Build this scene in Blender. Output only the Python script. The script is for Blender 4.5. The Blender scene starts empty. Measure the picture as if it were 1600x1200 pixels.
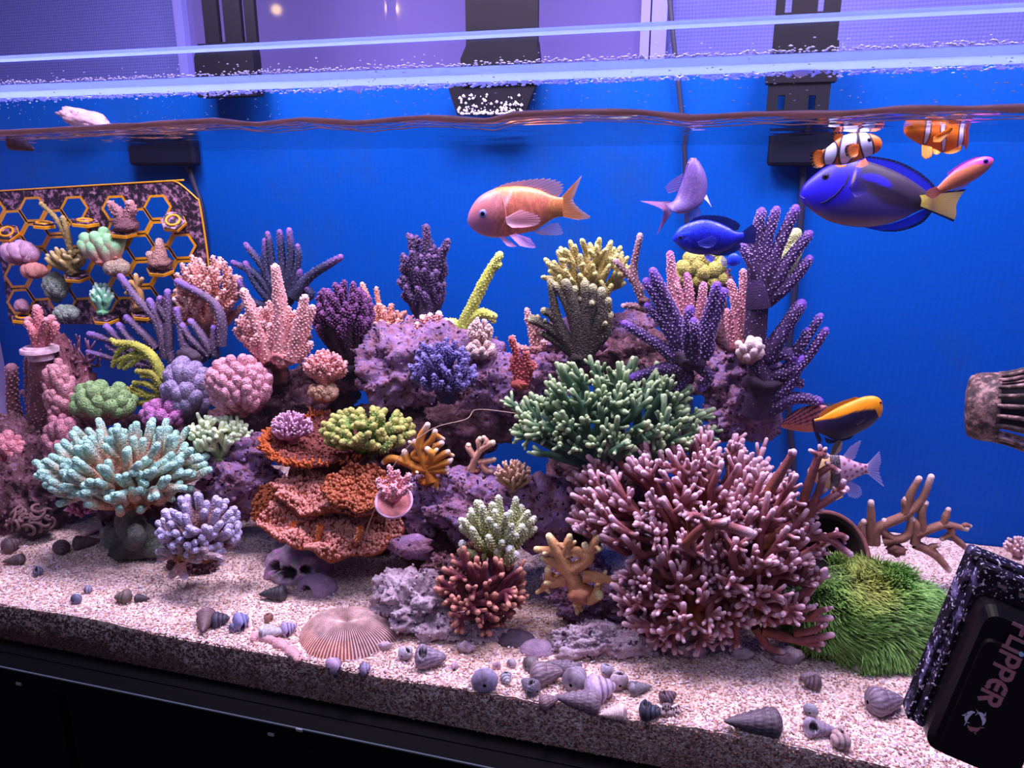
import bpy, bmesh, math
import numpy as np
from mathutils import Vector, Matrix, Quaternion, noise

# ------------------------------------------------------------------ camera, light, exposure
SC = bpy.context.scene
COL = SC.collection
FPX, THETA, PSI = 1150.0, math.atan(321 / 1150.0), math.atan(0.2665)
CAM = np.array([0.0, -0.50, 0.471])
ct, st, cp, sp = math.cos(THETA), math.sin(THETA), math.cos(PSI), math.sin(PSI)
VR = np.array([cp, sp, 0.0])                    # camera right
VF = np.array([-sp * ct, cp * ct, -st])         # camera forward
VU = np.array([-sp * st, cp * st, ct])          # camera up
HF = np.array([-sp, cp, 0.0])                   # level forward
cd = bpy.data.cameras.new('camera')
cam = bpy.data.objects.new('camera', cd)
COL.objects.link(cam)
cd.sensor_width = 36.0
cd.lens = 36.0 * FPX / 1600.0
cd.clip_start = 0.01
cd.clip_end = 50
m = Matrix.Identity(4)
for i in range(3):
    m[i][0], m[i][1], m[i][2], m[i][3] = VR[i], VU[i], -VF[i], CAM[i]
cam.matrix_world = m
SC.camera = cam
SC.view_settings.view_transform = 'Standard'
SC.view_settings.look = 'None'
SC.view_settings.gamma = 1.0
SC.view_settings.use_curve_mapping = False
SC.view_settings.exposure = 0.0
SC.cycles.use_denoising = True
SC.cycles.max_bounces = 8
SC.cycles.diffuse_bounces = 4
SC.cycles.transparent_max_bounces = 16
SC.cycles.caustics_reflective = False
SC.cycles.caustics_refractive = False

wd = bpy.data.worlds.new('world')
SC.world = wd
wd.use_nodes = True
wd.node_tree.nodes['Background'].inputs[0].default_value = (0.46, 0.40, 0.85, 1)
wd.node_tree.nodes['Background'].inputs[1].default_value = 0.20


def area(name, loc, target, sx, sy, power, col):
    l = bpy.data.lights.new(name, 'AREA')
    l.shape = 'RECTANGLE'
    l.size, l.size_y, l.energy, l.color = sx, sy, power, col
    o = bpy.data.objects.new(name, l)
    COL.objects.link(o)
    o.location = loc
    d = Vector(target) - Vector(loc)
    o.rotation_euler = d.to_track_quat('-Z', 'Y').to_euler()
    return o


LAMP = (0.95, 0.76, 0.98)
for k, lx in enumerate((-0.56, -0.16, 0.24)):   # the three light panels hung over the tank on the wall brackets
    area('aquarium_lamp_light', (lx, 0.15, 0.885), (lx, 0.20, 0.0), 0.24, 0.16, 7.4, LAMP)
area('wall_fill_light', (-0.1, 0.30, 1.5), (-0.1, 0.62, 0.5), 1.2, 0.1, 3.0, (0.75, 0.66, 1.0))  # added wash to brighten the wall, no fixture behind it
area('front_fill_light', (-0.55, -1.3, 2.1), (-0.2, 0.1, 0.2), 0.5, 0.5, 7.0, (1.0, 0.82, 0.9))  # added front fill for the coral fronts and the sand face
for px_, py_, e_ in ((612, 13, 5.0), (432, 15, 0.8)):           # small warm lamps across the room, mirrored in the dull pane
    p_ = CAM + (VF + (px_ - 800.0) / FPX * VR - (py_ - 600.0) / FPX * VU) * (4.676 / (VF + (px_ - 800.0) / FPX * VR - (py_ - 600.0) / FPX * VU)[1])
    l_ = bpy.data.lights.new('room_lamp_light', 'POINT')
    l_.energy, l_.color, l_.shadow_soft_size = e_, (1.0, 0.62, 0.2), 0.03
    o_ = bpy.data.objects.new('room_lamp_light', l_)
    COL.objects.link(o_)
    o_.location = (p_[0], -3.0, p_[2])
area('front_fill_light', (0.45, -1.3, 2.1), (0.0, 0.1, 0.2), 0.5, 0.5, 7.0, (1.0, 0.82, 0.9))  # second added front fill, unseen behind the camera


# ------------------------------------------------------------------ helpers
def ray(x, y):
    return VF + (x - 800.0) / FPX * VR - (y - 600.0) / FPX * VU


def at(x, y, Y):
    d = ray(x, y)
    return CAM + d * ((Y - CAM[1]) / d[1])


def onz(x, y, z):
    d = ray(x, y)
    return CAM + d * ((z - CAM[2]) / d[2])


def pxs(p):
    return float(np.dot(np.asarray(p) - CAM, VF)) / FPX      # metres per pixel at a point


def lin(c):
    c = np.asarray(c, float) / 255.0
    return np.where(c <= 0.04045, c / 12.92, ((c + 0.055) / 1.055) ** 2.4)


LOC = {}


class MB:
    def __init__(s):
        s.v, s.c, s.q, s.t, s.n = [], [], [], [], 0

    def add(s, v, quads=None, tris=None, col=(200, 200, 200)):
        v = np.asarray(v, float).reshape(-1, 3)
        c = np.asarray(col, float)
        if c.ndim == 1:
            c = np.tile(c, (len(v), 1))
        s.v.append(v)
        s.c.append(c)
        if quads is not None and len(quads):
            s.q.append(np.asarray(quads, int).reshape(-1, 4) + s.n)
        if tris is not None and len(tris):
            s.t.append(np.asarray(tris, int).reshape(-1, 3) + s.n)
        s.n += len(v)

    def grid(s, G, col, wrap=False):
        """G (rows, cols, 3): a sheet of quads; wrap closes the columns."""
        r, c = G.shape[:2]
        k = np.arange(r * c).reshape(r, c)
        if wrap:
            k = np.concatenate([k, k[:, :1]], 1)
        q = np.stack([k[:-1, :-1], k[:-1, 1:], k[1:, 1:], k[1:, :-1]], -1).reshape(-1, 4)
        col = np.asarray(col, float)
        if col.ndim == 2 and len(col) == r:
            col = np.repeat(col[:, None, :], c, 1)
        if col.ndim == 3:
            col = col.reshape(-1, 3)
        s.add(G.reshape(-1, 3), q, None, col)

    def box(s, p0, p1, col=(200, 200, 200)):
        x0, y0, z0 = p0
        x1, y1, z1 = p1
        v = [(x0, y0, z0), (x1, y0, z0), (x1, y1, z0), (x0, y1, z0), (x0, y0, z1), (x1, y0, z1), (x1, y1, z1), (x0, y1, z1)]
        s.add(v, [(0, 3, 2, 1), (4, 5, 6, 7), (0, 1, 5, 4), (1, 2, 6, 5), (2, 3, 7, 6), (3, 0, 4, 7)], None, col)

    def prism(s, pts, d, col=(200, 200, 200), bev=0.0):
        """closed outline pts (n,3) pushed along d, with a small bevel on the far face"""
        p = np.asarray(pts, float)
        d = np.asarray(d, float)
        n = len(p)
        cen = p.mean(0)
        if bev > 0:
            dl = np.linalg.norm(d)
            rings = [p, p + d * (1 - bev / dl), p + (cen - p) * min(0.5, bev / np.linalg.norm(p - cen, axis=1).mean()) + d]
        else:
            rings = [p, p + d]
        G = np.stack(rings)
        s.grid(G, col, True)
        base = s.n
        top = rings[-1]
        s.add(np.concatenate([top, [top.mean(0)]]), None, [(i, (i + 1) % n, n) for i in range(n)], col)
        s.add(np.concatenate([p, [cen]]), None, [((i + 1) % n, i, n) for i in range(n)], col)

    def build(s, name, mat, parent=None, smooth=True, origin=None):
        v = np.concatenate(s.v)
        c = lin(np.concatenate(s.c))
        if parent is not None:
            org = np.asarray(LOC[parent.name])
        elif origin is not None:
            org = np.asarray(origin, float)
        else:
            org = np.array([(v[:, 0].min() + v[:, 0].max()) / 2, (v[:, 1].min() + v[:, 1].max()) / 2, v[:, 2].min()])
        v = v - org
        me = bpy.data.meshes.new(name)
        q = np.concatenate(s.q) if s.q else np.zeros((0, 4), int)
        t = np.concatenate(s.t) if s.t else np.zeros((0, 3), int)
        me.vertices.add(len(v))
        me.vertices.foreach_set('co', v.astype(np.float32).ravel())
        me.loops.add(len(q) * 4 + len(t) * 3)
        me.loops.foreach_set('vertex_index', np.concatenate([q.ravel(), t.ravel()]).astype(np.int32))
        me.polygons.add(len(q) + len(t))
        me.polygons.foreach_set('loop_start', np.concatenate([np.arange(len(q)) * 4, len(q) * 4 + np.arange(len(t)) * 3]).astype(np.int32))
        me.polygons.foreach_set('use_smooth', np.full(len(q) + len(t), bool(smooth)))
        me.update(calc_edges=True)
        a = me.color_attributes.new('Col', 'FLOAT_COLOR', 'POINT')
        a.data.foreach_set('color', np.concatenate([c, np.ones((len(c), 1))], 1).astype(np.float32).ravel())
        me.materials.append(mat)
        o = bpy.data.objects.new(name, me)
        COL.objects.link(o)
        if parent is not None:
            o.parent = parent
        else:
            o.location = org
        LOC[o.name] = org
        return o


def tag(o, label=None, cat=None, group=None, kind=None):
    if label: o['label'] = label
    if cat: o['category'] = cat
    if group: o['group'] = group
    if kind: o['kind'] = kind
    return o


def thing(name, label, cat, loc, group=None):
    o = bpy.data.objects.new(name, None)
    COL.objects.link(o)
    o.empty_display_size = 0.01
    o.location = [float(a) for a in loc]
    LOC[o.name] = np.asarray(loc, float)
    return tag(o, label, cat, group)


def unit(v):
    v = np.asarray(v, float)
    return v / (np.linalg.norm(v, axis=-1, keepdims=True) + 1e-12)


def bez(p0, d0, p1, d1, n):
    L = np.linalg.norm(p1 - p0)
    a, b = p0 + unit(d0) * L * 0.36, p1 - unit(d1) * L * 0.36
    t = np.linspace(0, 1, n)[:, None]
    return (1 - t) ** 3 * p0 + 3 * (1 - t) ** 2 * t * a + 3 * (1 - t) * t * t * b + t ** 3 * p1


def smooth(P, n):
    """Catmull-Rom through the rows of P, resampled to n rows"""
    P = np.asarray(P, float)
    if len(P) == 2:
        return P[0] + np.linspace(0, 1, n)[:, None] * (P[1] - P[0])
    Q = np.concatenate([[2 * P[0] - P[1]], P, [2 * P[-1] - P[-2]]])
    u = np.linspace(0, len(P) - 1 - 1e-9, n)
    i = u.astype(int)
    t = (u - i)[:, None]
    a, b, c, d = Q[i], Q[i + 1], Q[i + 2], Q[i + 3]
    return 0.5 * (2 * b + (c - a) * t + (2 * a - 5 * b + 4 * c - d) * t * t + (3 * b - a - 3 * c + d) * t ** 3)


def tube(mb, P, R, col, seg=8, cap=True, bump=0.0, capcol=None, flat=None):
    """tube along P with radii R; rounded end; returns frames for studs"""
    P = np.asarray(P, float)
    R = np.broadcast_to(np.asarray(R, float), (len(P),)).copy()
    col = np.asarray(col, float)
    if col.ndim == 1:
        col = np.tile(col, (len(P), 1))
    T = unit(np.gradient(P, axis=0))
    A = np.zeros_like(P)
    a = np.cross(T[0], (0.31, 0.2, 0.93))
    a = unit(a)
    for i in range(len(P)):
        a = unit(a - T[i] * np.dot(a, T[i]))
        A[i] = a
    B = np.cross(T, A)
    Pe, Re, Ae, Be, Ce = P, R, A, B, col
    if cap:
        ex = [(0.45, 0.89), (0.80, 0.60), (0.985, 0.12)]
        Pe = np.concatenate([P] + [[P[-1] + T[-1] * R[-1] * h] for h, w in ex])
        Re = np.concatenate([R, [R[-1] * w for h, w in ex]])
        Ae = np.concatenate([A] + [A[-1:]] * 3)
        Be = np.concatenate([B] + [B[-1:]] * 3)
        cc = col[-1:] if capcol is None else np.asarray(capcol, float)[None]
        Ce = np.concatenate([col] + [cc] * 3)
    ph = np.linspace(0, 2 * math.pi, seg, endpoint=False)
    rr = np.repeat(Re[:, None], seg, 1)
    if bump:
        k = (np.arange(len(Pe))[:, None] + np.arange(seg)[None]) % 2
        rr = rr * (1 + bump * (k - 0.5))
    G = Pe[:, None] + rr[..., None] * (np.cos(ph)[None, :, None] * Ae[:, None] + np.sin(ph)[None, :, None] * Be[:, None])
    mb.grid(G, Ce, True)
    return P, T, A, B, R


def studs(mb, fr, num, r, L, c0, c1, rng, tilt=0.6, t0=0.05, seg=5, taper=0.6):
    """small cups standing out of a tube"""
    if num < 1:
        return
    P, T, A, B, R = fr
    u = t0 + (1 - t0) * (np.arange(num) + rng.random(num)) / num
    ph = np.arange(num) * 2.39996 + rng.random(num) * 0.5
    x = u * (len(P) - 1)
    i = np.minimum(x.astype(int), len(P) - 2)
    w = (x - i)[:, None]
    lp = lambda X: X[i] * (1 - w) + X[i + 1] * w
    p, t, a, b = lp(P), unit(lp(T)), unit(lp(A)), unit(lp(B))
    rad = (R[i] * (1 - w[:, 0]) + R[i + 1] * w[:, 0])[:, None]
    nrm = np.cos(ph)[:, None] * a + np.sin(ph)[:, None] * b
    side = np.cross(nrm, t)
    d = unit(nrm + tilt * t)
    o = p + nrm * rad * 0.85
    e1 = unit(np.cross(d, side))
    e2 = side
    k = np.linspace(0, 2 * math.pi, seg, endpoint=False)
    ls = (L * (0.7 + 0.6 * rng.random(num)))[:, None, None]
    rs = (r * (0.8 + 0.4 * rng.random(num)))[:, None, None]
    ring = np.cos(k)[None, :, None] * e1[:, None] + np.sin(k)[None, :, None] * e2[:, None]
    b0 = o[:, None] + ring * rs
    b1 = o[:, None] + ring * rs * taper + d[:, None] * ls
    top = o[:, None] + d[:, None] * ls * 1.15
    V = np.concatenate([b0, b1, top], 1)
    nv = 2 * seg + 1
    off = np.arange(num)[:, None] * nv
    j = np.arange(seg)
    jn = (j + 1) % seg
    q = np.stack([j, jn, seg + jn, seg + j], -1).reshape(1, -1) + off
    tt = np.stack([seg + j, seg + jn, np.full(seg, 2 * seg)], -1).reshape(1, -1) + off
    C = np.concatenate([np.tile(c0, (seg, 1)), np.tile(c1, (seg + 1, 1))])[None].repeat(num, 0)
    mb.add(V, q.reshape(-1, 4), tt.reshape(-1, 3), C.reshape(-1, 3))


def ramp(t, cols, tip=0.15):
    b, m_, e = (np.asarray(c, float) for c in cols)
    t = np.asarray(t)[:, None]
    c = b + (m_ - b) * np.clip(t / 0.6, 0, 1)
    return c + (e - c) * np.clip((t - (1 - tip)) / tip, 0, 1) ** 1.3


def fib(n):
    i = np.arange(n) + 0.5
    z = 1 - 2 * i / n
    a = i * 2.399963
    s = np.sqrt(1 - z * z)
    return np.stack([s * np.cos(a), s * np.sin(a), z], -1)


def fps(P, k, rng):
    idx = [int(rng.integers(len(P)))]
    d = np.linalg.norm(P - P[idx[0]], axis=1)
    for _ in range(min(k, len(P)) - 1):
        j = int(d.argmax())
        idx.append(j)
        d = np.minimum(d, np.linalg.norm(P - P[j], axis=1))
    return np.array(idx)


_ICO = {}


def ico(sub):
    if sub not in _ICO:
        bm = bmesh.new()
        bmesh.ops.create_icosphere(bm, subdivisions=sub, radius=1.0)
        _ICO[sub] = (np.array([v.co[:] for v in bm.verts]), np.array([[v.index for v in f.verts] for f in bm.faces]))
        bm.free()
    return _ICO[sub]



# ------------------------------------------------------------------ materials
def nodes(name):
    mt = bpy.data.materials.new(name)
    mt.use_nodes = True
    nt = mt.node_tree
    return mt, nt, nt.nodes['Principled BSDF']


def N(nt, typ, **kw):
    n = nt.nodes.new(typ)
    for k, v in kw.items():
        if k in n.inputs:
            n.inputs[k].default_value = v
        else:
            setattr(n, k, v)
    return n


def attr_mat(name, rough=0.7, bump_scale=900.0, bump=0.25, spec=0.3, var=0.25, var_scale=120.0, attr='Col', vor=True, dots=0.0, dot_scale=700.0):
    """colour from the mesh's own colour attribute, mottled, with a fine polyp relief"""
    mt, nt, b = nodes(name)
    a = N(nt, 'ShaderNodeAttribute', attribute_name=attr)
    tc = N(nt, 'ShaderNodeTexCoord')
    ns = N(nt, 'ShaderNodeTexNoise', Scale=var_scale, Detail=3.0)
    nt.links.new(tc.outputs['Object'], ns.inputs['Vector'])
    mr = N(nt, 'ShaderNodeMapRange')
    mr.inputs[1].default_value, mr.inputs[2].default_value = 0.3, 0.7
    mr.inputs[3].default_value, mr.inputs[4].default_value = 1 - var, 1 + var
    nt.links.new(ns.outputs[0], mr.inputs[0])
    mx = N(nt, 'ShaderNodeVectorMath', operation='SCALE')
    nt.links.new(a.outputs['Color'], mx.inputs[0])
    nt.links.new(mr.outputs[0], mx.inputs['Scale'])
    src = mx.outputs[0]
    if dots:                                     # pale polyp mouths dotted over the skin
        dv = N(nt, 'ShaderNodeTexVoronoi', Scale=dot_scale)
        nt.links.new(tc.outputs['Object'], dv.inputs['Vector'])
        dm = N(nt, 'ShaderNodeMapRange')
        dm.inputs[1].default_value, dm.inputs[2].default_value = 0.20, 0.42
        dm.inputs[3].default_value, dm.inputs[4].default_value = 1 + dots, 1 - 0.35 * dots
        nt.links.new(dv.outputs['Distance'], dm.inputs[0])
        ds = N(nt, 'ShaderNodeVectorMath', operation='SCALE')
        nt.links.new(src, ds.inputs[0])
        nt.links.new(dm.outputs[0], ds.inputs['Scale'])
        src = ds.outputs[0]
    nt.links.new(src, b.inputs['Base Color'])
    b.inputs['Roughness'].default_value = rough
    b.inputs['Specular IOR Level'].default_value = spec
    if bump:
        if vor:
            tx = N(nt, 'ShaderNodeTexVoronoi', Scale=bump_scale)
            out = tx.outputs['Distance']
        else:
            tx = N(nt, 'ShaderNodeTexNoise', Scale=bump_scale, Detail=4.0)
            out = tx.outputs[0]
        nt.links.new(tc.outputs['Object'], tx.inputs['Vector'])
        bp = N(nt, 'ShaderNodeBump', Strength=bump, Distance=0.0012)
        bp.invert = vor
        nt.links.new(out, bp.inputs['Height'])
        nt.links.new(bp.outputs[0], b.inputs['Normal'])
    return mt


def plain(name, col, rough=0.5, spec=0.4, metal=0.0, emit=None, es=0.0, noise_amt=0.0, nscale=80.0):
    mt, nt, b = nodes(name)
    c = lin(col)
    b.inputs['Base Color'].default_value = (*c, 1)
    b.inputs['Roughness'].default_value = rough
    b.inputs['Specular IOR Level'].default_value = spec
    b.inputs['Metallic'].default_value = metal
    if emit is not None:
        b.inputs['Emission Color'].default_value = (*lin(emit), 1)
        b.inputs['Emission Strength'].default_value = es
    tc = N(nt, 'ShaderNodeTexCoord')
    ns = N(nt, 'ShaderNodeTexNoise', Scale=nscale, Detail=4.0)
    nt.links.new(tc.outputs['Object'], ns.inputs['Vector'])
    mr = N(nt, 'ShaderNodeMapRange')
    mr.inputs[3].default_value, mr.inputs[4].default_value = 1 - noise_amt, 1 + noise_amt
    nt.links.new(ns.outputs[0], mr.inputs[0])
    mx = N(nt, 'ShaderNodeVectorMath', operation='SCALE')
    mx.inputs[0].default_value = c
    nt.links.new(mr.outputs[0], mx.inputs['Scale'])
    nt.links.new(mx.outputs[0], b.inputs['Base Color'])
    return mt


def ramp_mat(name, stops, scale, rough=0.8, bump=0.5, bscale=None, dist=0.004, spec=0.25, detail=6.0, specks=None):
    """noise-mottled material: stops = [(pos, colour)], specks = (colour, scale, threshold)"""
    mt, nt, b = nodes(name)
    tc = N(nt, 'ShaderNodeTexCoord')
    ns = N(nt, 'ShaderNodeTexNoise', Scale=scale, Detail=detail, Roughness=0.65)
    nt.links.new(tc.outputs['Object'], ns.inputs['Vector'])
    cr = N(nt, 'ShaderNodeValToRGB')
    el = cr.color_ramp.elements
    while len(el) < len(stops):
        el.new(0.5)
    for e, (p, c) in zip(el, stops):
        e.position = p
        e.color = (*lin(c), 1)
    nt.links.new(ns.outputs[0], cr.inputs[0])
    src = cr.outputs[0]
    if specks:
        vn = N(nt, 'ShaderNodeTexNoise', Scale=specks[1], Detail=2.0)
        nt.links.new(tc.outputs['Object'], vn.inputs['Vector'])
        mr = N(nt, 'ShaderNodeMapRange')
        mr.inputs[1].default_value, mr.inputs[2].default_value = specks[2], specks[2] + 0.06
        nt.links.new(vn.outputs[0], mr.inputs[0])
        mx = N(nt, 'ShaderNodeMix', data_type='RGBA')
        nt.links.new(mr.outputs[0], mx.inputs[0])
        nt.links.new(src, mx.inputs[6])
        mx.inputs[7].default_value = (*lin(specks[0]), 1)
        src = mx.outputs[2]
    nt.links.new(src, b.inputs['Base Color'])
    b.inputs['Roughness'].default_value = rough
    b.inputs['Specular IOR Level'].default_value = spec
    if bump:
        n2 = N(nt, 'ShaderNodeTexNoise', Scale=bscale or scale * 3, Detail=8.0, Roughness=0.7)
        nt.links.new(tc.outputs['Object'], n2.inputs['Vector'])
        bp = N(nt, 'ShaderNodeBump', Strength=bump, Distance=dist)
        nt.links.new(n2.outputs[0], bp.inputs['Height'])
        nt.links.new(bp.outputs[0], b.inputs['Normal'])
    return mt


def clear_mat(name, tint=(1, 1, 1), gloss=0.06, rough=0.0, absorb=None, fres=None):
    """thin clear sheet: passes light straight, mirrors a little"""
    mt = bpy.data.materials.new(name)
    mt.use_nodes = True
    nt = mt.node_tree
    nt.nodes.remove(nt.nodes['Principled BSDF'])
    out = nt.nodes['Material Output']
    tr = N(nt, 'ShaderNodeBsdfTransparent')
    tr.inputs[0].default_value = (*tint, 1)
    gl = N(nt, 'ShaderNodeBsdfGlossy')
    gl.inputs['Roughness'].default_value = rough
    mx = N(nt, 'ShaderNodeMixShader')
    mx.inputs[0].default_value = gloss
    if fres:
        lw = N(nt, 'ShaderNodeLayerWeight', Blend=fres)
        mr = N(nt, 'ShaderNodeMapRange')
        mr.inputs[3].default_value, mr.inputs[4].default_value = gloss, 0.9
        nt.links.new(lw.outputs['Facing'], mr.inputs[0])
        nt.links.new(mr.outputs[0], mx.inputs[0])
    nt.links.new(tr.outputs[0], mx.inputs[1])
    nt.links.new(gl.outputs[0], mx.inputs[2])
    nt.links.new(mx.outputs[0], out.inputs['Surface'])
    if absorb:
        va = N(nt, 'ShaderNodeVolumeAbsorption')
        va.inputs[0].default_value = (*absorb[0], 1)
        va.inputs[1].default_value = absorb[1]
        nt.links.new(va.outputs[0], out.inputs['Volume'])
    return mt


def film_mat(name, alpha_gloss=0.25, transp=0.35):
    """fin skin: its own colour, partly see-through"""
    mt, nt, b = nodes(name)
    a = N(nt, 'ShaderNodeAttribute', attribute_name='Col')
    nt.links.new(a.outputs['Color'], b.inputs['Base Color'])
    b.inputs['Roughness'].default_value = 0.45
    tl = N(nt, 'ShaderNodeBsdfTranslucent')
    nt.links.new(a.outputs['Color'], tl.inputs[0])
    m1 = N(nt, 'ShaderNodeMixShader')
    m1.inputs[0].default_value = 0.4
    nt.links.new(b.outputs[0], m1.inputs[1])
    nt.links.new(tl.outputs[0], m1.inputs[2])
    tr = N(nt, 'ShaderNodeBsdfTransparent')
    m2 = N(nt, 'ShaderNodeMixShader')
    m2.inputs[0].default_value = transp
    nt.links.new(m1.outputs[0], m2.inputs[1])
    nt.links.new(tr.outputs[0], m2.inputs[2])
    nt.links.new(m2.outputs[0], nt.nodes['Material Output'].inputs['Surface'])
    return mt


M_CORAL = attr_mat('coral_skin', 0.72, 800, 0.4, dots=0.25, dot_scale=800)
M_FUZZ = attr_mat('coral_fuzzy_polyps', 0.8, 560, 1.0, var=0.35, var_scale=260, dots=0.42, dot_scale=560)
M_SOFT = attr_mat('coral_smooth_skin', 0.6, 1000, 0.3, dots=0.36, dot_scale=1000)
M_FISH = attr_mat('fish_scales', 0.38, 620, 0.12, spec=0.5, var=0.10, var_scale=60)
M_FISHS = attr_mat('fish_smooth_skin', 0.42, 900, 0.05, spec=0.45, var=0.06, var_scale=60)
M_FIN = film_mat('fin_clear', transp=0.45)
M_FINO = film_mat('fin_solid', transp=0.06)
M_EYE = attr_mat('eye_gloss', 0.15, 900, 0.0, spec=0.6, var=0.0)
M_ROCK = ramp_mat('coralline_rock', [(0.26, (66, 42, 58)), (0.37, (130, 86, 112)), (0.46, (196, 140, 164)), (0.54, (176, 140, 204)), (0.62, (222, 172, 190)), (0.76, (238, 200, 208))],
                  75, 0.85, 1.0, 170, 0.009, specks=((70, 44, 58), 150, 0.60))
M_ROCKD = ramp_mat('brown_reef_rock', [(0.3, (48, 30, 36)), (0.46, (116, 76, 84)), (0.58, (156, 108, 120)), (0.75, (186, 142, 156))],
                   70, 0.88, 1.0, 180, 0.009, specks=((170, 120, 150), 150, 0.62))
M_ROCKP = ramp_mat('pale_porous_rock', [(0.3, (140, 112, 126)), (0.44, (206, 176, 190)), (0.58, (226, 204, 218)), (0.75, (244, 224, 226))],
                   70, 0.88, 0.9, 220, 0.006, specks=((96, 70, 92), 130, 0.62))
M_PINKROCK = ramp_mat('pink_encrusted_rock', [(0.3, (70, 38, 46)), (0.45, (140, 82, 92)), (0.56, (176, 112, 122)), (0.75, (206, 150, 166))],
                      70, 0.82, 1.0, 180, 0.009)
M_BLACK = plain('black_plastic', (4, 4, 7), 0.55, 0.06, noise_amt=0.2)
M_BRKT = plain('black_painted_bracket', (13, 12, 26), 0.55, 0.2, noise_amt=0.15)
M_PUMP = ramp_mat('crusted_black_plastic', [(0.34, (34, 26, 28)), (0.48, (84, 64, 62)), (0.58, (150, 116, 110)), (0.75, (190, 156, 156))], 130, 0.6, 0.4, 300, 0.001)
M_RACK = ramp_mat('rack_plastic_with_algae', [(0.40, (30, 22, 34)), (0.50, (54, 38, 54)), (0.57, (150, 104, 132)), (0.72, (206, 160, 184))], 150, 0.6, 0.5, 260, 0.0015)
M_YEL = plain('yellow_rack_edge', (222, 150, 24), 0.45, 0.4, noise_amt=0.3, nscale=150)
M_SALT = plain('salt_crust', (232, 224, 250), 0.7, 0.4, noise_amt=0.1)


def shell_mat(name):
    mt, nt, b = nodes(name)
    oi = N(nt, 'ShaderNodeObjectInfo')
    at_ = N(nt, 'ShaderNodeAttribute', attribute_name='Col')
    tc = N(nt, 'ShaderNodeTexCoord')
    ns = N(nt, 'ShaderNodeTexNoise', Scale=7.0, Detail=8.0, Roughness=0.7)
    nt.links.new(tc.outputs['Object'], ns.inputs['Vector'])
    mr = N(nt, 'ShaderNodeMapRange')
    mr.inputs[1].default_value, mr.inputs[2].default_value = 0.3, 0.7
    mr.inputs[3].default_value, mr.inputs[4].default_value = 0.55, 1.45
    nt.links.new(ns.outputs[0], mr.inputs[0])
    v1 = N(nt, 'ShaderNodeVectorMath', operation='MULTIPLY')
    nt.links.new(oi.outputs['Color'], v1.inputs[0])
    nt.links.new(at_.outputs['Color'], v1.inputs[1])
    v2 = N(nt, 'ShaderNodeVectorMath', operation='SCALE')
    nt.links.new(v1.outputs[0], v2.inputs[0])
    nt.links.new(mr.outputs[0], v2.inputs['Scale'])
    nt.links.new(v2.outputs[0], b.inputs['Base Color'])
    b.inputs['Roughness'].default_value = 0.55
    bp = N(nt, 'ShaderNodeBump', Strength=0.4, Distance=0.001)
    nt.links.new(ns.outputs[0], bp.inputs['Height'])
    nt.links.new(bp.outputs[0], b.inputs['Normal'])
    return mt


M_SHELL = shell_mat('shell')


# ------------------------------------------------------------------ the setting: wall, window, sand, water
XL, XR, YB = -1.085, 0.46, 0.40
SAND = 0.055
rs = np.random.default_rng(11)


def sand_z(x, y):
    return SAND + 0.0022 * math.sin(9 * x + 1.0) * math.cos(13 * y) + 0.0016 * math.sin(31 * x + 17 * y) + 0.012 * max(0.0, y - 0.15)


def on_sand(x, y):
    p = onz(x, y, SAND)
    for _ in range(4):
        p = onz(x, y, sand_z(p[0], p[1]))
    return p


def wall_mat(name, c1, c2):
    mt, nt, b = nodes(name)
    tc = N(nt, 'ShaderNodeTexCoord')
    w1 = N(nt, 'ShaderNodeTexWave', Scale=70.0, Distortion=0.6)
    w2 = N(nt, 'ShaderNodeTexWave', Scale=70.0, Distortion=0.6, bands_direction='Z')
    ad = N(nt, 'ShaderNodeMath', operation='ADD')
    for w in (w1, w2):
        nt.links.new(tc.outputs['Object'], w.inputs['Vector'])
    nt.links.new(w1.outputs['Fac'], ad.inputs[0])
    nt.links.new(w2.outputs['Fac'], ad.inputs[1])
    mx = N(nt, 'ShaderNodeMix', data_type='RGBA')
    md = N(nt, 'ShaderNodeMath', operation='MULTIPLY')
    md.inputs[1].default_value = 0.5
    nt.links.new(ad.outputs[0], md.inputs[0])
    nt.links.new(md.outputs[0], mx.inputs[0])
    mx.inputs[6].default_value = (*lin(c1), 1)
    mx.inputs[7].default_value = (*lin(c2), 1)
    nt.links.new(mx.outputs[2], b.inputs['Base Color'])
    b.inputs['Roughness'].default_value = 0.8
    bp = N(nt, 'ShaderNodeBump', Strength=0.3, Distance=0.001)
    nt.links.new(ad.outputs[0], bp.inputs['Height'])
    nt.links.new(bp.outputs[0], b.inputs['Normal'])
    return mt


def box_obj(name, p0, p1, mat, parent=None, kind=None, bev=0.0):
    mb = MB()
    mb.box(p0, p1)
    o = mb.build(name, mat, parent, smooth=False)
    if bev:
        md = o.modifiers.new('edge', 'BEVEL')
        md.width, md.segments = bev, 2
    return tag(o, kind=kind)


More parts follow.
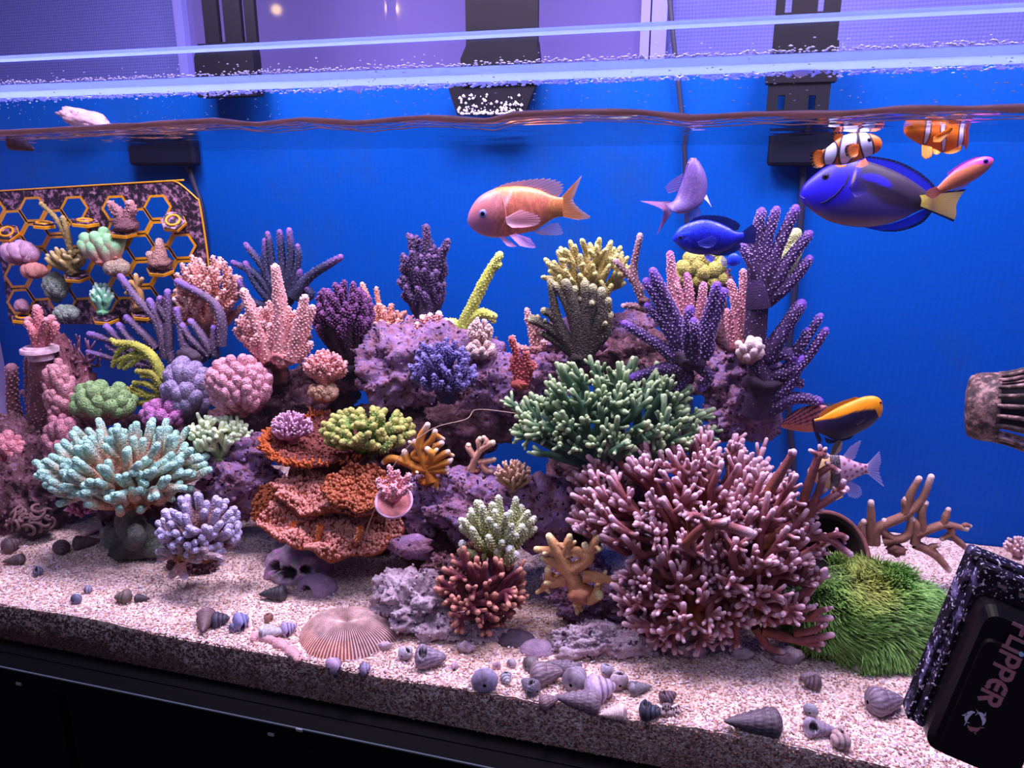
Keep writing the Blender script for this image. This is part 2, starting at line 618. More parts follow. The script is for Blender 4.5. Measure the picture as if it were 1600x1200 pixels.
YW = 0.60
M_WALL = wall_mat('woven_wallpaper', (92, 96, 184), (112, 114, 204))
pw = lambda x, y: at(x, y, YW)
wx0, wx1 = pw(303, 40)[0], pw(1004, 40)[0]
box_obj('wall_back', (-2.2, YW, -0.8), (1.4, YW + 0.03, 1.9), M_WALL, kind='structure')
box_obj('floor', (-2.2, -2.6, -0.84), (1.4, YW + 0.03, -0.8), plain('dark_floor', (60, 52, 60), 0.6, noise_amt=0.2), kind='structure')
win = thing('window_1', None, None, (wx0, YW - 0.01, 0.5))
tag(win, kind='structure')
M_FRAME = plain('painted_frame', (132, 130, 220), 0.5)
mt = plain('dull_interior_pane', (100, 92, 160), 0.04, 0.6, noise_amt=0.12, nscale=4.0)
box_obj('pane', (wx0, YW - 0.012, 0.30), (wx1, YW - 0.008, 1.25), mt, win)
for a, b in ((wx0 - 0.016, wx0), (wx1, wx1 + 0.012), (wx1 + 0.014, wx1 + 0.034)):
    box_obj('frame', (a, YW - 0.025, 0.25), (b, YW - 0.004, 1.3), M_FRAME, win)
box_obj('frame', (wx0 - 0.016, YW - 0.025, 0.27), (wx1 + 0.03, YW - 0.002, 0.298), M_FRAME, win)

# sand: block with a rippled top and its cut face against the front pane
nx, ny = 300, 110
xs = np.linspace(XL + 0.002, XR - 0.002, nx)
ys = np.linspace(0.0015, YB - 0.002, ny)
G = np.zeros((ny, nx, 3))
for j, y in enumerate(ys):
    for i, x in enumerate(xs):
        h = sand_z(x, y)
        n1 = noise.noise((x * 60, y * 60, 1.7)) * 0.0016 + noise.noise((x * 190, y * 190, 4.0)) * 0.0011
        G[j, i] = (x, y, h + n1)
mb = MB()
mb.grid(G, (220, 190, 190))
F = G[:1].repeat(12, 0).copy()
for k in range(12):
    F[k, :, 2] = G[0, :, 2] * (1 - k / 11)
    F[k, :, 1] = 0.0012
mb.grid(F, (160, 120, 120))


def sand_material():
    mt, nt, b = nodes('coral_sand')
    tc = N(nt, 'ShaderNodeTexCoord')
    v = N(nt, 'ShaderNodeTexVoronoi', Scale=620.0)
    nt.links.new(tc.outputs['Object'], v.inputs['Vector'])
    cr = N(nt, 'ShaderNodeValToRGB')
    el = cr.color_ramp.elements
    st_ = [(0.0, (120, 84, 84)), (0.14, (186, 146, 136)), (0.45, (232, 192, 178)), (0.75, (248, 222, 208)), (1.0, (255, 246, 240))]
    while len(el) < len(st_):
        el.new(0.5)
    for e, (p, c) in zip(el, st_):
        e.position, e.color = p, (*lin(c), 1)
    sx = N(nt, 'ShaderNodeSeparateColor')
    nt.links.new(v.outputs['Color'], sx.inputs[0])
    nt.links.new(sx.outputs[0], cr.inputs[0])
    # patches of brown and ochre algae film
    n1 = N(nt, 'ShaderNodeTexNoise', Scale=9.0, Detail=4.0)
    nt.links.new(tc.outputs['Object'], n1.inputs['Vector'])
    mr = N(nt, 'ShaderNodeMapRange')
    mr.inputs[1].default_value, mr.inputs[2].default_value, mr.inputs[4].default_value = 0.50, 0.68, 0.55
    nt.links.new(n1.outputs[0], mr.inputs[0])
    mx = N(nt, 'ShaderNodeMix', data_type='RGBA')
    nt.links.new(mr.outputs[0], mx.inputs[0])
    nt.links.new(cr.outputs[0], mx.inputs[6])
    mx.inputs[7].default_value = (*lin((150, 106, 70)), 1)
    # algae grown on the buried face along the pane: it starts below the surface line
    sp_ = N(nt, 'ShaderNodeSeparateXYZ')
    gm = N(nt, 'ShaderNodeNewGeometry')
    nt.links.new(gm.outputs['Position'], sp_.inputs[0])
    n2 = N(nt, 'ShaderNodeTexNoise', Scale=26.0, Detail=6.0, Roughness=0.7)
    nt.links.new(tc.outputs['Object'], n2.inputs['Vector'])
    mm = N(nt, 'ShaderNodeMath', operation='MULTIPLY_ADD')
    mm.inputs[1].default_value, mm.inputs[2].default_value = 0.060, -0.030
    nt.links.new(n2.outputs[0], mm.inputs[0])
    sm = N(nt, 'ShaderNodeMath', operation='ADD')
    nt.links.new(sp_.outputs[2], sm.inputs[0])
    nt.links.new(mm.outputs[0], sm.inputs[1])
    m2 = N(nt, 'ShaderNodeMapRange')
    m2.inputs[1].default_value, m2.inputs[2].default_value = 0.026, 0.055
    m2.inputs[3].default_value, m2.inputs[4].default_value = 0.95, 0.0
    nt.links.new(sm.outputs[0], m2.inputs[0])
    m4 = N(nt, 'ShaderNodeMapRange')                             # algae mixed stronger to the left, painting in that end's weaker light
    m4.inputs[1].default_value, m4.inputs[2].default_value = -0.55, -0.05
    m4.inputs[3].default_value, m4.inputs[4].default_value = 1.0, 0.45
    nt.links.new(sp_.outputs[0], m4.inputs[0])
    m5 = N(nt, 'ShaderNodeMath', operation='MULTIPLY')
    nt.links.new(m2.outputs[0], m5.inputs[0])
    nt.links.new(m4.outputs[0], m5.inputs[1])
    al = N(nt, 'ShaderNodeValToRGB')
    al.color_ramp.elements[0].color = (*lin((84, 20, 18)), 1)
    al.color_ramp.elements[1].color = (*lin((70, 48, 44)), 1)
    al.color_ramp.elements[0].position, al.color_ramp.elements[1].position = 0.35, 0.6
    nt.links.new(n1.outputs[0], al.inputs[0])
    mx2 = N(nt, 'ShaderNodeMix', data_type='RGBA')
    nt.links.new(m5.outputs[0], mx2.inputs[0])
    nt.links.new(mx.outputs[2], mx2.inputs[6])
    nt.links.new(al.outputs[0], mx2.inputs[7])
    nt.links.new(mx2.outputs[2], b.inputs['Base Color'])
    b.inputs['Roughness'].default_value = 0.85
    bp = N(nt, 'ShaderNodeBump', Strength=0.6, Distance=0.0015)
    bp.invert = True
    nt.links.new(v.outputs['Distance'], bp.inputs['Height'])
    nt.links.new(bp.outputs[0], b.inputs['Normal'])
    return mt


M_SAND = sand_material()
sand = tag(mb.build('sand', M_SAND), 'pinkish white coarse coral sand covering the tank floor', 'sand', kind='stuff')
M_GRAIN = attr_mat('sand_grain', 0.8, 900, 0.0, var=0.2)
ng = 34000
gx = rs.uniform(-0.80, 0.30, ng)
gy = 0.003 + 0.30 * rs.random(ng) ** 1.8
oct_ = np.array([(1, 0, 0), (-1, 0, 0), (0, 1, 0), (0, -1, 0), (0, 0, 1), (0, 0, -1)], float)
ot = np.array([(0, 2, 4), (2, 1, 4), (1, 3, 4), (3, 0, 4), (2, 0, 5), (1, 2, 5), (3, 1, 5), (0, 3, 5)])
gz = np.array([sand_z(a, b) for a, b in zip(gx, gy)])
sz = rs.uniform(0.0006, 0.00125, (ng, 1, 3)) * np.array([1.2, 1.2, 0.9])
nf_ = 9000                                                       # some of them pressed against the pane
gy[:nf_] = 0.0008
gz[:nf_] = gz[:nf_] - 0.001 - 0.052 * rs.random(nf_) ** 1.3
V = oct_[None] * sz + np.stack([gx, gy, gz + 0.0009], -1)[:, None]
V += rs.normal(0, 0.00018, V.shape)
pal = np.array([(238, 214, 206), (226, 190, 178), (250, 240, 238), (206, 164, 150), (178, 140, 140), (214, 190, 214)], float)
gc = pal[rs.integers(0, len(pal), ng)] * rs.uniform(0.85, 1.05, (ng, 1))
gc[:nf_] *= np.array([1.0, 0.86, 0.86]) * (0.30 + 0.62 * np.clip((gx[:nf_] + 0.55) / 0.6, 0, 1) * rs.random(nf_))[:, None]  # dimmer left end also painted into the colour of these grains
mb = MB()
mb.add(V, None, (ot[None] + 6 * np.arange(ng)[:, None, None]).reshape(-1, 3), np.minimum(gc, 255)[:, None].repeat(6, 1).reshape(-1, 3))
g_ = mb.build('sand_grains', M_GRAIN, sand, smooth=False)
tag(g_, kind='stuff')

# ---- the tank
tank = thing('aquarium', 'long glass reef aquarium with a blue back panel and pale top bracing', 'aquarium', (XL, 0.0, 0.0))
M_GLASS = clear_mat('clear_glass', (0.97, 0.98, 1.0), 0.02)
box_obj('front_pane', (XL - 0.01, -0.012, -0.004), (XR + 0.01, 0.0, 0.560), M_GLASS, tank)
box_obj('side_pane', (XL - 0.012, 0.0, -0.004), (XL, YB + 0.01, 0.56), plain('frosted_side_glass', (196, 178, 226), 0.4), tank)
box_obj('side_pane', (XR, 0.0, -0.004), (XR + 0.012, YB + 0.01, 0.56), plain('blue_side_glass', (40, 80, 190), 0.3), tank)
box_obj('bottom_pane', (XL - 0.01, -0.012, -0.014), (XR + 0.01, YB + 0.01, -0.004), M_BLACK, tank)


def back_material():
    mt, nt, b = nodes('blue_back_panel')
    tc = N(nt, 'ShaderNodeTexCoord')
    n1 = N(nt, 'ShaderNodeTexNoise', Scale=3.0, Detail=3.0)
    v = N(nt, 'ShaderNodeTexVoronoi', Scale=150.0)
    v.inputs['Randomness'].default_value = 0.25
    for n in (n1, v):
        nt.links.new(tc.outputs['Object'], n.inputs['Vector'])
    mx = N(nt, 'ShaderNodeMix', data_type='RGBA')
    mx.inputs[6].default_value = (0.000, 0.055, 0.33, 1)
    mx.inputs[7].default_value = (0.000, 0.078, 0.42, 1)
    nt.links.new(n1.outputs[0], mx.inputs[0])
    mr = N(nt, 'ShaderNodeMapRange')
    mr.inputs[1].default_value, mr.inputs[2].default_value = 0.0, 0.5
    mr.inputs[3].default_value, mr.inputs[4].default_value = 1.10, 0.94
    nt.links.new(v.outputs['Distance'], mr.inputs[0])
    n3 = N(nt, 'ShaderNodeTexNoise', Scale=6.0, Detail=7.0, Roughness=0.75)     # thin patches of algae on the panel
    nt.links.new(tc.outputs['Object'], n3.inputs['Vector'])
    m3 = N(nt, 'ShaderNodeMapRange')
    m3.inputs[1].default_value, m3.inputs[2].default_value, m3.inputs[4].default_value = 0.54, 0.72, 0.55
    nt.links.new(n3.outputs[0], m3.inputs[0])
    x3 = N(nt, 'ShaderNodeMix', data_type='RGBA')
    x3.inputs[7].default_value = (0.012, 0.06, 0.22, 1)
    nt.links.new(m3.outputs[0], x3.inputs[0])
    nt.links.new(mx.outputs[2], x3.inputs[6])
    mx = x3
    sc = N(nt, 'ShaderNodeVectorMath', operation='SCALE')
    nt.links.new(mx.outputs[2], sc.inputs[0])
    nt.links.new(mr.outputs[0], sc.inputs['Scale'])
    nt.links.new(sc.outputs[0], b.inputs['Base Color'])
    b.inputs['Roughness'].default_value = 0.5
    b.inputs['Specular IOR Level'].default_value = 0.1
    return mt


box_obj('back_panel', (XL - 0.01, YB, -0.004), (XR + 0.01, YB + 0.008, 0.588), back_material(), tank)
M_BRACE = plain('frosted_brace', (196, 204, 255), 0.5, 0.3, noise_amt=0.08, nscale=30)
nt_ = M_BRACE.node_tree                                          # frosted acrylic: lamp light from above comes through
tl_ = N(nt_, 'ShaderNodeBsdfTranslucent')
tl_.inputs[0].default_value = (0.42, 0.52, 0.98, 1)
mx_ = N(nt_, 'ShaderNodeMixShader')
mx_.inputs[0].default_value = 0.75
nt_.links.new(nt_.nodes['Principled BSDF'].outputs[0], mx_.inputs[1])
nt_.links.new(tl_.outputs[0], mx_.inputs[2])
nt_.links.new(mx_.outputs[0], nt_.nodes['Material Output'].inputs['Surface'])
box_obj('top_brace', (XL, 0.0008, 0.5375), (XR, 0.040, 0.5425), M_BRACE, tank)
box_obj('rim_edge', (XL - 0.01, -0.0125, 0.5590), (XR + 0.01, 0.0005, 0.5612), M_BRACE, tank)
ZE = at(0, 1041, -0.034)[2]                                      # the stand's edge; light caught along it is a painted strip
box_obj('base_frame', (XL - 0.03, -0.016, ZE + 0.001), (XR + 0.03, YB + 0.02, -0.0141), M_BLACK, tank)
mb = MB()                                                       # salt creep on the pane and on the edges of the brace
ns_ = 5200
sx_ = rs.uniform(-0.72, 0.26, ns_)
kind_ = rs.random(ns_)
sy_ = np.where(kind_ < 0.45, 0.0402, np.where(kind_ < 0.7, 0.0012, 0.0008))
sz_ = np.where(kind_ < 0.45, 0.5365 + rs.normal(0, 0.0012, ns_), np.where(kind_ < 0.7, 0.5430 + np.abs(rs.normal(0, 0.0012, ns_)), rs.uniform(0.5125, 0.552, ns_)))
ss_ = np.where(kind_ < 0.45, rs.uniform(0.0004, 0.0010, ns_), np.where(kind_ < 0.7, rs.uniform(0.0003, 0.0007, ns_), rs.uniform(0.0002, 0.0005, ns_)))
keep = (kind_ < 0.7) | (rs.random(ns_) < 0.35)
P = np.stack([sx_, sy_, sz_], -1)[keep]
V = oct_[None] * ss_[keep][:, None, None] * np.array([2.2, 0.7, 1.0]) + P[:, None]
mb.add(V, None, (ot[None] + 6 * np.arange(len(P))[:, None, None]).reshape(-1, 3), (240, 234, 252))
tag(mb.build('salt_creep', M_SALT, tank, smooth=False), kind='stuff')
for px_, w_ in ((1252, 26), (560, 12), (1290, 12)):               # drops hanging from the brace
    c_ = at(px_, 116 - (px_ - 800) * 0.03 if px_ > 800 else 137, 0.0402)
    mb = MB()
    tube(mb, [c_ + np.array([0, 0, 0.003]), c_, c_ - np.array([0, 0, 0.002])], [w_ * 0.00035, w_ * 0.0003, w_ * 0.0002], (250, 246, 255), 10)
    mb.build('water_drop', M_SALT, tank)

stand = thing('aquarium_stand', 'black cabinet stand under the aquarium, dark front at the bottom', 'stand', (XL, -0.03, -0.8))
box_obj('top_board', (XL - 0.03, -0.034, ZE - 0.018), (XR + 0.03, YB + 0.02, ZE), M_BLACK, stand, bev=0.0006)
box_obj('edge_glint', (XL - 0.03, -0.0348, ZE - 0.0011), (XR + 0.03, -0.0335, ZE + 0.0002), plain('caught_light_edge', (66, 78, 88), 0.4), stand)  # pale strip painting the light caught on the edge
for i in range(3):
    a = XL - 0.02 + i * 0.535
    box_obj('door', (a, -0.030, -0.79), (a + 0.525, -0.012, ZE - 0.022), M_BLACK, stand, bev=0.002)
box_obj('carcass', (XL - 0.02, -0.011, -0.8), (XR + 0.02, YB + 0.02, ZE - 0.0185), M_BLACK, stand)
for x_, y_ in ((30, 1068), (424, 1147), (468, 1140)):
    c_ = at(x_, y_, -0.0345)
    box_obj('clip', c_ + np.array([-0.003, -0.0012, -0.0012]), c_ + np.array([0.003, 0.0002, 0.0012]), plain('grey_clip', (120, 116, 130), 0.5), stand)

# ---- water: one body with a rippled top, and the raised lip where it meets the pane
WL = 0.508
wl_px = [(-400, 216), (0, 207), (200, 196), (330, 188), (400, 194), (470, 186), (550, 192), (660, 183), (760, 188), (800, 179), (900, 174), (1000, 175),
         (1080, 184), (1180, 178), (1320, 177), (1400, 170), (1600, 168), (2000, 156)]
wpts = np.array([at(x, y, 0.001) for x, y in wl_px])


def wl_z(x):
    return float(np.interp(x, wpts[:, 0], wpts[:, 2])) if wpts[0, 0] < x < wpts[-1, 0] else WL


nx, ny = 240, 70
xs = np.linspace(XL + 0.001, XR - 0.001, nx)
ys = 0.0006 + (YB - 0.0016) * np.linspace(0, 1, ny) ** 1.5
G = np.zeros((ny, nx, 3))
for j, y in enumerate(ys):
    w = math.exp(-y / 0.03)
    for i, x in enumerate(xs):
        h = 0.0014 * noise.noise((x * 26, y * 40, 0.3)) + 0.0008 * noise.noise((x * 70, y * 90, 2.0))
        G[j, i] = (x, y, WL - 0.001 + h + (wl_z(x) - WL) * w)
mb = MB()
mb.grid(G[::-1], (255, 255, 255))
fl = G.copy()
fl[:, :, 2] = 0.0
mb.grid(fl, (255, 255, 255))
for a, b in ((G[0], fl[0]), (fl[-1], G[-1]), (fl[:, 0], G[:, 0]), (G[:, -1], fl[:, -1])):
    mb.grid(np.stack([a, b]), (255, 255, 255))


def water_material():
    mt = clear_mat('water', (1, 1, 1), 0.0)
    nt = mt.node_tree
    mx = [n for n in nt.nodes if n.type == 'MIX_SHADER'][0]
    gl = [n for n in nt.nodes if n.type == 'BSDF_GLOSSY'][0]
    gm = N(nt, 'ShaderNodeNewGeometry')
    sx = N(nt, 'ShaderNodeSeparateXYZ')
    nt.links.new(gm.outputs['Normal'], sx.inputs[0])
    ab = N(nt, 'ShaderNodeMath', operation='ABSOLUTE')
    nt.links.new(sx.outputs[2], ab.inputs[0])
    gt = N(nt, 'ShaderNodeMath', operation='GREATER_THAN')
    gt.inputs[1].default_value = 0.5
    nt.links.new(ab.outputs[0], gt.inputs[0])
    lw = N(nt, 'ShaderNodeLayerWeight', Blend=0.5)
    mr = N(nt, 'ShaderNodeMapRange')
    mr.inputs[1].default_value, mr.inputs[2].default_value = 0.35, 0.85
    mr.inputs[3].default_value, mr.inputs[4].default_value = 0.02, 0.85
    nt.links.new(lw.outputs['Facing'], mr.inputs[0])
    mu = N(nt, 'ShaderNodeMath', operation='MULTIPLY')
    nt.links.new(mr.outputs[0], mu.inputs[0])
    nt.links.new(gt.outputs[0], mu.inputs[1])
    nt.links.new(mu.outputs[0], mx.inputs[0])
    gl.inputs['Roughness'].default_value = 0.05
    va = N(nt, 'ShaderNodeVolumeAbsorption')
    va.inputs[0].default_value = (0.55, 0.80, 1.0, 1)
    va.inputs[1].default_value = 0.35
    nt.links.new(va.outputs[0], nt.nodes['Material Output'].inputs['Volume'])
    return mt


water = tag(mb.build('water', water_material()), 'clear water filling the aquarium up to a rippled surface', 'water', kind='structure')
mb = MB()
xx = np.linspace(XL + 0.003, XR - 0.003, 420)
P = np.array([(x, 0.0026, wl_z(x)) for x in xx])
R_ = 0.0019 + 0.0007 * np.array([noise.noise((x * 40, 0, 5.5)) for x in xx])
tube(mb, P, R_, (190, 150, 150), 10, cap=False)
for k in range(3):                                               # small ripples just behind the lip
    P2 = np.array([(x, 0.008 + 0.007 * k, wl_z(x) - 0.0022 - 0.0012 * k + 0.0012 * noise.noise((x * 55, k, 0))) for x in xx])
    tube(mb, P2, 0.0003 + 0.0005 * np.abs([noise.noise((x * 48, k * 3.1, 1.0)) for x in xx]), (170, 140, 150), 6, cap=False)
mt = plain('water_lip', (214, 164, 150), 0.2, 0.8, noise_amt=0.6, nscale=60)  # pinkish brown stands for the reef mirrored in the lip, painted as colour
nt_ = mt.node_tree
tl_ = N(nt_, 'ShaderNodeBsdfTranslucent')
tl_.inputs[0].default_value = (0.78, 0.46, 0.32, 1)
mx_ = N(nt_, 'ShaderNodeMixShader')
mx_.inputs[0].default_value = 0.6
nt_.links.new(nt_.nodes['Principled BSDF'].outputs[0], mx_.inputs[1])
nt_.links.new(tl_.outputs[0], mx_.inputs[2])
nt_.links.new(mx_.outputs[0], nt_.nodes['Material Output'].inputs['Surface'])
mb.build('waterline_lip', mt, water)


# ------------------------------------------------------------------ light brackets, boxes and cables behind the water
def slot_plate(mb, x0, x1, z0, z1, y0, y1, slots):
    """plate with open vertical slots: [(xa, xb, za, zb)]"""
    xs = sorted({x0, x1, *[s[0] for s in slots], *[s[1] for s in slots]})
    for a, b in zip(xs[:-1], xs[1:]):
        s = [q for q in slots if q[0] <= a and q[1] >= b]
        if s:
            if s[0][2] > z0: mb.box((a, y0, z0), (b, y1, s[0][2]))
            if s[0][3] < z1: mb.box((a, y0, s[0][3]), (b, y1, z1))
        else:
            mb.box((a, y0, z0), (b, y1, z1))


def bracket(label, xa, xb, slots, foot, foot_slots=()):
    Y = YB - 0.030
    A, B = at(xa, 75, Y), at(xb, 75, Y)
    root = thing('light_bracket', label, 'bracket', (A[0], Y, A[2]), 'light brackets behind the tank')
    mb = MB()
    zt = at(xa, 0, Y)[2] + 0.16
    sl = [(at(s0, 20, Y)[0], at(s1, 20, Y)[0], at(s0, yb, Y)[2], zt - 0.05) for s0, s1, yb in slots]
    slot_plate(mb, A[0], B[0], A[2], zt, Y, Y + 0.006, sl)
    mb.build('arm_plate', M_BRKT, root, False)
    f0, f1, fy0, fy1 = foot
    c0, c1 = at(f0, fy0, Y), at(f1, fy1, Y)
    mb = MB()
    w = B[0] - A[0]
    mb.prism([(c0[0] + 0.008, Y - 0.006, A[2] + 0.004), (c1[0] - 0.002, Y - 0.006, A[2] + 0.004), (c1[0], Y - 0.006, A[2] - 0.012), (c1[0], Y - 0.006, c1[2]), (c0[0], Y - 0.006, c1[2]), (c0[0], Y - 0.006, A[2] - 0.012)],
             (0, 0.018, 0), bev=0.001)
    mb.build('clamp_block', M_BRKT, root, False)
    return root


bracket('black slotted light bracket against the wall above the rack', 322, 402, [(339, 348, 66), (375, 381, 66)], (305, 405, 68, 150))
r_ = bracket('plain wide black light bracket above the orange fish', 728, 840, [], (722, 842, 90, 130))
Y = YB - 0.033
mb = MB()
q = [at(698, 130, Y), at(838, 130, Y), at(818, 180, Y), at(714, 180, Y)]
mb.prism(q[::-1], (0, 0.01, 0), bev=0.001)
hb = mb.build('hook', M_BRKT, r_, False)
mb = MB()
for k in range(150):
    u = rs.random()
    c_ = at(716 + 100 * u, 178 - 30 * rs.random() ** 3, Y - 0.002)
    s_ = rs.uniform(0.0006, 0.0024)
    mb.add(oct_ * s_ * np.array([1, 0.5, 1]) + c_, None, ot, (226, 220, 244))
tag(mb.build('salt_crust', M_SALT, hb), kind='stuff')
r_ = bracket('black slotted light bracket above the blue tang', 1207, 1307, [(1226, 1237, 20), (1277, 1287, 18)], (1205, 1306, 30, 128))
mb = MB()
Y = YB - 0.034
s0 = [(at(a, 160, Y)[0], at(b, 160, Y)[0], at(a, 171, Y)[2], at(a, 149, Y)[2]) for a, b in ((1215, 1226), (1263, 1274))]
A, B = at(1196, 190, Y), at(1300, 118, Y)
slot_plate(mb, A[0], B[0], A[2], B[2], Y, Y + 0.008, s0)
mb.build('hook', M_BRKT, r_, False)


def magnet_box(label, x0, x1, y0, y1):
    Y = YB - 0.004
    a, b = at(x0, y1, Y), at(x1, y0, Y)
    root = thing('power_box', label, 'box', (a[0], Y, a[2]), 'dark boxes on the back panel')
    o = box_obj('housing', (a[0], Y - 0.016, a[2]), (b[0], Y, b[2] + 0.010), plain('dark_navy_plastic', (14, 14, 34), 0.5, 0.2), root, bev=0.004)
    return root


magnet_box('dark rounded box hung on the back panel just above the rack', 215, 311, 208, 259)
magnet_box('dark rounded box on the back panel behind the striped clownfish', 1197, 1306, 194, 260)


def cable(label, pts, r):
    mb = MB()
    P = smooth([at(x, y, Yc) for x, y, Yc in pts], 40)
    tube(mb, P, r * pxs(P[0]), (40, 40, 70), 8)
    return tag(mb.build('power_cable', plain('dark_cable', (34, 34, 62), 0.5), None), label, 'cable', 'cables down the back panel')


yb_ = YB - 0.006
cable('dark cable dropping behind the lilac fish', [(1043, -40, yb_), (1052, 60, yb_), (1064, 170, yb_), (1070, 250, yb_), (1074, 380, yb_), (1078, 560, yb_), (1080, 800, yb_)], 4)
cable('dark cable running down behind the purple staghorn coral', [(1256, 255, yb_), (1252, 330, yb_), (1243, 440, yb_), (1232, 560, yb_), (1232, 640, yb_), (1240, 740, yb_), (1238, 830, yb_)], 5.5)
cable('dark cable slanting down from the box above the rack', [(292, 252, yb_), (304, 290, yb_), (316, 330, yb_), (326, 420, yb_), (340, 560, yb_), (350, 720, yb_)], 4.5)


# ------------------------------------------------------------------ reef rocks
def lump(mb, c, rad, seed, sub=4, amp=0.32, fr=1.7, fine=0.09, pits=0.0, col=(170, 130, 170), rot=0.0):
    """a craggy boulder: rad = half sizes along camera-right, depth, height"""
    v, f = ico(sub)
    o = Vector((seed * 3.17, seed * 1.31, -seed * 2.3))
    rr = np.empty(len(v))
    for i, p in enumerate(v):
        q = Vector(p)
        a = noise.noise(q * fr + o) + 0.5 * noise.noise(q * fr * 2.1 + o)
        b = abs(noise.noise(q * fr * 3.4 + o))
        d = 1 + amp * a - amp * 0.7 * b + 0.10 * amp * 4 * (0.3 - abs(noise.noise(q * fr * 5.2 - o))) + fine * noise.noise(q * 11 + o) + fine * 0.6 * noise.noise(q * 23 + o)
        if pits:
            d -= pits * max(0.0, noise.noise(q * 5.5 - o) - 0.12)
        rr[i] = d
    w = v * rr[:, None] * np.asarray(rad)
    if rot:
        cr, sr = math.cos(rot), math.sin(rot)
        w = np.stack([w[:, 0] * cr - w[:, 2] * sr, w[:, 1], w[:, 0] * sr + w[:, 2] * cr], -1)
    P = c + w[:, :1] * VR + w[:, 1:2] * HF + w[:, 2:3] * np.array([0, 0, 1.0])
    mb.add(P, None, f, col)
    return P


def rock(label, cx, cy, hw, hh, Y, mat, seed, dep=None, sub=5, rot=0.0, name='reef_rock', amp=0.32, pits=0.25, extra=(), crust=0):
    c = at(cx, cy, Y)
    s = pxs(c)
    mb = MB()
    lump(mb, c, (hw * s, (dep or 0.8 * min(hw, hh)) * s, hh * s), seed, sub, amp, pits=pits, rot=rot)
    for k, (ex, ey, ew, eh, ed) in enumerate(extra):
        ce = at(ex, ey, Y + ed)
        lump(mb, ce, (ew * s, 0.8 * min(ew, eh) * s, eh * s), seed + 7.7 * (k + 1), max(3, sub - 1), amp, pits=pits)
    for a in mb.v:                                               # sit in the sand, never through the tank floor
        a[:, 2] = np.maximum(a[:, 2], 0.046)
    o = mb.build(name, mat, None)
    tag(o, label, 'rock')
    if sub >= 5:                                                 # knobbly crust grown over the boulder
        rng = np.random.default_rng(int(seed * 10))
        pts = np.concatenate(mb.v)
        pts = pts[(pts[:, 2] > 0.05)]
        pts = pts[rng.integers(0, len(pts), 1100)]
        v1, f1 = ico(1)
        r_ = s * (0.9 + 3.0 * rng.random(len(pts)) ** 2.2)
        m2 = MB()
        m2.add(pts[:, None] + v1[None] * r_[:, None, None] * rng.uniform(0.6, 1.3, (len(pts), 12, 1)), None, (f1[None] + 12 * np.arange(len(pts))[:, None, None]).reshape(-1, 3), (170, 130, 170))
        tag(m2.build('crust', mat, o), kind='stuff')
    return o


rock('brown rock bulk low at the far left behind the tube worm tangle', 62, 765, 72, 80, .17, M_ROCKD, 1, extra=[(20, 700, 40, 55, .02), (120, 720, 45, 50, .02)])
rock('pink crusted rock lying on the sand at the left edge', 5, 822, 30, 34, .135, M_PINKROCK, 2)
rock('tall knobbly pink rock column at the far left', 112, 640, 38, 84, .25, M_PINKROCK, 3, extra=[(92, 560, 20, 40, 0), (60, 705, 46, 40, 0)], amp=0.45)
rock('purple ledge between the mint finger coral and the orange plate coral', 378, 750, 62, 58, .19, M_ROCK, 4, extra=[(405, 700, 45, 26, .0), (350, 790, 45, 30, -.01)])
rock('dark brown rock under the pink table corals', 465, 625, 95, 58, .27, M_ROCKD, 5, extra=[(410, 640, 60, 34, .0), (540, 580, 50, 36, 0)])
rock('broad lilac crusted boulder under the blue lilac coral', 650, 575, 92, 74, .27, M_ROCK, 6, sub=5, extra=[(600, 540, 40, 36, 0), (715, 560, 46, 40, 0)])
rock('lilac rock under the small red coral', 800, 605, 82, 52, .26, M_ROCK, 8, extra=[(760, 560, 36, 30, .01)])
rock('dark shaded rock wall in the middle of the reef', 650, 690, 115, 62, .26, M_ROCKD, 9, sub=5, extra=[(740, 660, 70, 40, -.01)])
rock('pinkish rock behind the dark funnel coral', 915, 548, 95, 50, .30, M_ROCK, 10, extra=[(985, 520, 46, 36, .01), (850, 580, 40, 36, 0)])
rock('rounded lilac boulder under the pale green coral', 772, 795, 96, 62, .17, M_ROCK, 11, sub=5, extra=[(850, 800, 56, 60, .01), (720, 770, 46, 40, 0)])
rock('lilac rock right of the orange plate coral', 648, 800, 62, 52, .175, M_ROCK, 12, extra=[(690, 760, 40, 34, 0)])
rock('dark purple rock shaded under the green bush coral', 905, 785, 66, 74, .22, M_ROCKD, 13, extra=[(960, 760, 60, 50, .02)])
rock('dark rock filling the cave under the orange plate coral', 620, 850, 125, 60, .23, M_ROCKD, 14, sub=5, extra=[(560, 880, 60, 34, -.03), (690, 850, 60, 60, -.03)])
rock('pale porous rubble rock beside the ribbed mushroom coral', 648, 945, 62, 56, .085, M_ROCKP, 15, sub=5, pits=0.6, amp=0.42, extra=[(690, 985, 40, 28, -.015), (610, 920, 30, 28, .01)])
rock('low pale rubble under the maroon branching coral', 742, 1000, 62, 26, .075, M_ROCKP, 16, pits=0.5)
rock('purple ledge with a dark hollow under the peach coral', 960, 945, 100, 36, .13, M_ROCK, 17, sub=5, extra=[(905, 905, 54, 46, .02), (1000, 985, 70, 26, -.005)])
rock('lilac rubble at the foot of the purple ledge', 930, 1000, 62, 30, .085, M_ROCKP, 18, pits=0.4, extra=[(985, 1010, 40, 24, 0)])
rock('brown rock inside the big branching coral', 1110, 930, 105, 78, .21, M_ROCKD, 19, extra=[(1060, 990, 70, 40, -.04)])
rock('purple rock hanging below the purple staghorn trunk', 1155, 640, 56, 52, .25, M_ROCK, 20, sub=5, amp=0.5, extra=[(1120, 600, 34, 36, 0), (1190, 600, 36, 46, 0), (1130, 575, 40, 26, 0)])
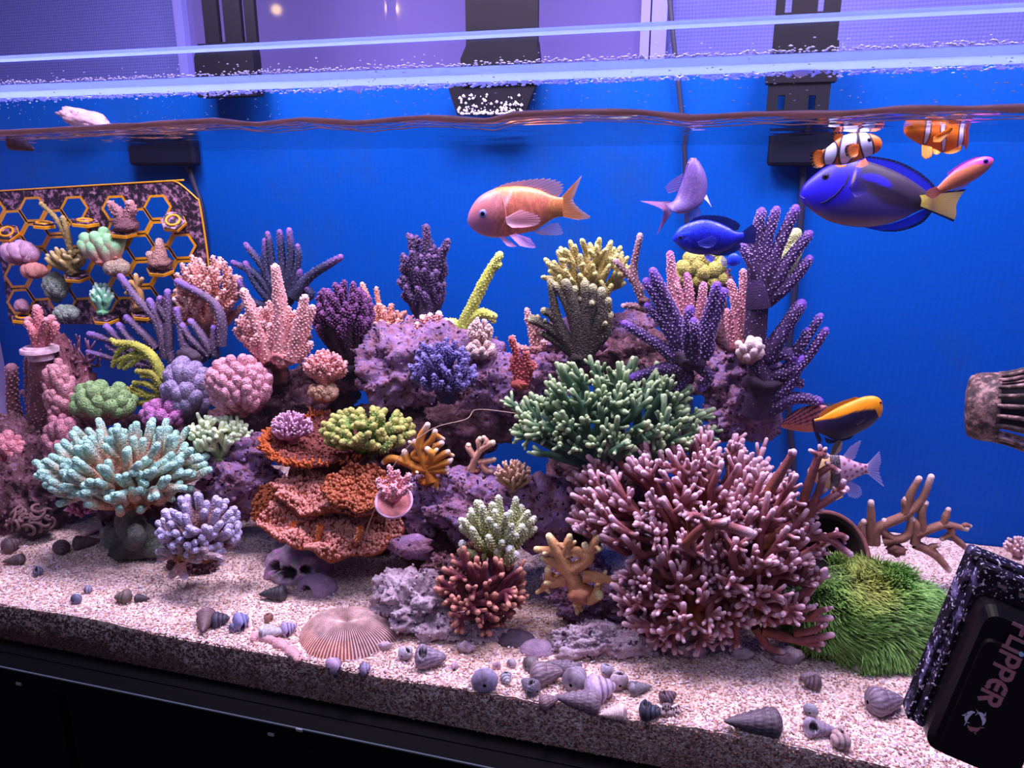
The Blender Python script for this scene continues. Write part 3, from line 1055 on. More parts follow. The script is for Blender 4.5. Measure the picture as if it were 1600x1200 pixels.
rock('rock bridge behind the green bush coral', 1055, 575, 82, 40, .28, M_ROCKD, 21, extra=[(1000, 560, 60, 46, 0)])
rock('yellowish rock stub under the yellow green bush coral', 1105, 470, 34, 66, .34, M_ROCKD, 22, extra=[(1110, 530, 46, 46, -.02)])
rock('brown rock under the mint finger coral', 205, 765, 78, 50, .18, M_ROCKD, 23, extra=[(150, 740, 50, 40, 0)])
rock('dark rock under the grey finger corals', 320, 690, 90, 44, .25, M_ROCKD, 24, extra=[(240, 680, 56, 44, 0)])
rock('small brown rock behind the foot of the lavender coral', 304, 872, 36, 30, .118, M_ROCKD, 33)
rock('small stone in the shadow left of the plate coral', 300, 880, 26, 14, .14, M_ROCKD, 25, name='stone', sub=3)
rock('brown stone tucked under the porous rubble rock', 700, 895, 40, 30, .13, M_ROCKD, 26)
rock('mauve stone under the lilac boulder', 640, 855, 40, 22, .13, M_ROCK, 27, name='stone', sub=3)
for px_, py_, w_, lab in ((600, 1015, 13, 'small pale rubble stone right of the ribbed mushroom coral'), (728, 1018, 16, 'pale rubble stone in front of the maroon coral'),
                          (1230, 1035, 26, 'bluish rubble stone in front of the brown branching coral'), (1080, 1025, 22, 'mauve rubble stone near the purple ledge'),
                          (1160, 1030, 18, 'small mauve rubble stone between the branching coral and the ribbed shell'), (1265, 1065, 17, 'brown lumpy stone in front of the green polyp mound'),
                          (1345, 1050, 12, 'little mauve stone under the front of the green polyp mound'), (890, 1030, 20, 'mauve rubble stone behind the shell heap')):
    p = on_sand(px_, py_)
    rock(lab, px_, py_ - w_ * 0.4, w_, w_ * 0.6, float(p[1]), M_ROCKP, px_ * 0.01, name='rubble_stone', sub=3, pits=0.4)

# hollow rounded rock with dark holes, and the open shell beside it
c = at(466, 888, .135)
s = pxs(c)
skull = thing('hollow_rock', 'hollow skull-like purple rock with dark holes under the plate coral', 'rock', c - np.array([0, 0, 40 * s]))
mb = MB()
v, f = ico(5)
rr = np.array([1 + 0.12 * noise.noise(Vector(p) * 2.2) + 0.04 * noise.noise(Vector(p) * 7) for p in v])
holes = [((-0.62, -0.66, 0.42), 0.30), ((-0.12, -0.93, 0.30), 0.33), ((0.44, -0.80, 0.40), 0.2), ((-0.68, -0.66, -0.35), 0.24)]
cols = np.array([[176 + 40 * noise.noise(Vector(p) * 5), 144 + 40 * noise.noise(Vector(p) * 5 + Vector((3, 0, 0))), 170 + 40 * noise.noise(Vector(p) * 5)] for p in v])
for hd, hr in holes:
    d = np.linalg.norm(v - unit(np.array(hd)), axis=1)
    k = np.clip(1 - d / hr, 0, 1)
    rr -= 0.55 * np.minimum(1, k * 2.2)
    cols = np.where((d < hr * 0.9)[:, None], np.array([46, 32, 44.0]), cols)  # shade in the holes painted in as a dark colour
P = c + (v * rr[:, None])[:, :1] * VR * 52 * s + (v * rr[:, None])[:, 1:2] * HF * 40 * s + (v * rr[:, None])[:, 2:3] * np.array([0, 0, 40 * s])
mb.add(P, None, f, cols)
mb.build('boulder', M_CORAL, skull)


# ------------------------------------------------------------------ corals
SDS, SDB = 3.4, 2.6


def bush(name, label, box, Y, base, n, r, cols, stud=None, low=-0.35, back=0.6, dep=None, jit=(0.86, 1.04), seed=1, mat=None, nub=0, nubr=0.8, nubl=2.6, seg=7,
         up=(0.42, 0.72), tip=0.16, dyb=0.0, group=None, basecol=None, foot=1.5, bump=0.0, droop=0.0, part='branch', cat='coral', flatten=None, square=0.0):
    """branching colony whose tips fill the pixel box at depth Y; base = pixel of the foot; n = (limbs, forks, tips); r = radii in px"""
    rng = np.random.default_rng(seed)
    x0, y0, x1, y1 = box
    c = at((x0 + x1) / 2, (y0 + y1) / 2, Y)
    s = pxs(c)
    hw, hh = (x1 - x0) / 2 * s, (y1 - y0) / 2 * s
    hd = (dep * s) if dep else 0.75 * min(hw, hh)
    b = at(base[0], base[1], Y + dyb)
    rp = [q * s for q in r]
    hw, hh, hd = max(hw - rp[3], hw * .5), max(hh - rp[3], hh * .5), max(hd - rp[3], hd * .4)
    D = fib(int(n[2] * 2.2))
    D = D[(D[:, 2] >= low) & (D[:, 1] <= back)]
    if len(D) > n[2]:
        D = D[fps(D, n[2], rng)]
    D = unit(D + rng.normal(0, 0.07, D.shape))
    if square:
        D = D / np.maximum(1e-6, (np.abs(D) ** (2 + square)).sum(1, keepdims=True) ** (1 / (2 + square)))
    D = D * rng.uniform(jit[0], jit[1], (len(D), 1))
    Z = np.array([0, 0, 1.0])
    tips = c + D[:, :1] * hw * VR + D[:, 1:2] * hd * HF + D[:, 2:3] * hh * Z
    k1 = fps(tips, n[0], rng)
    k2 = fps(tips, n[1], rng)
    sw = lambda a: np.repeat(a, 1)
    n1 = b + (tips[k1] - b) * up[0] + rng.normal(0, 0.03, (len(k1), 3)) * hw
    n2 = b + (tips[k2] - b) * up[1] + rng.normal(0, 0.05, (len(k2), 3)) * hw
    o12 = np.linalg.norm(tips[k2][:, None] - tips[k1][None], axis=2).argmin(1)
    o23 = np.linalg.norm(tips[:, None] - tips[k2][None], axis=2).argmin(1)
    root = thing(name, label, cat, b, group)
    mat = mat or M_CORAL
    mbf = MB()
    fd = foot * rp[0]
    lump(mbf, b - Z * fd * 0.2, (fd * 1.2, fd * 1.1, fd * 0.8), seed * 1.7, 3, col=basecol or cols[0])
    mbf.build('base', mat, root)
    for i in range(len(k1)):
        mb = MB()
        d1 = unit(n1[i] - b)
        d0 = unit(d1 + Z * 0.3)
        P = bez(b, d0, n1[i], d1, 7)
        fr = tube(mb, P, np.linspace(rp[0], rp[1], 7), ramp(np.linspace(0, 0.35, 7), cols, tip), seg + 1, cap=True, bump=bump)
        if stud:
            studs(mb, fr, int(stud[0] * 0.5 * np.linalg.norm(n1[i] - b) / s), stud[1] * s, stud[2] * s, ramp([0.2], cols)[0], ramp([0.6], cols)[0], rng, t0=0.3)
        for j in np.where(o12 == i)[0]:
            e1 = unit(n2[j] - n1[i])
            P = bez(n1[i], d1 + e1 * 0.6, n2[j], e1, 6)
            fr = tube(mb, P, np.linspace(rp[1], rp[2], 6), ramp(np.linspace(0.35, 0.62, 6), cols, tip), seg, cap=True, bump=bump)
            if stud:
                studs(mb, fr, int(SDB * stud[0] * np.linalg.norm(n2[j] - n1[i]) / s), stud[1] * s, stud[2] * s, ramp([0.45], cols)[0], ramp([0.8], cols)[0], rng)
            for q in np.where(o23 == j)[0]:
                e2 = unit(tips[q] - n2[j])
                nr = 7 if not bump else 12
                endd = unit(e2 + Z * 0.25 * rng.random() - Z * droop)
                P = bez(n2[j], e1 * 0.7 + e2, tips[q], endd, nr)
                fr = tube(mb, P, np.linspace(rp[2], rp[3], nr), ramp(np.linspace(0.62, 1, nr), cols, tip), seg, capcol=cols[2], bump=bump)
                L = np.linalg.norm(tips[q] - n2[j])
                if stud:
                    studs(mb, fr, int(SDB * stud[0] * L / s), stud[1] * s, stud[2] * s, ramp([0.66], cols)[0], stud[3] if len(stud) > 3 else cols[2], rng)
                for w in range(nub):
                    u = rng.uniform(0.1, 0.9)
                    pp = P[0] + (P[-1] - P[0]) * u
                    kk = int(u * (nr - 1))
                    pp = P[kk]
                    nd = unit(rng.normal(0, 0.62, 3) + e2 * 0.8 + Z * 0.25)
                    nl = nubl * rp[3] * rng.uniform(0.8, 1.5)
                    Q = bez(pp, nd, pp + nd * (rp[2] * 0.6 + nl), unit(nd + e2 * 0.6 + Z * 0.3), 4)
                    tube(mb, Q, np.linspace(rp[3] * nubr, rp[3] * nubr * 0.85, 4), ramp(np.linspace(0.62, 1, 4), cols, 0.25), 6, capcol=cols[2])
        mb.build(part, mat, root)
    return root


def stag(name, label, Y, foot, branches, cols, stud=None, mat=None, seed=1, seg=10, tip=0.12, basecol=None, footr=12, group=None, twigs=0, part='branch'):
    """colony of traced branches: each = ([(px, py, dY), ...], r0, r1) in pixels at depth Y"""
    rng = np.random.default_rng(seed)
    b = at(foot[0], foot[1], Y)
    s = pxs(b)
    root = thing(name, label, 'coral', b, group)
    mat = mat or M_CORAL
    if footr:
        mb = MB()
        lump(mb, b, (footr * s, footr * s, footr * 0.7 * s), seed * 2.3, 3, col=basecol or cols[0])
        mb.build('base', mat, root)
    for br in branches:
        pts, r0, r1 = br[:3]
        c_ = br[3] if len(br) > 3 else cols
        P = smooth([at(p[0], p[1], Y + (p[2] if len(p) > 2 else 0.0)) for p in pts], 5 + 4 * len(pts))
        mb = MB()
        t = np.linspace(0, 1, len(P))
        fr = tube(mb, P, np.linspace(r0, r1, len(P)) * s * (1 + 0.05 * np.sin(t * 9 + seed)), ramp(0.25 + 0.75 * t, c_, tip), seg, capcol=c_[2])
        L = np.linalg.norm(np.diff(P, axis=0), axis=1).sum() / s
        if stud:
            studs(mb, fr, int(SDS * stud[0] * L * (r0 + r1) * 0.5), stud[1] * s, stud[2] * s, ramp([0.7], c_)[0], stud[3], rng, t0=0.02)
        for k in range(twigs):
            u = rng.uniform(0.3, 0.85)
            i = int(u * (len(P) - 1))
            nd = unit(rng.normal(0, 1, 3) * np.array([1, .6, 1]) + unit(P[-1] - P[0]) * 0.9)
            l = rng.uniform(2.0, 3.6) * r1 * s
            Q = bez(P[i], nd, P[i] + nd * l, nd, 5)
            fq = tube(mb, Q, np.linspace(r1 * 0.9, r1 * 0.6, 5) * s, ramp(np.linspace(0.6, 1, 5), c_, 0.2), 8, capcol=c_[2])
            if stud:
                studs(mb, fq, int(SDS * stud[0] * l / s * r1 * 0.8), stud[1] * s, stud[2] * s, ramp([0.7], c_)[0], stud[3], rng, t0=0.1)
        mb.build(part, mat, root)
    return root


def knobs(name, label, box, Y, n, r, cols, seed=1, mat=None, dep=None, low=-0.5, back=0.55, base=None, group=None, part='lobe', stud=None):
    """thick blunt lobes crowded on a mound"""
    rng = np.random.default_rng(seed)
    x0, y0, x1, y1 = box
    c = at((x0 + x1) / 2, (y0 + y1) / 2, Y)
    s = pxs(c)
    hw, hh = (x1 - x0) / 2 * s, (y1 - y0) / 2 * s
    hd = (dep * s) if dep else 0.7 * min(hw, hh)
    b = at(base[0], base[1], Y) if base else c - np.array([0, 0, hh * 0.7])
    root = thing(name, label, 'coral', b, group)
    mb = MB()
    lump(mb, (c * 0.55 + b * 0.45), (hw * .62, hd * .62, hh * .62), seed, 4, col=cols[0])
    mb.build('base', mat or M_CORAL, root)
    D = fib(int(n * 2))
    D = D[(D[:, 2] >= low) & (D[:, 1] <= back)]
    if len(D) > n:
        D = D[fps(D, n, rng)]
    for d in D:
        d = unit(d + rng.normal(0, 0.05, 3))
        rad = rng.uniform(r[0], r[1]) * s
        k = rng.uniform(0.9, 1.05)
        e = c + VR * d[0] * max(hw - rad, rad * .4) * k + HF * d[1] * max(hd - rad, rad * .4) * k + np.array([0, 0, 1.0]) * d[2] * max(hh - rad, rad * .4) * k
        st_ = b + (e - b) * 0.3
        P = bez(st_, e - st_, e, (e - st_) + np.array([0, 0, 0.4 * np.linalg.norm(e - st_)]), 7)
        mb = MB()
        fr = tube(mb, P, rad * np.array([.6, .72, .82, .92, 1.0, 1.02, 0.98]), ramp(np.linspace(0.2, 1, 7), cols, 0.35), 12, capcol=cols[2])
        if stud:
            studs(mb, fr, stud[0], stud[1] * s, stud[2] * s, ramp([0.7], cols)[0], stud[3] if len(stud) > 3 else cols[2], rng, t0=0.25)
        mb.build(part, mat or M_CORAL, root)
    return root


# ---- left side
stag('frag_coral', 'pink stubby coral on a round white plug atop the tall stalk at the left', .225, (62, 543), [([(60, 542), (50, 512), (44, 500)], 7, 6), ([(62, 540), (60, 500), (57, 481)], 8, 6), ([(66, 540), (76, 515), (80, 497)], 7, 6),
     ([(62, 540, -.005), (70, 510, -.008), (72, 500, -.01)], 7, 5), ([(58, 540, -.006), (52, 520, -.01), (42, 505, -.01)], 7, 5), ([(66, 540), (84, 520), (86, 506)], 6, 5)],
     ((170, 90, 100), (205, 125, 130), (228, 160, 165)), stud=(0.05, 1.6, 2.2, (226, 150, 155)), seed=3, footr=10)
c = at(62, 546, .225); s = pxs(c)
pl = thing('frag_plug', 'round pinkish white coral plug standing on the left stalk', 'plug', c - np.array([0, 0, 12 * s]))
mb = MB()
for z0, z1, ra in ((-4, 3, 27), (-16, -4, 18), (3, 6, 22)):
    k = np.linspace(0, 2 * math.pi, 28, endpoint=False)
    mb.prism(np.stack([c[0] + ra * s * np.cos(k), c[1] + ra * s * np.sin(k), np.full(28, c[2] + z0 * s)], -1), (0, 0, (z1 - z0) * s), (214, 180, 190), bev=s)
mb.build('disc', attr_mat('plug_ceramic', 0.7, 500, 0.3, var=0.3), pl)
stag('finger_coral', 'brownish stalk coral with rough knobs carrying the white plug', .23, (62, 690), [([(66, 690), (62, 640), (62, 556)], 17, 16), ([(48, 660), (46, 600), (44, 560)], 7, 5), ([(40, 690), (22, 640), (18, 575)], 11, 8),
     ([(48, 640), (46, 625), (36, 612)], 6, 4)], ((84, 48, 54), (118, 74, 78), (170, 120, 136)), stud=(0.04, 2.0, 2.6, (186, 130, 138)), seed=4, footr=26)
knobs('lobed_coral', 'cluster of small pink knobs at the left edge above the tube tangle', (-14, 670, 46, 746), .16, 22, (5, 9), ((130, 60, 72), (180, 96, 110), (212, 136, 146)), seed=5, mat=M_FUZZ)
bush('spiky_coral', 'spiky dark mauve coral in shade left of the drooping yellow coral', (84, 520, 160, 606), .27, (118, 590), (6, 16, 46), (4, 3, 2.2, 1.2), ((90, 56, 70), (130, 86, 110), (165, 120, 150)), seed=6)
knobs('lobed_coral', 'string of pale pink knobs down the left rock column', (70, 556, 124, 690), .215, 40, (5, 9), ((120, 66, 70), (166, 104, 106), (206, 146, 152)), seed=7, dep=26, mat=M_FUZZ)
knobs('lobed_coral', 'reddish brown bumpy coral lumps low on the left rock', (66, 640, 152, 776), .175, 44, (6, 11), ((96, 50, 54), (146, 86, 90), (182, 122, 134)), seed=71, dep=26, mat=M_FUZZ)
# curled worm tubes
c = at(52, 815, .13); s = pxs(c)
tb = thing('worm_tube_tangle', 'ball of curled hollow worm tubes beside the pink rock at left', 'tubes', c - np.array([0, 0, 30 * s]))
rng = np.random.default_rng(5)
for k in range(22):
    d = fib(40)[k + 2]
    d = np.array([d[0], -abs(d[1]), d[2]])
    p = c + (VR * d[0] * 30 + HF * d[1] * 22 + np.array([0, 0, 1]) * d[2] * 26) * s
    a0 = rng.uniform(0, 6)
    e1, e2 = unit(np.cross(d, (0.2, 0.3, 1))), None
    e2 = unit(np.cross(d, e1))
    th = a0 + np.linspace(0, 4.2, 14)
    R_ = rng.uniform(6, 10) * s
    mb = MB()
    tube(mb, p + (np.cos(th)[:, None] * e1 + np.sin(th)[:, None] * e2) * R_ + np.linspace(0, 4 * s, 14)[:, None] * d, rng.uniform(2, 3) * s, (124, 92, 92), 7)
    mb.build('worm_tube', attr_mat('worm_tube', 0.8, 400, 0.4) if k == 0 else bpy.data.materials['worm_tube'], tb)
mb = MB(); lump(mb, c, (30 * s, 22 * s, 26 * s), 3, 3, col=(60, 40, 46)); mb.build('core', bpy.data.materials['worm_tube'], tb)

knobs('brain_coral', 'lobed green coral with pinkish folds behind the mint finger coral', (108, 590, 214, 668), .20, 20, (9, 16), ((140, 84, 84), (166, 124, 112), (140, 172, 112)), seed=8, mat=M_FUZZ, dep=34, stud=(90, 1.3, 1.0, (156, 184, 124)))
stag('staghorn_coral', 'drooping yellow green branch coral left of the grey finger coral', .23, (258, 590), [([(256, 600), (240, 560), (212, 540), (180, 536)], 9, 5), ([(236, 556), (205, 556), (178, 566)], 6, 3.5), ([(215, 548), (196, 562), (186, 574)], 5, 3.5),
     ([(226, 552), (208, 566), (194, 576)], 5, 3), ([(200, 540), (186, 548), (176, 572)], 5, 3.5), ([(190, 538), (178, 534), (174, 530)], 4.5, 3)], ((110, 120, 50), (176, 178, 70), (222, 204, 92)), stud=(0.06, 1.3, 1.8, (205, 200, 110)), seed=9, footr=8)
stag('staghorn_coral', 'darker olive yellow branchlets below the drooping yellow coral', .225, (256, 612), [([(256, 612), (240, 585), (214, 580)], 6, 4), ([(250, 612), (230, 600), (210, 598)], 6, 4), ([(254, 618), (225, 618), (196, 606)], 6, 3.5), ([(250, 622), (220, 630), (194, 622)], 6, 4),
     ([(248, 610), (240, 590), (222, 588)], 5, 3.5), ([(240, 622), (222, 612), (206, 604)], 5, 3)], ((96, 96, 40), (150, 146, 58), (190, 180, 84)), stud=(0.06, 1.2, 1.6, (190, 180, 96)), seed=10, footr=9)
stag('staghorn_coral', 'greyish lavender coral of long thin fingers in front of the honeycomb rack', .27, (300, 556),
     [([(262, 560), (244, 500), (214, 468), (188, 432)], 8, 5), ([(258, 560), (252, 510), (234, 470)], 8, 5), ([(264, 556), (264, 500), (262, 456)], 7.5, 5), ([(246, 545), (222, 520), (198, 496)], 7, 5), ([(238, 550), (208, 535), (186, 508)], 7, 5),
      ([(236, 552), (206, 548), (166, 510)], 6.5, 5), ([(238, 566), (196, 540), (140, 522)], 7, 5), ([(240, 572), (200, 566), (138, 550)], 6.5, 4.5), ([(262, 500), (250, 480), (250, 466)], 5.5, 4.5),
      ([(346, 540), (346, 500), (330, 470), (278, 440)], 8, 5.5), ([(330, 556), (300, 530), (284, 508)], 7, 5), ([(332, 552), (312, 520), (298, 502)], 7, 5), ([(336, 556), (334, 530), (334, 512)], 6.5, 4.5), ([(290, 560), (284, 520), (276, 484)], 7, 5),
      ([(270, 575), (266, 550), (264, 532)], 6, 4.5), ([(200, 552), (180, 548), (168, 540)], 5.5, 4), ([(320, 560), (300, 548), (286, 532)], 6, 4)],
     ((76, 60, 76), (106, 86, 112), (144, 108, 190)), stud=(0.05, 1.2, 1.5, (160, 138, 172)), seed=11, footr=22, tip=0.2)
bush('table_coral', 'peach orange table coral with upright spikes behind the lavender fingers', (272, 394, 382, 520), .30, (330, 530), (10, 26, 64), (8, 6, 5, 3), ((140, 84, 74), (200, 130, 116), (236, 184, 172)), stud=(0.35, 1.5, 2.4), seed=12, low=-0.3)
stag('staghorn_coral', 'slate blue coral of long smooth pointed fingers behind the pink coral', .29, (440, 470),
     [([(436, 470), (412, 420), (384, 382)], 8.5, 4), ([(440, 468), (418, 425), (414, 376)], 9, 4.5), ([(444, 466), (440, 400), (437, 362)], 9, 4), ([(446, 462), (454, 410), (452, 360)], 9, 4.5), ([(436, 474), (402, 430), (364, 410)], 8.5, 4), ([(434, 478), (404, 448), (384, 412)], 9, 5),
      ([(460, 464), (484, 432), (532, 402)], 11, 5), ([(450, 466), (464, 440), (468, 424)], 8, 5), ([(424, 480), (392, 470), (374, 440)], 8, 4.5), ([(452, 462), (466, 410), (465, 384)], 7, 3.5), ([(430, 466), (424, 400), (418, 365)], 7, 4), ([(470, 470), (486, 460), (478, 450)], 8, 5)],
     ((34, 32, 54), (50, 50, 82), (140, 92, 168)), stud=(0.045, 1.2, 1.7, (98, 102, 136)), seed=13, footr=18, tip=0.22)
bush('table_coral', 'salmon pink spiky coral with lacy frills in the left middle', (362, 470, 490, 566), .24, (432, 584), (9, 20, 40), (12, 8, 6, 3.4), ((110, 60, 54), (206, 132, 124), (232, 184, 178)), stud=(0.5, 1.7, 2.8), seed=14, low=-0.25)
stag('table_coral', 'tall salmon pink spikes rising from the lacy pink coral', .222, (440, 556), [([(442, 566), (438, 480), (430, 416)], 16, 5), ([(425, 562), (400, 500), (380, 454)], 14, 5), ([(455, 560), (468, 505), (477, 464)], 13, 5), ([(460, 562), (474, 518), (488, 480)], 12, 5),
     ([(430, 560), (425, 530), (422, 508)], 10, 5), ([(436, 568), (470, 556), (486, 536)], 9, 4), ([(420, 565), (400, 548), (396, 532)], 9, 4)], ((190, 120, 116), (224, 156, 152), (240, 200, 196)), stud=(0.055, 2.0, 2.8, (242, 196, 190)), seed=15, footr=18)
knobs('finger_coral', 'thick grey lavender finger coral with pale blunt tips', (252, 552, 334, 664), .215, 26, (10, 13), ((84, 58, 70), (120, 94, 118), (154, 138, 172)), seed=16, mat=M_FUZZ, dep=40, base=(300, 660), stud=(60, 1.0, 1.2, (170, 150, 186)))
knobs('finger_coral', 'fuzzy rose pink knob coral right of the grey finger coral', (320, 548, 428, 656), .20, 58, (7, 10.5), ((130, 66, 66), (186, 112, 116), (216, 154, 166)), seed=17, mat=M_FUZZ, dep=44, base=(380, 650), stud=(60, 1.1, 1.6, (226, 170, 178)))
knobs('lobed_coral', 'small magenta knob coral between the mint coral and the grey fingers', (218, 618, 292, 676), .19, 16, (8, 11), ((100, 46, 76), (136, 68, 110), (180, 112, 166)), seed=18, mat=M_FUZZ, dep=24)
bush('branching_coral', 'pale cream green knobby coral right of the mint finger coral', (294, 646, 396, 716), .18, (345, 716), (9, 26, 60), (6, 5, 5, 4), ((130, 140, 90), (204, 206, 156), (220, 240, 196)), seed=19, low=-0.2, mat=M_SOFT, nub=1)
bush('finger_coral', 'large mint tipped finger coral on the left above the sand', (62, 652, 328, 800), .125, (212, 790), (20, 84, 230), (10, 8.2, 7, 5.6), ((176, 92, 54), (200, 158, 128), (172, 222, 202)), stud=(0.35, 0.9, 0.8, (212, 230, 210)), seed=20, low=-0.72, mat=M_FUZZ, nub=0, dep=95, seg=9, tip=0.26, up=(0.4, 0.62), jit=(0.70, 1.06))
c = at(205, 826, .118)
s = pxs(c)
stag('leather_coral', 'dark grey green leathery coral under the mint finger coral', .118, (205, 850), [([(215, 850), (204, 820), (202, 792)], 26, 18), ([(210, 846, -.01), (214, 838, -.016), (212, 830, -.018)], 16, 12), ([(210, 852), (186, 838), (168, 832)], 18, 12), ([(205, 860), (184, 852), (164, 846)], 14, 8),
     ([(222, 855), (240, 858), (252, 862)], 18, 10), ([(212, 820), (228, 830), (236, 846)], 12, 12)], ((66, 70, 64), (96, 102, 94), (130, 138, 126)), seed=21, mat=M_FUZZ, footr=34, stud=(0.05, 1.2, 1.0, (140, 150, 136)))
bush('finger_coral', 'lavender coral of blunt white tipped fingers low over the sand', (244, 768, 382, 878), .085, (316, 866), (12, 36, 84), (9, 7.5, 6.8, 5.6), ((132, 76, 48), (146, 108, 110), (196, 186, 222)), seed=22, low=-0.75, mat=M_FUZZ, dep=52, seg=9, tip=0.45)
stag('finger_coral', 'little white fingered coral hanging at the lower left of the lavender coral', .062, (282, 870), [([(284, 872), (256, 862), (248, 862)], 6, 5.5), ([(284, 876), (272, 896), (268, 900)], 6, 5.5), ([(284, 876), (286, 896), (288, 900)], 6, 6), ([(284, 870), (280, 850), (276, 850)], 7, 6.5),
     ([(284, 868), (264, 840), (254, 812)], 5, 3.5), ([(284, 868), (252, 872), (250, 876)], 5, 4), ([(286, 872), (310, 876), (312, 872)], 5, 4.5), ([(288, 868), (318, 858), (322, 870)], 5, 5), ([(290, 866), (340, 870), (346, 880)], 6, 4)], ((160, 100, 64), (176, 150, 160), (214, 204, 236)), seed=23, mat=M_FUZZ, footr=10)
bush('branching_coral', 'small magenta pink coral in the shade left of the leathery coral', (100, 768, 150, 816), .13, (128, 800), (6, 14, 34), (3.4, 2.6, 2.2, 1.6), ((140, 60, 90), (196, 106, 140), (226, 150, 186)), seed=24, low=-0.5)

# ---- middle back
bush('staghorn_coral', 'dark plum bush coral on a stalk with pale dotted tips', (487, 436, 586, 550), .255, (545, 575), (11, 26, 62), (13, 8, 5.5, 3.4), ((36, 18, 28), (56, 28, 48), (124, 74, 126)), stud=(0.5, 1.6, 2.4, (146, 92, 146)), seed=25, low=-0.25)
bush('staghorn_coral', 'peach knobby coral half hidden behind the plum coral', (566, 470, 636, 530), .305, (600, 548), (7, 14, 30), (6, 5, 4.5, 3), ((130, 76, 66), (204, 132, 112), (228, 170, 150)), stud=(0.4, 1.5, 2.0), seed=26)
stag('staghorn_coral', 'two thin peach spikes behind the plum coral', .31, (590, 500), [([(592, 505), (575, 470), (566, 444)], 7, 4), ([(596, 500), (591, 470), (588, 450)], 5, 3), ([(604, 500), (622, 496), (634, 488)], 5, 3.5)], ((150, 90, 80), (210, 138, 118), (230, 172, 154)), stud=(0.05, 1.4, 1.8, (226, 170, 152)), seed=27, footr=8)
bush('staghorn_coral', 'tall dusky purple coral standing against the blue with a narrow spire', (622, 372, 700, 486), .32, (664, 505), (9, 22, 50), (10, 7, 5.5, 3.6), ((46, 32, 54), (62, 46, 76), (116, 86, 132)), stud=(0.5, 1.7, 2.4, (104, 80, 122)), seed=28, low=-0.6, square=0.6)
stag('staghorn_coral', 'central spire of the dusky purple coral', .315, (666, 500), [([(666, 500), (667, 420), (666, 354)], 15, 4.5), ([(660, 470), (638, 450), (624, 440)], 9, 5), ([(672, 450), (690, 400), (700, 376)], 8, 4), ([(660, 430), (648, 400), (642, 370)], 8, 4.5), ([(664, 455), (640, 430), (638, 412)], 8, 4.5)],
     ((46, 32, 54), (62, 46, 76), (116, 86, 132)), stud=(0.05, 1.8, 2.6, (108, 82, 126)), seed=29, twigs=4, footr=12)
bush('branching_coral', 'salmon tufted coral between the rose knob coral and the plum coral', (472, 544, 546, 606), .21, (510, 606), (9, 24, 52), (7, 5, 4, 2.6), ((170, 96, 78), (212, 134, 122), (236, 170, 168)), stud=(0.4, 1.4, 2.0), seed=30, low=-0.2)
knobs('lobed_coral', 'orange brown crust coral below the salmon tufted coral', (480, 594, 532, 632), .205, 14, (6, 9), ((150, 80, 56), (206, 118, 84), (190, 150, 120)), seed=31, dep=16, mat=M_FUZZ)
stag('frag_coral', 'small red and white coral on top of the lilac boulder', .27, (672, 535), [([(672, 535), (668, 510), (660, 496)], 7, 5), ([(674, 533), (682, 510), (686, 490)], 7, 5), ([(670, 535), (656, 522), (652, 506)], 6, 4), ([(678, 532), (692, 512), (697, 500)], 5, 4), ([(670, 530), (672, 505), (672, 492)], 6, 4)],
     ((196, 84, 70), (206, 120, 110), (244, 214, 204)), stud=(0.06, 1.8, 2.4, (238, 190, 180)), seed=32, footr=17, basecol=(210, 96, 76))
c = at(687, 512, .275); s = pxs(c)
stag('zoanthid_cup', 'pale greenish white cup beside the red and white coral', .268, (690, 512), [([(690, 516), (698, 510), (704, 505)], 6, 7), ([(690, 516), (684, 512), (680, 508)], 5, 6)], ((170, 170, 160), (206, 216, 206), (226, 236, 226)), seed=33, mat=M_SOFT, footr=8)
stag('staghorn_coral', 'single long lime yellow coral branch leaning right against the blue', .29, (726, 512), [([(722, 512), (742, 470), (762, 430), (781, 398)], 11, 6), ([(765, 424), (776, 416), (781, 413)], 6, 4), ([(726, 508), (750, 490), (772, 494)], 10, 6), ([(722, 512), (708, 505), (700, 502)], 10, 5), ([(756, 490), (768, 498), (772, 502)], 6, 4), ([(738, 505), (738, 495), (736, 486)], 6, 4)],
     ((120, 134, 50), (190, 196, 84), (216, 222, 120)), stud=(0.055, 1.7, 2.0, (222, 224, 136)), seed=34, footr=13)
bush('staghorn_coral', 'blue lilac bush coral on the front of the lilac boulder', (638, 526, 748, 630), .215, (700, 620), (11, 28, 66), (8, 6, 5, 3.2), ((58, 44, 84), (82, 68, 124), (140, 130, 196)), stud=(0.5, 1.6, 2.2, (138, 126, 190)), seed=35, low=-0.4)
bush('branching_coral', 'pale tan tuft coral on the round knob right of the lime branch', (728, 494, 772, 540), .26, (750, 545), (6, 14, 30), (6, 5, 4, 2.6), ((150, 110, 110), (196, 160, 150), (226, 196, 190)), stud=(0.4, 1.4, 1.8), seed=36)
knobs('lobed_coral', 'beige knobby mound under the pale tan tuft coral', (726, 528, 778, 566), .25, 16, (5, 8), ((140, 108, 110), (180, 146, 140), (206, 176, 170)), seed=37, dep=20, mat=M_FUZZ)
stag('frag_coral', 'small red branching coral rising from a red crust on the lilac rock', .225, (812, 600), [([(814, 600), (810, 565), (798, 528)], 9, 3.5), ([(816, 598), (820, 570), (824, 552)], 8, 4), ([(812, 600), (806, 580), (800, 560)], 8, 4), ([(818, 600), (828, 580), (832, 566)], 7, 4)], ((130, 44, 46), (160, 64, 66), (206, 116, 112)), stud=(0.05, 2, 2.6, (200, 108, 106)), seed=38, twigs=3, footr=15, basecol=(170, 78, 72))
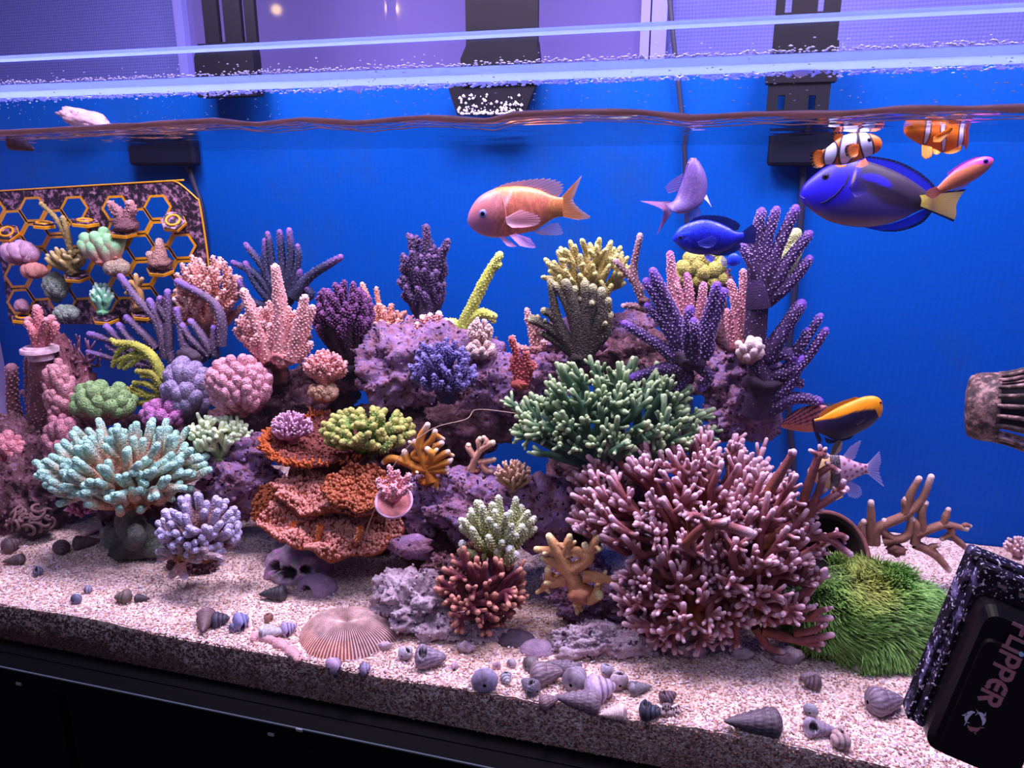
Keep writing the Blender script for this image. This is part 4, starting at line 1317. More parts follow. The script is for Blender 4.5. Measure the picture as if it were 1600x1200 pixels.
stag('frag_coral', 'thin pink knobby coral left of the dark funnel coral', .275, (836, 545), [([(836, 545), (830, 515), (823, 484)], 6, 4), ([(840, 545), (842, 522), (838, 500)], 6, 4), ([(832, 548), (806, 540), (798, 528)], 5, 4), ([(838, 548), (856, 540), (866, 548)], 8, 6)], ((160, 104, 100), (206, 150, 144), (232, 184, 184)), stud=(0.06, 1.8, 2.4, (234, 190, 186)), seed=39, twigs=3, footr=10)
bush('staghorn_coral', 'pale yellow coral with upright fingers right of the orange fish', (846, 366, 990, 478), .285, (920, 470), (14, 30, 64), (8, 6.6, 5.6, 3.5), ((130, 106, 62), (180, 164, 96), (214, 214, 136)), stud=(0.6, 1.4, 1.3, (196, 182, 120)), seed=40, low=-0.45, jit=(0.8, 1.05))
stag('staghorn_coral', 'dark taupe funnel coral with pale tips below the pale yellow coral', .245, (906, 560), [([(908, 560), (905, 520), (896, 470), (884, 442)], 15.8, 7.2), ([(912, 556), (916, 500), (914, 444)], 14.4, 7.2), ([(918, 555), (936, 500), (940, 455)], 11.9, 7.2), ([(922, 552), (946, 500), (950, 470)], 9.2, 6.4), ([(898, 550), (872, 505), (860, 440)], 11.2, 5.6),
     ([(896, 548), (862, 515), (830, 500)], 7.9, 6.4), ([(898, 545), (866, 496), (850, 486)], 8.6, 6.4), ([(906, 540), (888, 480), (868, 446)], 9.2, 5.6), ([(914, 530), (926, 480), (926, 450)], 9.9, 7.2), ([(896, 552), (870, 522), (832, 496)], 6.6, 4.8), ([(892, 552), (862, 530), (846, 520)], 6.6, 4.8), ([(924, 548), (946, 520), (952, 492)], 9.2, 7.2), ([(906, 530), (900, 480), (898, 452)], 9.2, 6.4)],
     ((44, 36, 34), (70, 62, 54), (168, 164, 124)), stud=(0.03, 1.3, 1.4, (128, 120, 98)), seed=41, footr=20, tip=0.10, twigs=1, mat=M_FUZZ)
stag('staghorn_coral', 'thin brown coral with two bare branches left of the purple staghorn', .27, (1006, 470), [([(1004, 470), (990, 425), (1000, 368)], 7, 4.5), ([(1004, 455), (984, 432), (962, 408)], 6, 4.5), ([(1012, 485), (990, 478), (974, 478)], 6, 4)], ((96, 66, 70), (140, 100, 104), (196, 160, 170)), stud=(0.055, 1.5, 1.8, (206, 176, 182)), seed=42, footr=10)

# ---- purple staghorns
PUR = ((44, 24, 46), (70, 46, 96), (124, 82, 188))
PST = (0.055, 1.9, 2.1, (166, 138, 188))
stag('staghorn_coral', 'deep purple staghorn coral of thick dotted fingers above the green bush', .195, (1078, 560),
     [([(1080, 560), (1058, 500), (1020, 424)], 12, 6.5), ([(1076, 560), (1046, 500), (1010, 440)], 12, 6.5), ([(1072, 560), (1040, 510), (1012, 478)], 12, 6), ([(1066, 570), (1030, 540), (976, 506)], 12, 6), ([(1086, 556), (1100, 510), (1120, 446)], 11, 6.5), ([(1092, 556), (1112, 510), (1130, 456)], 12, 7),
      ([(1070, 575), (1040, 575), (990, 590)], 13, 7), ([(1080, 556, -.02), (1074, 520, -.03), (1078, 484, -.03)], 10, 7), ([(1084, 566, -.02), (1086, 520, -.035), (1084, 502, -.035)], 9, 6), ([(1090, 570), (1108, 590), (1096, 606)], 10, 6), ([(1076, 580), (1060, 610), (1048, 650)], 8, 4.5), ([(1100, 560), (1110, 540), (1108, 520)], 9, 6)],
     PUR, PST, seed=43, footr=26, seg=12)
stag('staghorn_coral', 'tall purple staghorn coral on a dark trunk right of the damsel', .225, (1190, 600),
     [([(1180, 650), (1190, 600), (1180, 540), (1186, 440)], 22, 15, ((52, 28, 52), (58, 36, 66), (66, 42, 88))), ([(1186, 480), (1182, 420), (1160, 384)], 20, 7), ([(1184, 440), (1180, 380), (1190, 330)], 15, 6), ([(1190, 450), (1194, 390), (1213, 328)], 15, 6), ([(1196, 440), (1214, 390), (1243, 326)], 13, 6.5), ([(1198, 460), (1230, 410), (1264, 366)], 13, 6.5), ([(1198, 470), (1236, 440), (1264, 405)], 12, 6.5),
      ([(1196, 560), (1228, 510), (1252, 475)], 15, 8), ([(1202, 590), (1250, 570), (1290, 516)], 12, 5.5), ([(1206, 600), (1240, 560), (1282, 494)], 9, 5), ([(1190, 620), (1226, 608), (1252, 560)], 13, 8), ([(1200, 640), (1240, 622), (1280, 627)], 14, 6.5), ([(1200, 560), (1226, 552), (1238, 558)], 11, 9), ([(1240, 555), (1256, 530), (1262, 516)], 8, 5), ([(1230, 590), (1250, 598), (1248, 602)], 8, 5)],
     PUR, PST, seed=44, footr=30, seg=12)
PKO = ((150, 80, 80), (196, 122, 140), (200, 116, 186))
stag('staghorn_coral', 'pink spiked coral between the two purple staghorns', .255, (1070, 520), [([(1066, 520), (1052, 450), (1047, 396)], 11, 5), ([(1074, 520), (1078, 470), (1073, 430)], 10, 5), ([(1082, 520), (1096, 470), (1099, 444)], 9, 4.5), ([(1070, 510), (1062, 460), (1050, 440)], 9, 5), ([(1090, 520), (1112, 490), (1126, 470)], 8, 4.5)],
     PKO, stud=(0.055, 1.8, 2.2, (232, 186, 196)), seed=45, footr=20, twigs=2)
stag('staghorn_coral', 'rosy orange coral fingers against the purple staghorn trunk', .25, (1160, 540), [([(1158, 540), (1152, 480), (1141, 440)], 13, 5), ([(1164, 530), (1164, 470), (1161, 424)], 11, 5), ([(1160, 560), (1176, 520), (1178, 470)], 12, 8), ([(1152, 545), (1142, 520), (1136, 486)], 9, 5)], ((140, 76, 84), (198, 124, 136), (228, 150, 160)), stud=(0.055, 1.8, 2.2, (240, 196, 200)), seed=46, footr=20)
knobs('lobed_coral', 'yellow green knobbly coral behind the blue damsel', (1050, 384, 1142, 462), .315, 26, (9, 13), ((70, 84, 44), (118, 126, 60), (196, 186, 96)), seed=47, mat=M_FUZZ, dep=30, low=-0.8)
knobs('lobed_coral', 'pale yellow green knobs behind the tall purple fingers', (1210, 352, 1256, 420), .30, 14, (7, 10), ((110, 110, 70), (170, 170, 110), (210, 214, 150)), seed=48, mat=M_FUZZ, dep=18, low=-0.8, base=(1200, 470))
knobs('lobed_coral', 'little cream pink knobs on the rock under the purple trunk', (1146, 520, 1196, 572), .215, 12, (6, 9), ((160, 120, 116), (206, 170, 160), (232, 206, 200)), seed=49, dep=20)

# ---- middle
bush('branching_coral', 'large dark green bush coral with pale tips in the centre', (786, 556, 1112, 752), .185, (950, 735), (18, 90, 200), (9, 7, 5.6, 3.9), ((26, 46, 36), (58, 92, 64), (178, 200, 146)), seed=50, low=-0.35, dep=110, nub=3, nubl=3.2, up=(.42, .76), tip=0.16, mat=M_SOFT, seg=8, jit=(0.72, 1.05))
bush('branching_coral', 'yellow green knobby coral on top of the orange plate coral', (494, 632, 650, 712), .17, (572, 706), (14, 44, 104), (8, 7, 6.6, 5.2), ((60, 88, 44), (112, 140, 66), (182, 180, 100)), stud=(0.5, 1.5, 1.6, (176, 190, 110)), seed=51, low=-0.4, dep=52, jit=(0.78, 1.04))
stag('branching_coral', 'golden orange branching coral with pale tips right of the green knobby coral', .155, (665, 752), [([(676, 752), (664, 725), (656, 690), (668, 664)], 9, 5), ([(662, 700), (676, 685), (680, 674)], 6, 4.5), ([(668, 735), (640, 725), (632, 706)], 8, 5), ([(640, 724), (612, 716), (600, 722)], 7, 5), ([(662, 708), (652, 698), (648, 690)], 6, 4.5), ([(664, 728), (680, 700), (690, 692)], 7, 5),
     ([(668, 728), (690, 712), (700, 706)], 7, 4.5), ([(668, 732), (694, 724), (703, 720)], 7, 4.5), ([(668, 736), (690, 735), (698, 734)], 7, 4.5), ([(670, 722, -.015), (674, 710, -.02), (668, 702, -.02)], 6, 5), ([(644, 728), (650, 735), (646, 740)], 6, 4), ([(672, 745), (682, 752), (678, 760)], 7, 4), ([(660, 718), (646, 712), (654, 700)], 6, 4)],
     ((170, 92, 30), (206, 136, 52), (232, 206, 190)), seed=52, mat=M_SOFT, footr=10, tip=0.14, twigs=1)
bush('branching_coral', 'round mauve pink ball coral on the rim of the plate coral', (422, 640, 492, 696), .165, (458, 690), (12, 40, 120), (4, 3, 2.6, 1.8), ((140, 84, 110), (176, 120, 150), (222, 176, 206)), seed=53, low=-0.3, tip=0.25, jit=(.9, 1.0))
stag('frag_coral', 'small peach coral of four stubby arms before the dark rock', .17, (745, 735), [([(738, 736), (742, 718), (752, 700)], 6, 5), ([(742, 715), (732, 700), (732, 696)], 5, 4.5), ([(750, 702), (748, 690), (750, 686)], 5, 4.5), ([(752, 702), (764, 694), (770, 692)], 5.5, 5), ([(756, 700), (760, 690), (756, 684)], 5, 4), ([(748, 722), (764, 720), (772, 718)], 5, 4), ([(742, 722), (735, 732), (732, 738)], 5.5, 4), ([(752, 724), (760, 734), (768, 736)], 6, 4)],
     ((206, 140, 110), (228, 172, 146), (240, 214, 180)), seed=54, mat=M_SOFT, footr=5)
bush('branching_coral', 'tan starburst coral in front of the green bush', (770, 716, 832, 768), .155, (802, 764), (10, 24, 50), (5, 3.6, 3, 2), ((150, 110, 90), (196, 152, 120), (234, 196, 170)), seed=55, low=-0.1, tip=0.25)
bush('frag_coral', 'pale green white coral of upright fingers in the lower middle', (712, 770, 846, 880), .11, (778, 880), (12, 24, 38), (8, 7.5, 6.6, 4.4), ((100, 100, 36), (158, 160, 84), (214, 222, 200)), stud=(0.7, 1.6, 2.2, (214, 218, 176)), seed=56, low=-0.15, tip=0.25, dep=46, up=(.4, .55), jit=(.7, 1.06))
stag('frag_coral', 'short pale green twig hanging over the maroon coral', .095, (735, 868), [([(760, 870), (728, 862), (722, 848)], 7, 5), ([(735, 866), (732, 880), (729, 890)], 6, 4), ([(795, 876), (798, 862), (796, 858)], 8, 7), ([(790, 880), (802, 872), (806, 866)], 7, 6), ([(780, 872), (777, 864), (775, 860)], 6, 5)], ((130, 134, 66), (180, 184, 124), (232, 234, 230)), stud=(0.08, 1.6, 1.8, (228, 230, 214)), seed=57, footr=6)
bush('branching_coral', 'maroon branching coral with pale peach tips on the rubble', (676, 842, 830, 998), .085, (752, 945), (16, 40, 74), (8.5, 7.2, 6, 4.3), ((64, 22, 30), (106, 46, 62), (206, 142, 120)), seed=58, low=-0.85, dep=66, nub=1, tip=0.14, mat=M_SOFT, up=(0.4, 0.68), jit=(0.75, 1.03))
stag('branching_coral', 'warm peach antler coral with yellow tips beside the big brown coral', .098, (905, 925), [([(905, 925), (885, 885), (868, 855), (858, 838)], 15, 6), ([(884, 872), (866, 862), (838, 858)], 9, 5), ([(880, 866), (888, 846), (890, 838)], 8, 5), ([(888, 868), (884, 856), (872, 852)], 8, 5), ([(896, 890), (920, 872), (914, 852)], 11, 6), ([(912, 876), (928, 850), (934, 840)], 8, 5),
     ([(892, 900), (866, 880), (848, 872)], 9, 5), ([(886, 905), (860, 910), (856, 890)], 10, 6), ([(912, 900), (934, 902), (966, 910)], 11, 5), ([(904, 925), (920, 935), (936, 930)], 13, 8), ([(900, 930), (904, 942), (900, 944)], 10, 6), ([(866, 900), (852, 915), (854, 920)], 8, 5), ([(915, 872), (902, 860), (898, 866)], 7, 5)],
     ((186, 120, 90), (214, 156, 104), (244, 226, 160)), stud=(0.05, 0.9, 0.8, (240, 206, 186)), seed=59, mat=M_SOFT, footr=22, twigs=2)
# the big one: two colonies of limbs grown together
BIG = ((128, 62, 24), (140, 78, 82), (230, 188, 200))
bush('birdsnest_coral', 'huge brown branching coral with pink tips filling the lower right', (886, 672, 1240, 900), .155, (1085, 880), (24, 120, 270), (9, 7, 5.8, 4.3), BIG, seed=60, low=-0.30, dep=130, nub=3, nubl=3.2, up=(.44, .78), tip=0.15, mat=M_SOFT, seg=8, jit=(0.78, 1.05), square=0.4)
bush('birdsnest_coral', 'lower front lobe of brown coral with pink tips reaching the sand', (945, 830, 1180, 1036), .10, (1080, 955), (14, 44, 104), (9, 7, 5.8, 4.3), BIG, seed=61, low=-0.85, dep=72, nub=3, nubl=3.2, up=(.44, .76), tip=0.15, mat=M_SOFT, seg=8, jit=(0.75, 1.04))
bush('birdsnest_coral', 'brown coral lobe with pink tips touching the green polyp mound', (1090, 720, 1300, 1016), .115, (1150, 930), (16, 46, 104), (9.5, 7.4, 6, 4.4), BIG, seed=62, low=-0.8, dep=80, nub=3, nubl=3.2, up=(.44, .76), tip=0.15, mat=M_SOFT, seg=8, jit=(0.7, 1.04))
stag('birdsnest_coral', 'long forked brown branches with pink tips stretching over the black pot', .105, (1190, 850),
     [([(1190, 850), (1240, 820), (1280, 790), (1322, 764)], 9.6, 5.0), ([(1262, 805), (1276, 775), (1288, 742)], 7.2, 5.0), ([(1286, 786), (1310, 770), (1318, 752)], 5.6, 4.2), ([(1195, 855), (1250, 842), (1290, 840), (1328, 866)], 9.6, 5.0), ([(1290, 840), (1310, 836), (1322, 840)], 5.6, 4.2), ([(1240, 840), (1250, 820), (1268, 812)], 7.2, 5.0), ([(1230, 830), (1240, 815), (1236, 800)], 6.4, 4.2),
      ([(1180, 960), (1230, 945), (1270, 915), (1290, 896)], 9.6, 5.0), ([(1268, 918), (1276, 900), (1276, 888)], 5.6, 4.2), ([(1190, 970), (1250, 966), (1298, 966)], 8.8, 4.6), ([(1262, 966), (1280, 955), (1292, 952)], 5.6, 4.2), ([(1190, 985), (1250, 1000), (1300, 992)], 8.8, 4.6), ([(1240, 990), (1270, 985), (1290, 975)], 6.4, 4.2), ([(1240, 1000), (1260, 1005), (1286, 1006)], 5.6, 4.2), ([(1180, 980), (1200, 1010), (1222, 1018)], 8.0, 5.0),
      ([(1150, 950), (1110, 990), (1070, 1000)], 7.2, 5.0), ([(1150, 960), (1150, 990), (1150, 1010)], 7.2, 5.9), ([(1250, 800), (1278, 716), (1290, 712)], 7.2, 5.0), ([(1200, 770), (1232, 720), (1240, 706)], 8.0, 5.0), ([(1280, 740), (1296, 730), (1308, 736)], 5.6, 4.2), ([(1070, 850, -.03), (1110, 820, -.045), (1170, 832, -.04)], 6.4, 7.6), ([(1110, 822, -.045), (1090, 806, -.05), (1070, 806, -.05)], 6.4, 4.2), ([(1112, 826, -.045), (1104, 850, -.05), (1106, 872, -.05)], 6.4, 4.2)],
     BIG, seed=63, mat=M_SOFT, footr=14, twigs=3, tip=0.16)

# ---- orange plate coral
def plate(root, cx, cy, rx, rz, Y, tiltdeg, seed, col_top, col_under, col_knob, knobs_n=500, cup=0.15, wav=0.2, arc=(0, 2 * math.pi), kr=2.4, part='plate', roll=0.0):
    rng = np.random.default_rng(seed)
    c = at(cx, cy, Y); s = pxs(c)
    tl = math.radians(tiltdeg)
    cr_, sr_ = math.cos(roll), math.sin(roll)
    e1 = VR * cr_ + np.array([0, 0, 1.0]) * sr_
    nrm = unit(np.array([0, 0, 1.0]) * math.cos(tl) - HF * math.sin(tl) - VR * sr_)
    e2 = np.cross(nrm, e1)
    o = Vector((seed * 2.1, seed, 0))

    def pt(u, a):
        rr = 1 + 0.14 * noise.noise(Vector((math.cos(a) * 1.6, math.sin(a) * 1.6, 0)) + o) + 0.05 * math.sin(a * 9 + seed)
        h = cup * u * u + wav * u * noise.noise(Vector((math.cos(a) * u * 2.6, math.sin(a) * u * 2.6, 1.0)) + o) + 0.05 * noise.noise(Vector((math.cos(a) * u * 7, math.sin(a) * u * 7, 3.0)) + o)
        return c + (e1 * math.cos(a) * rx * rr * u + e2 * math.sin(a) * rz * rr * u + nrm * h * rx) * s
    nu, na = 26, 120
    us, as_ = np.linspace(0.02, 1, nu), np.linspace(arc[0], arc[1], na)
    T = np.array([[pt(u, a) for a in as_] for u in us])
    mb = MB()
    mb.grid(T, col_top)
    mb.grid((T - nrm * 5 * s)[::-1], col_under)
    E = np.stack([T[-1], T[-1] + (T[-1] - T[-2]) * 0.4 - nrm * 2.5 * s, T[-1] - nrm * 5 * s])
    mb.grid(E, col_top)
    pl_ = mb.build(part, M_FUZZ, root)
    m2 = MB()
    d = fib(24)
    v, f = ico(1)
    uu = np.sqrt(rng.random(knobs_n)) * 0.99
    aa = rng.uniform(arc[0], arc[1], knobs_n)
    P = np.array([pt(u, a) for u, a in zip(uu, aa)])
    rad = kr * s * rng.uniform(0.7, 1.25, knobs_n)
    # finger-like knobs: stretched along the plate's normal
    W = v[None] * rad[:, None, None]
    hgt = (W @ nrm)[..., None] * nrm * 0.7
    V = P[:, None] + W + hgt + nrm * (rad * 0.5)[:, None, None]
    knob_tip = np.clip((v @ nrm) * 0.5 + 0.5, 0, 1)[None, :, None]  # rises towards each knob's tip along the plate normal
    C = np.asarray(col_top, float) * (1 - knob_tip) + np.asarray(col_knob, float) * knob_tip
    m2.add(V, None, (f[None] + len(v) * np.arange(knobs_n)[:, None, None]).reshape(-1, 3), np.repeat(C, knobs_n, 0).reshape(-1, 3))
    tag(m2.build('knobs', M_CORAL, pl_), kind='stuff')
    return pl_


pc = thing('plate_coral', 'large rust orange plate coral with ruffled pink knobbed tiers in the middle', 'coral', at(520, 800, .15))
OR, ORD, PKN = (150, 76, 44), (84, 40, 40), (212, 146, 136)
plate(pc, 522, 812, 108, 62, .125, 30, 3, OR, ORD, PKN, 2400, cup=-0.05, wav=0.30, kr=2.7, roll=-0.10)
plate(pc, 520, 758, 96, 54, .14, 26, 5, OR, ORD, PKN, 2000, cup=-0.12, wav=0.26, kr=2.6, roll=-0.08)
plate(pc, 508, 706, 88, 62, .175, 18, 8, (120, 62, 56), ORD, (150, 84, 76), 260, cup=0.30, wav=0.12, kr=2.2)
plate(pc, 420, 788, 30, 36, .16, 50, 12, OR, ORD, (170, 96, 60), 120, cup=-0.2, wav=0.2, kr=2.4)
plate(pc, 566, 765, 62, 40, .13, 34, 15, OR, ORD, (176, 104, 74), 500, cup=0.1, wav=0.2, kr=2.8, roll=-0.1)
rng = np.random.default_rng(4)
mb = MB()                                                        # fuzzy orange rim of the upper bowl
c = at(508, 706, .175); s = pxs(c)
for k in range(420):
    a = rng.uniform(math.pi * 0.55, math.pi * 1.5) if rng.random() < 0.7 else rng.uniform(0, 6.28)
    tl = math.radians(18)
    nrm = np.array([0, 0, 1.0]) * math.cos(tl) - HF * math.sin(tl)
    e2 = np.cross(nrm, VR)
    p = c + (VR * math.cos(a) * 88 + e2 * math.sin(a) * 62 + nrm * 24 + rng.normal(0, 3, 3)) * s
    tube(mb, np.stack([p, p + (rng.normal(0, 2, 3) + nrm * 4 + VR * math.cos(a) * 3) * s]), 2.0 * s, (190, 96, 48), 5)
tag(mb.build('rim_polyps', M_CORAL, pc), kind='stuff')
for x_, y_, l_ in ((456, 828, 14), (497, 832, 20), (560, 836, 8)):
    mb = MB()
    P = smooth([at(x_ + 4, y_ - 12, .105), at(x_, y_ + l_ * .3, .104), at(x_ - 3, y_ + l_, .103)], 8)
    fr = tube(mb, P, np.linspace(5, 3.5, 8) * s, (206, 116, 60), 8)
    studs(mb, fr, 30, 1.6 * s, 2.2 * s, OR, (226, 150, 110), rng)
    mb.build('hanging_finger', M_CORAL, pc)
stag('frag_coral', 'small pink coral frag standing in a pink dish at the plate coral', .105, (614, 780), [([(614, 782), (612, 750), (608, 728)], 7, 3), ([(616, 780), (628, 755), (640, 742)], 6, 3), ([(612, 780), (598, 760), (590, 750)], 6, 3), ([(614, 780), (620, 750), (622, 736)], 6, 3), ([(612, 780, -.006), (602, 764, -.012), (592, 762, -.012)], 6, 3), ([(618, 780, -.006), (630, 768, -.01), (642, 758, -.01)], 6, 3), ([(614, 780, -.008), (616, 766, -.016), (612, 758, -.018)], 6, 3)],
     ((196, 110, 110), (222, 146, 152), (242, 192, 200)), stud=(0.05, 1.5, 2.4, (240, 186, 194)), seed=65, twigs=5, footr=7)
c = at(616, 785, .104); s = pxs(c)
dish = thing('frag_dish', 'rounded mauve pink dish under the small pink frag', 'dish', c - np.array([0, 0, 10 * s]))
mb = MB()
k = np.linspace(0, 2 * math.pi, 48)
tl = math.radians(38)
nrm = unit(np.array([0, 0, 1.0]) * math.cos(tl) - HF * math.sin(tl)); e2 = np.cross(nrm, VR)
prof = [(0.05, -3), (20, -2), (25, 2), (28, 6), (30, 5), (28, -2), (20, -8), (4, -11)]
G = np.array([[c + (VR * math.cos(a) * r_ + e2 * math.sin(a) * r_ * 1.0 + nrm * h_) * s for a in k] for r_, h_ in prof])
mb.grid(G, np.array([(196, 120, 120), (200, 126, 126), (206, 140, 150), (214, 170, 200), (214, 170, 200), (180, 130, 150), (150, 100, 110), (140, 90, 100)], float))
mb.build('dish', M_SOFT, dish)

# ---- right background and mound
TAN = ((120, 78, 66), (164, 116, 98), (236, 206, 196))
stag('staghorn_coral', 'open tan antler coral against the blue at the right', .27, (1400, 858),
     [([(1366, 850), (1372, 825), (1412, 806), (1440, 780), (1455, 745)], 9, 5), ([(1414, 806), (1422, 775), (1436, 748)], 7.5, 5), ([(1418, 800), (1414, 785), (1415, 780)], 7, 4.5), ([(1360, 850), (1361, 810), (1361, 785)], 8, 5), ([(1380, 846), (1416, 838), (1424, 808)], 8, 5), ([(1430, 850), (1432, 820), (1426, 812)], 8, 5), ([(1432, 836), (1460, 824), (1480, 820), (1510, 826)], 8, 4.5),
      ([(1474, 820), (1478, 806), (1482, 796)], 6.5, 4), ([(1442, 830), (1440, 800), (1446, 786)], 7, 5), ([(1484, 824), (1486, 834), (1472, 842)], 6.5, 4), ([(1486, 836), (1500, 848), (1508, 856)], 6, 4), ([(1350, 850), (1346, 825), (1350, 815)], 7, 5), ([(1502, 826), (1508, 820), (1516, 822)], 4, 3), ([(1430, 850), (1460, 866), (1482, 890)], 8, 5), ([(1400, 846), (1380, 830), (1382, 814)], 7, 5), ([(1460, 864), (1455, 855), (1466, 852)], 6, 4)],
     TAN, seed=66, footr=14, tip=0.10, mat=M_SOFT, stud=(0.05, 0.8, 0.7, (196, 150, 136)))
bush('branching_coral', 'small pale pink coral tuft at the right edge behind the black magnet', (1566, 836, 1612, 872), .30, (1590, 870), (7, 16, 34), (4, 3.4, 3, 2.4), ((160, 110, 110), (206, 156, 156), (236, 206, 206)), seed=67, low=-0.1, mat=M_SOFT)
# black pot half hidden behind the big coral
c = at(1288, 872, .215); s = pxs(c)
pot = thing('plant_pot', 'dark round pot lying behind the brown branching coral', 'pot', c - np.array([0, 0, 60 * s]))
mb = MB()
ax = unit(-HF * 0.75 + VR * 0.2 + np.array([0, 0, 0.45])); e1 = unit(np.cross(ax, (0, 0, 1))); e2 = np.cross(e1, ax)
k = np.linspace(0, 2 * math.pi, 56)
prof = [(0.5, -52), (50, -50), (64, 0), (68, 10), (70, 12), (66, 13), (60, 8), (52, -44), (0.5, -46)]
G = np.array([[c + (e1 * math.cos(a) * r_ + e2 * math.sin(a) * r_ + ax * h_) * s for a in k] for r_, h_ in prof])
mb.grid(G, (44, 28, 30))
mb.build('bowl', plain('dark_brown_plastic', (40, 26, 28), 0.6, 0.2, noise_amt=0.4), pot)
mb = MB()
tube(mb, G[4], 4 * s, (150, 96, 90), 8, cap=False)
mb.build('rim', M_SOFT, pot)

pb = on_sand(1340, 1020)
c = at(1350, 962, .165); s = pxs(c)
gsp = thing('star_polyp_coral', 'bright green grassy polyp mound on the sand at the right', 'coral', c - np.array([0, 0, 75 * s]))
mb = MB()
Pm = lump(mb, c - np.array([0, 0, 1.0]) * 8 * s, (118 * s, 84 * s, 88 * s), 5.5, 4, amp=0.10, fine=0.02, col=(74, 78, 40))
mb.build('mat', M_SOFT, gsp)
rng = np.random.default_rng(8)
nb = 26000
D = unit(rng.normal(0, 1, (nb, 3)))
D = D[(D[:, 1] < 0.45) & (D[:, 2] > -0.75)]
nb = len(D)
o = Vector((5.5 * 3.17, 5.5 * 1.31, -5.5 * 2.3))
vv = ico(4)[0]
# blades root on the lumpy mound: nearest vertex direction gives the radius
rel = Pm - (c - np.array([0, 0, 8 * s]))
dirs_ = np.stack([rel @ VR / (118 * s), rel @ HF / (84 * s), rel[:, 2] / (88 * s)], -1)
rad_ = np.linalg.norm(dirs_, axis=1)
idx = np.concatenate([(D[i:i + 1500] @ vv.T).argmax(1) for i in range(0, nb, 1500)])
Rr = rad_[idx]
P0 = c - np.array([0, 0, 8 * s]) + (D * Rr[:, None])[:, :1] * VR * 118 * s + (D * Rr[:, None])[:, 1:2] * HF * 84 * s + (D * Rr[:, None])[:, 2:3] * np.array([0, 0, 88 * s])
nr_ = unit(D[:, :1] / 118 * VR + D[:, 1:2] / 84 * HF + D[:, 2:3] / 88 * np.array([0, 0, 1.0]))
flow = np.array([[noise.noise((p[0] * 26, p[1] * 26, p[2] * 26)), noise.noise((p[0] * 26 + 9, p[1] * 26, p[2] * 26)), noise.noise((p[0] * 26, p[1] * 26 + 7, p[2] * 26))] for p in P0])
dr = unit(nr_ * 0.42 + flow * 1.5 + np.array([0, 0, -0.30]) + VR * 0.38 - HF * 0.18 + rng.normal(0, 0.20, (nb, 3)))
L = 19 * s * rng.uniform(0.7, 1.25, (nb, 1))
sd = unit(np.cross(dr, nr_ + rng.normal(0, 0.2, (nb, 3))))
w = 0.85 * s
bl = []
for t_, ww in ((0.0, 1.0), (0.35, 1.0), (0.7, 0.8), (1.0, 0.35)):
    p = P0 + nr_ * L * 0.35 * math.sin(t_ * 1.5) + dr * L * t_ * 0.9 + np.array([0, 0, -1.0]) * L * 0.18 * t_ * t_
    bl.append(np.stack([p - sd * w * ww, p + nr_ * w * ww * 0.8, p + sd * w * ww], 1))
V = np.stack(bl, 1)                                              # nb,4,3,3
hue = np.array([noise.noise((p[0] * 16, p[1] * 16, p[2] * 16 + 3)) for p in P0])[:, None]
cb = np.array((50, 62, 22.0)); g1, g2 = np.array((122, 170, 82.0)), np.array((166, 176, 84.0))
cm = g1 + (g2 - g1) * np.clip(hue * 1.6 + 0.15, 0, 1)
cm = cm * rng.uniform(0.85, 1.15, (nb, 1))
C = np.stack([np.tile(cb, (nb, 1)), cm * 0.8, cm, np.minimum(255, cm * 1.12 + 6)], 1)[:, :, None].repeat(3, 2)
k = np.arange(12).reshape(4, 3)
q = np.concatenate([np.stack([k[:-1, j], k[:-1, j + 1], k[1:, j + 1], k[1:, j]], -1) for j in (0, 1)])
mb = MB()
mb.add(V.reshape(-1, 3), (q[None] + 12 * np.arange(nb)[:, None, None]).reshape(-1, 4), None, C.reshape(-1, 3))
tag(mb.build('polyps', attr_mat('green_polyps', 0.6, 900, 0.0, var=0.15), gsp), kind='stuff')

# ---- ribbed mushroom coral
c = on_sand(543, 992); s = pxs(c)
mb = MB()
nu, na = 22, 704
us = np.linspace(0.0, 1, nu)
G = np.zeros((nu, na, 3)); Cc = np.zeros((nu, na, 3))
rng = np.random.default_rng(2)
for j, u in enumerate(us):
    for i in range(na):
        a = 2 * math.pi * i / na
        nsept = 88
        rid = 0.5 + 0.5 * math.cos(a * nsept + 0.7 * noise.noise((math.cos(a) * 3, math.sin(a) * 3, u * 4)))
        r_ = (1 + 0.035 * math.sin(a * 3 + 1)) * u
        h = 30 * (1 - u ** 2.6) ** 0.8 - 7 * math.exp(-((math.cos(a) * u) ** 2) / 0.05 - ((math.sin(a) * u) / 0.05) ** 2 * 0.2) + 3.0 * rid * min(1, u * 5) * (1 - 0.5 * u ** 6)
        G[j, i] = c + (VR * math.cos(a) * 79 * r_ + HF * math.sin(a) * 66 * r_) * s + np.array([0, 0, (h - 1) * s])
        base = np.array((140, 66, 50.0)) if math.cos(a) < .3 and u > .7 else np.array((104, 62, 70.0))
        Cc[j, i] = base + (np.array((240, 204, 196.0)) - base) * rid ** 1.4
mb.grid(G, Cc, True)
tag(mb.build('mushroom_coral', M_SOFT, None), 'domed pinkish mushroom coral disc with fine radial ribs on the sand', 'coral')

# a loose strand drifting across the reef
mb = MB()
P = smooth([at(568, 850, .10), at(578, 815, .10), (at(620, 720, .11)), at(672, 672, .12), at(728, 655, .14), at(745, 640, .15), at(800, 645, .16), at(840, 652, .165)], 60)
tube(mb, P, 0.00035, (190, 160, 140), 5)
tag(mb.build('loose_strand', M_SOFT, None), 'hair thin pale strand crossing the rocks in the middle', 'strand')


# ------------------------------------------------------------------ fish
def resample2(P, n):
    return smooth(np.asarray(P, float), n)


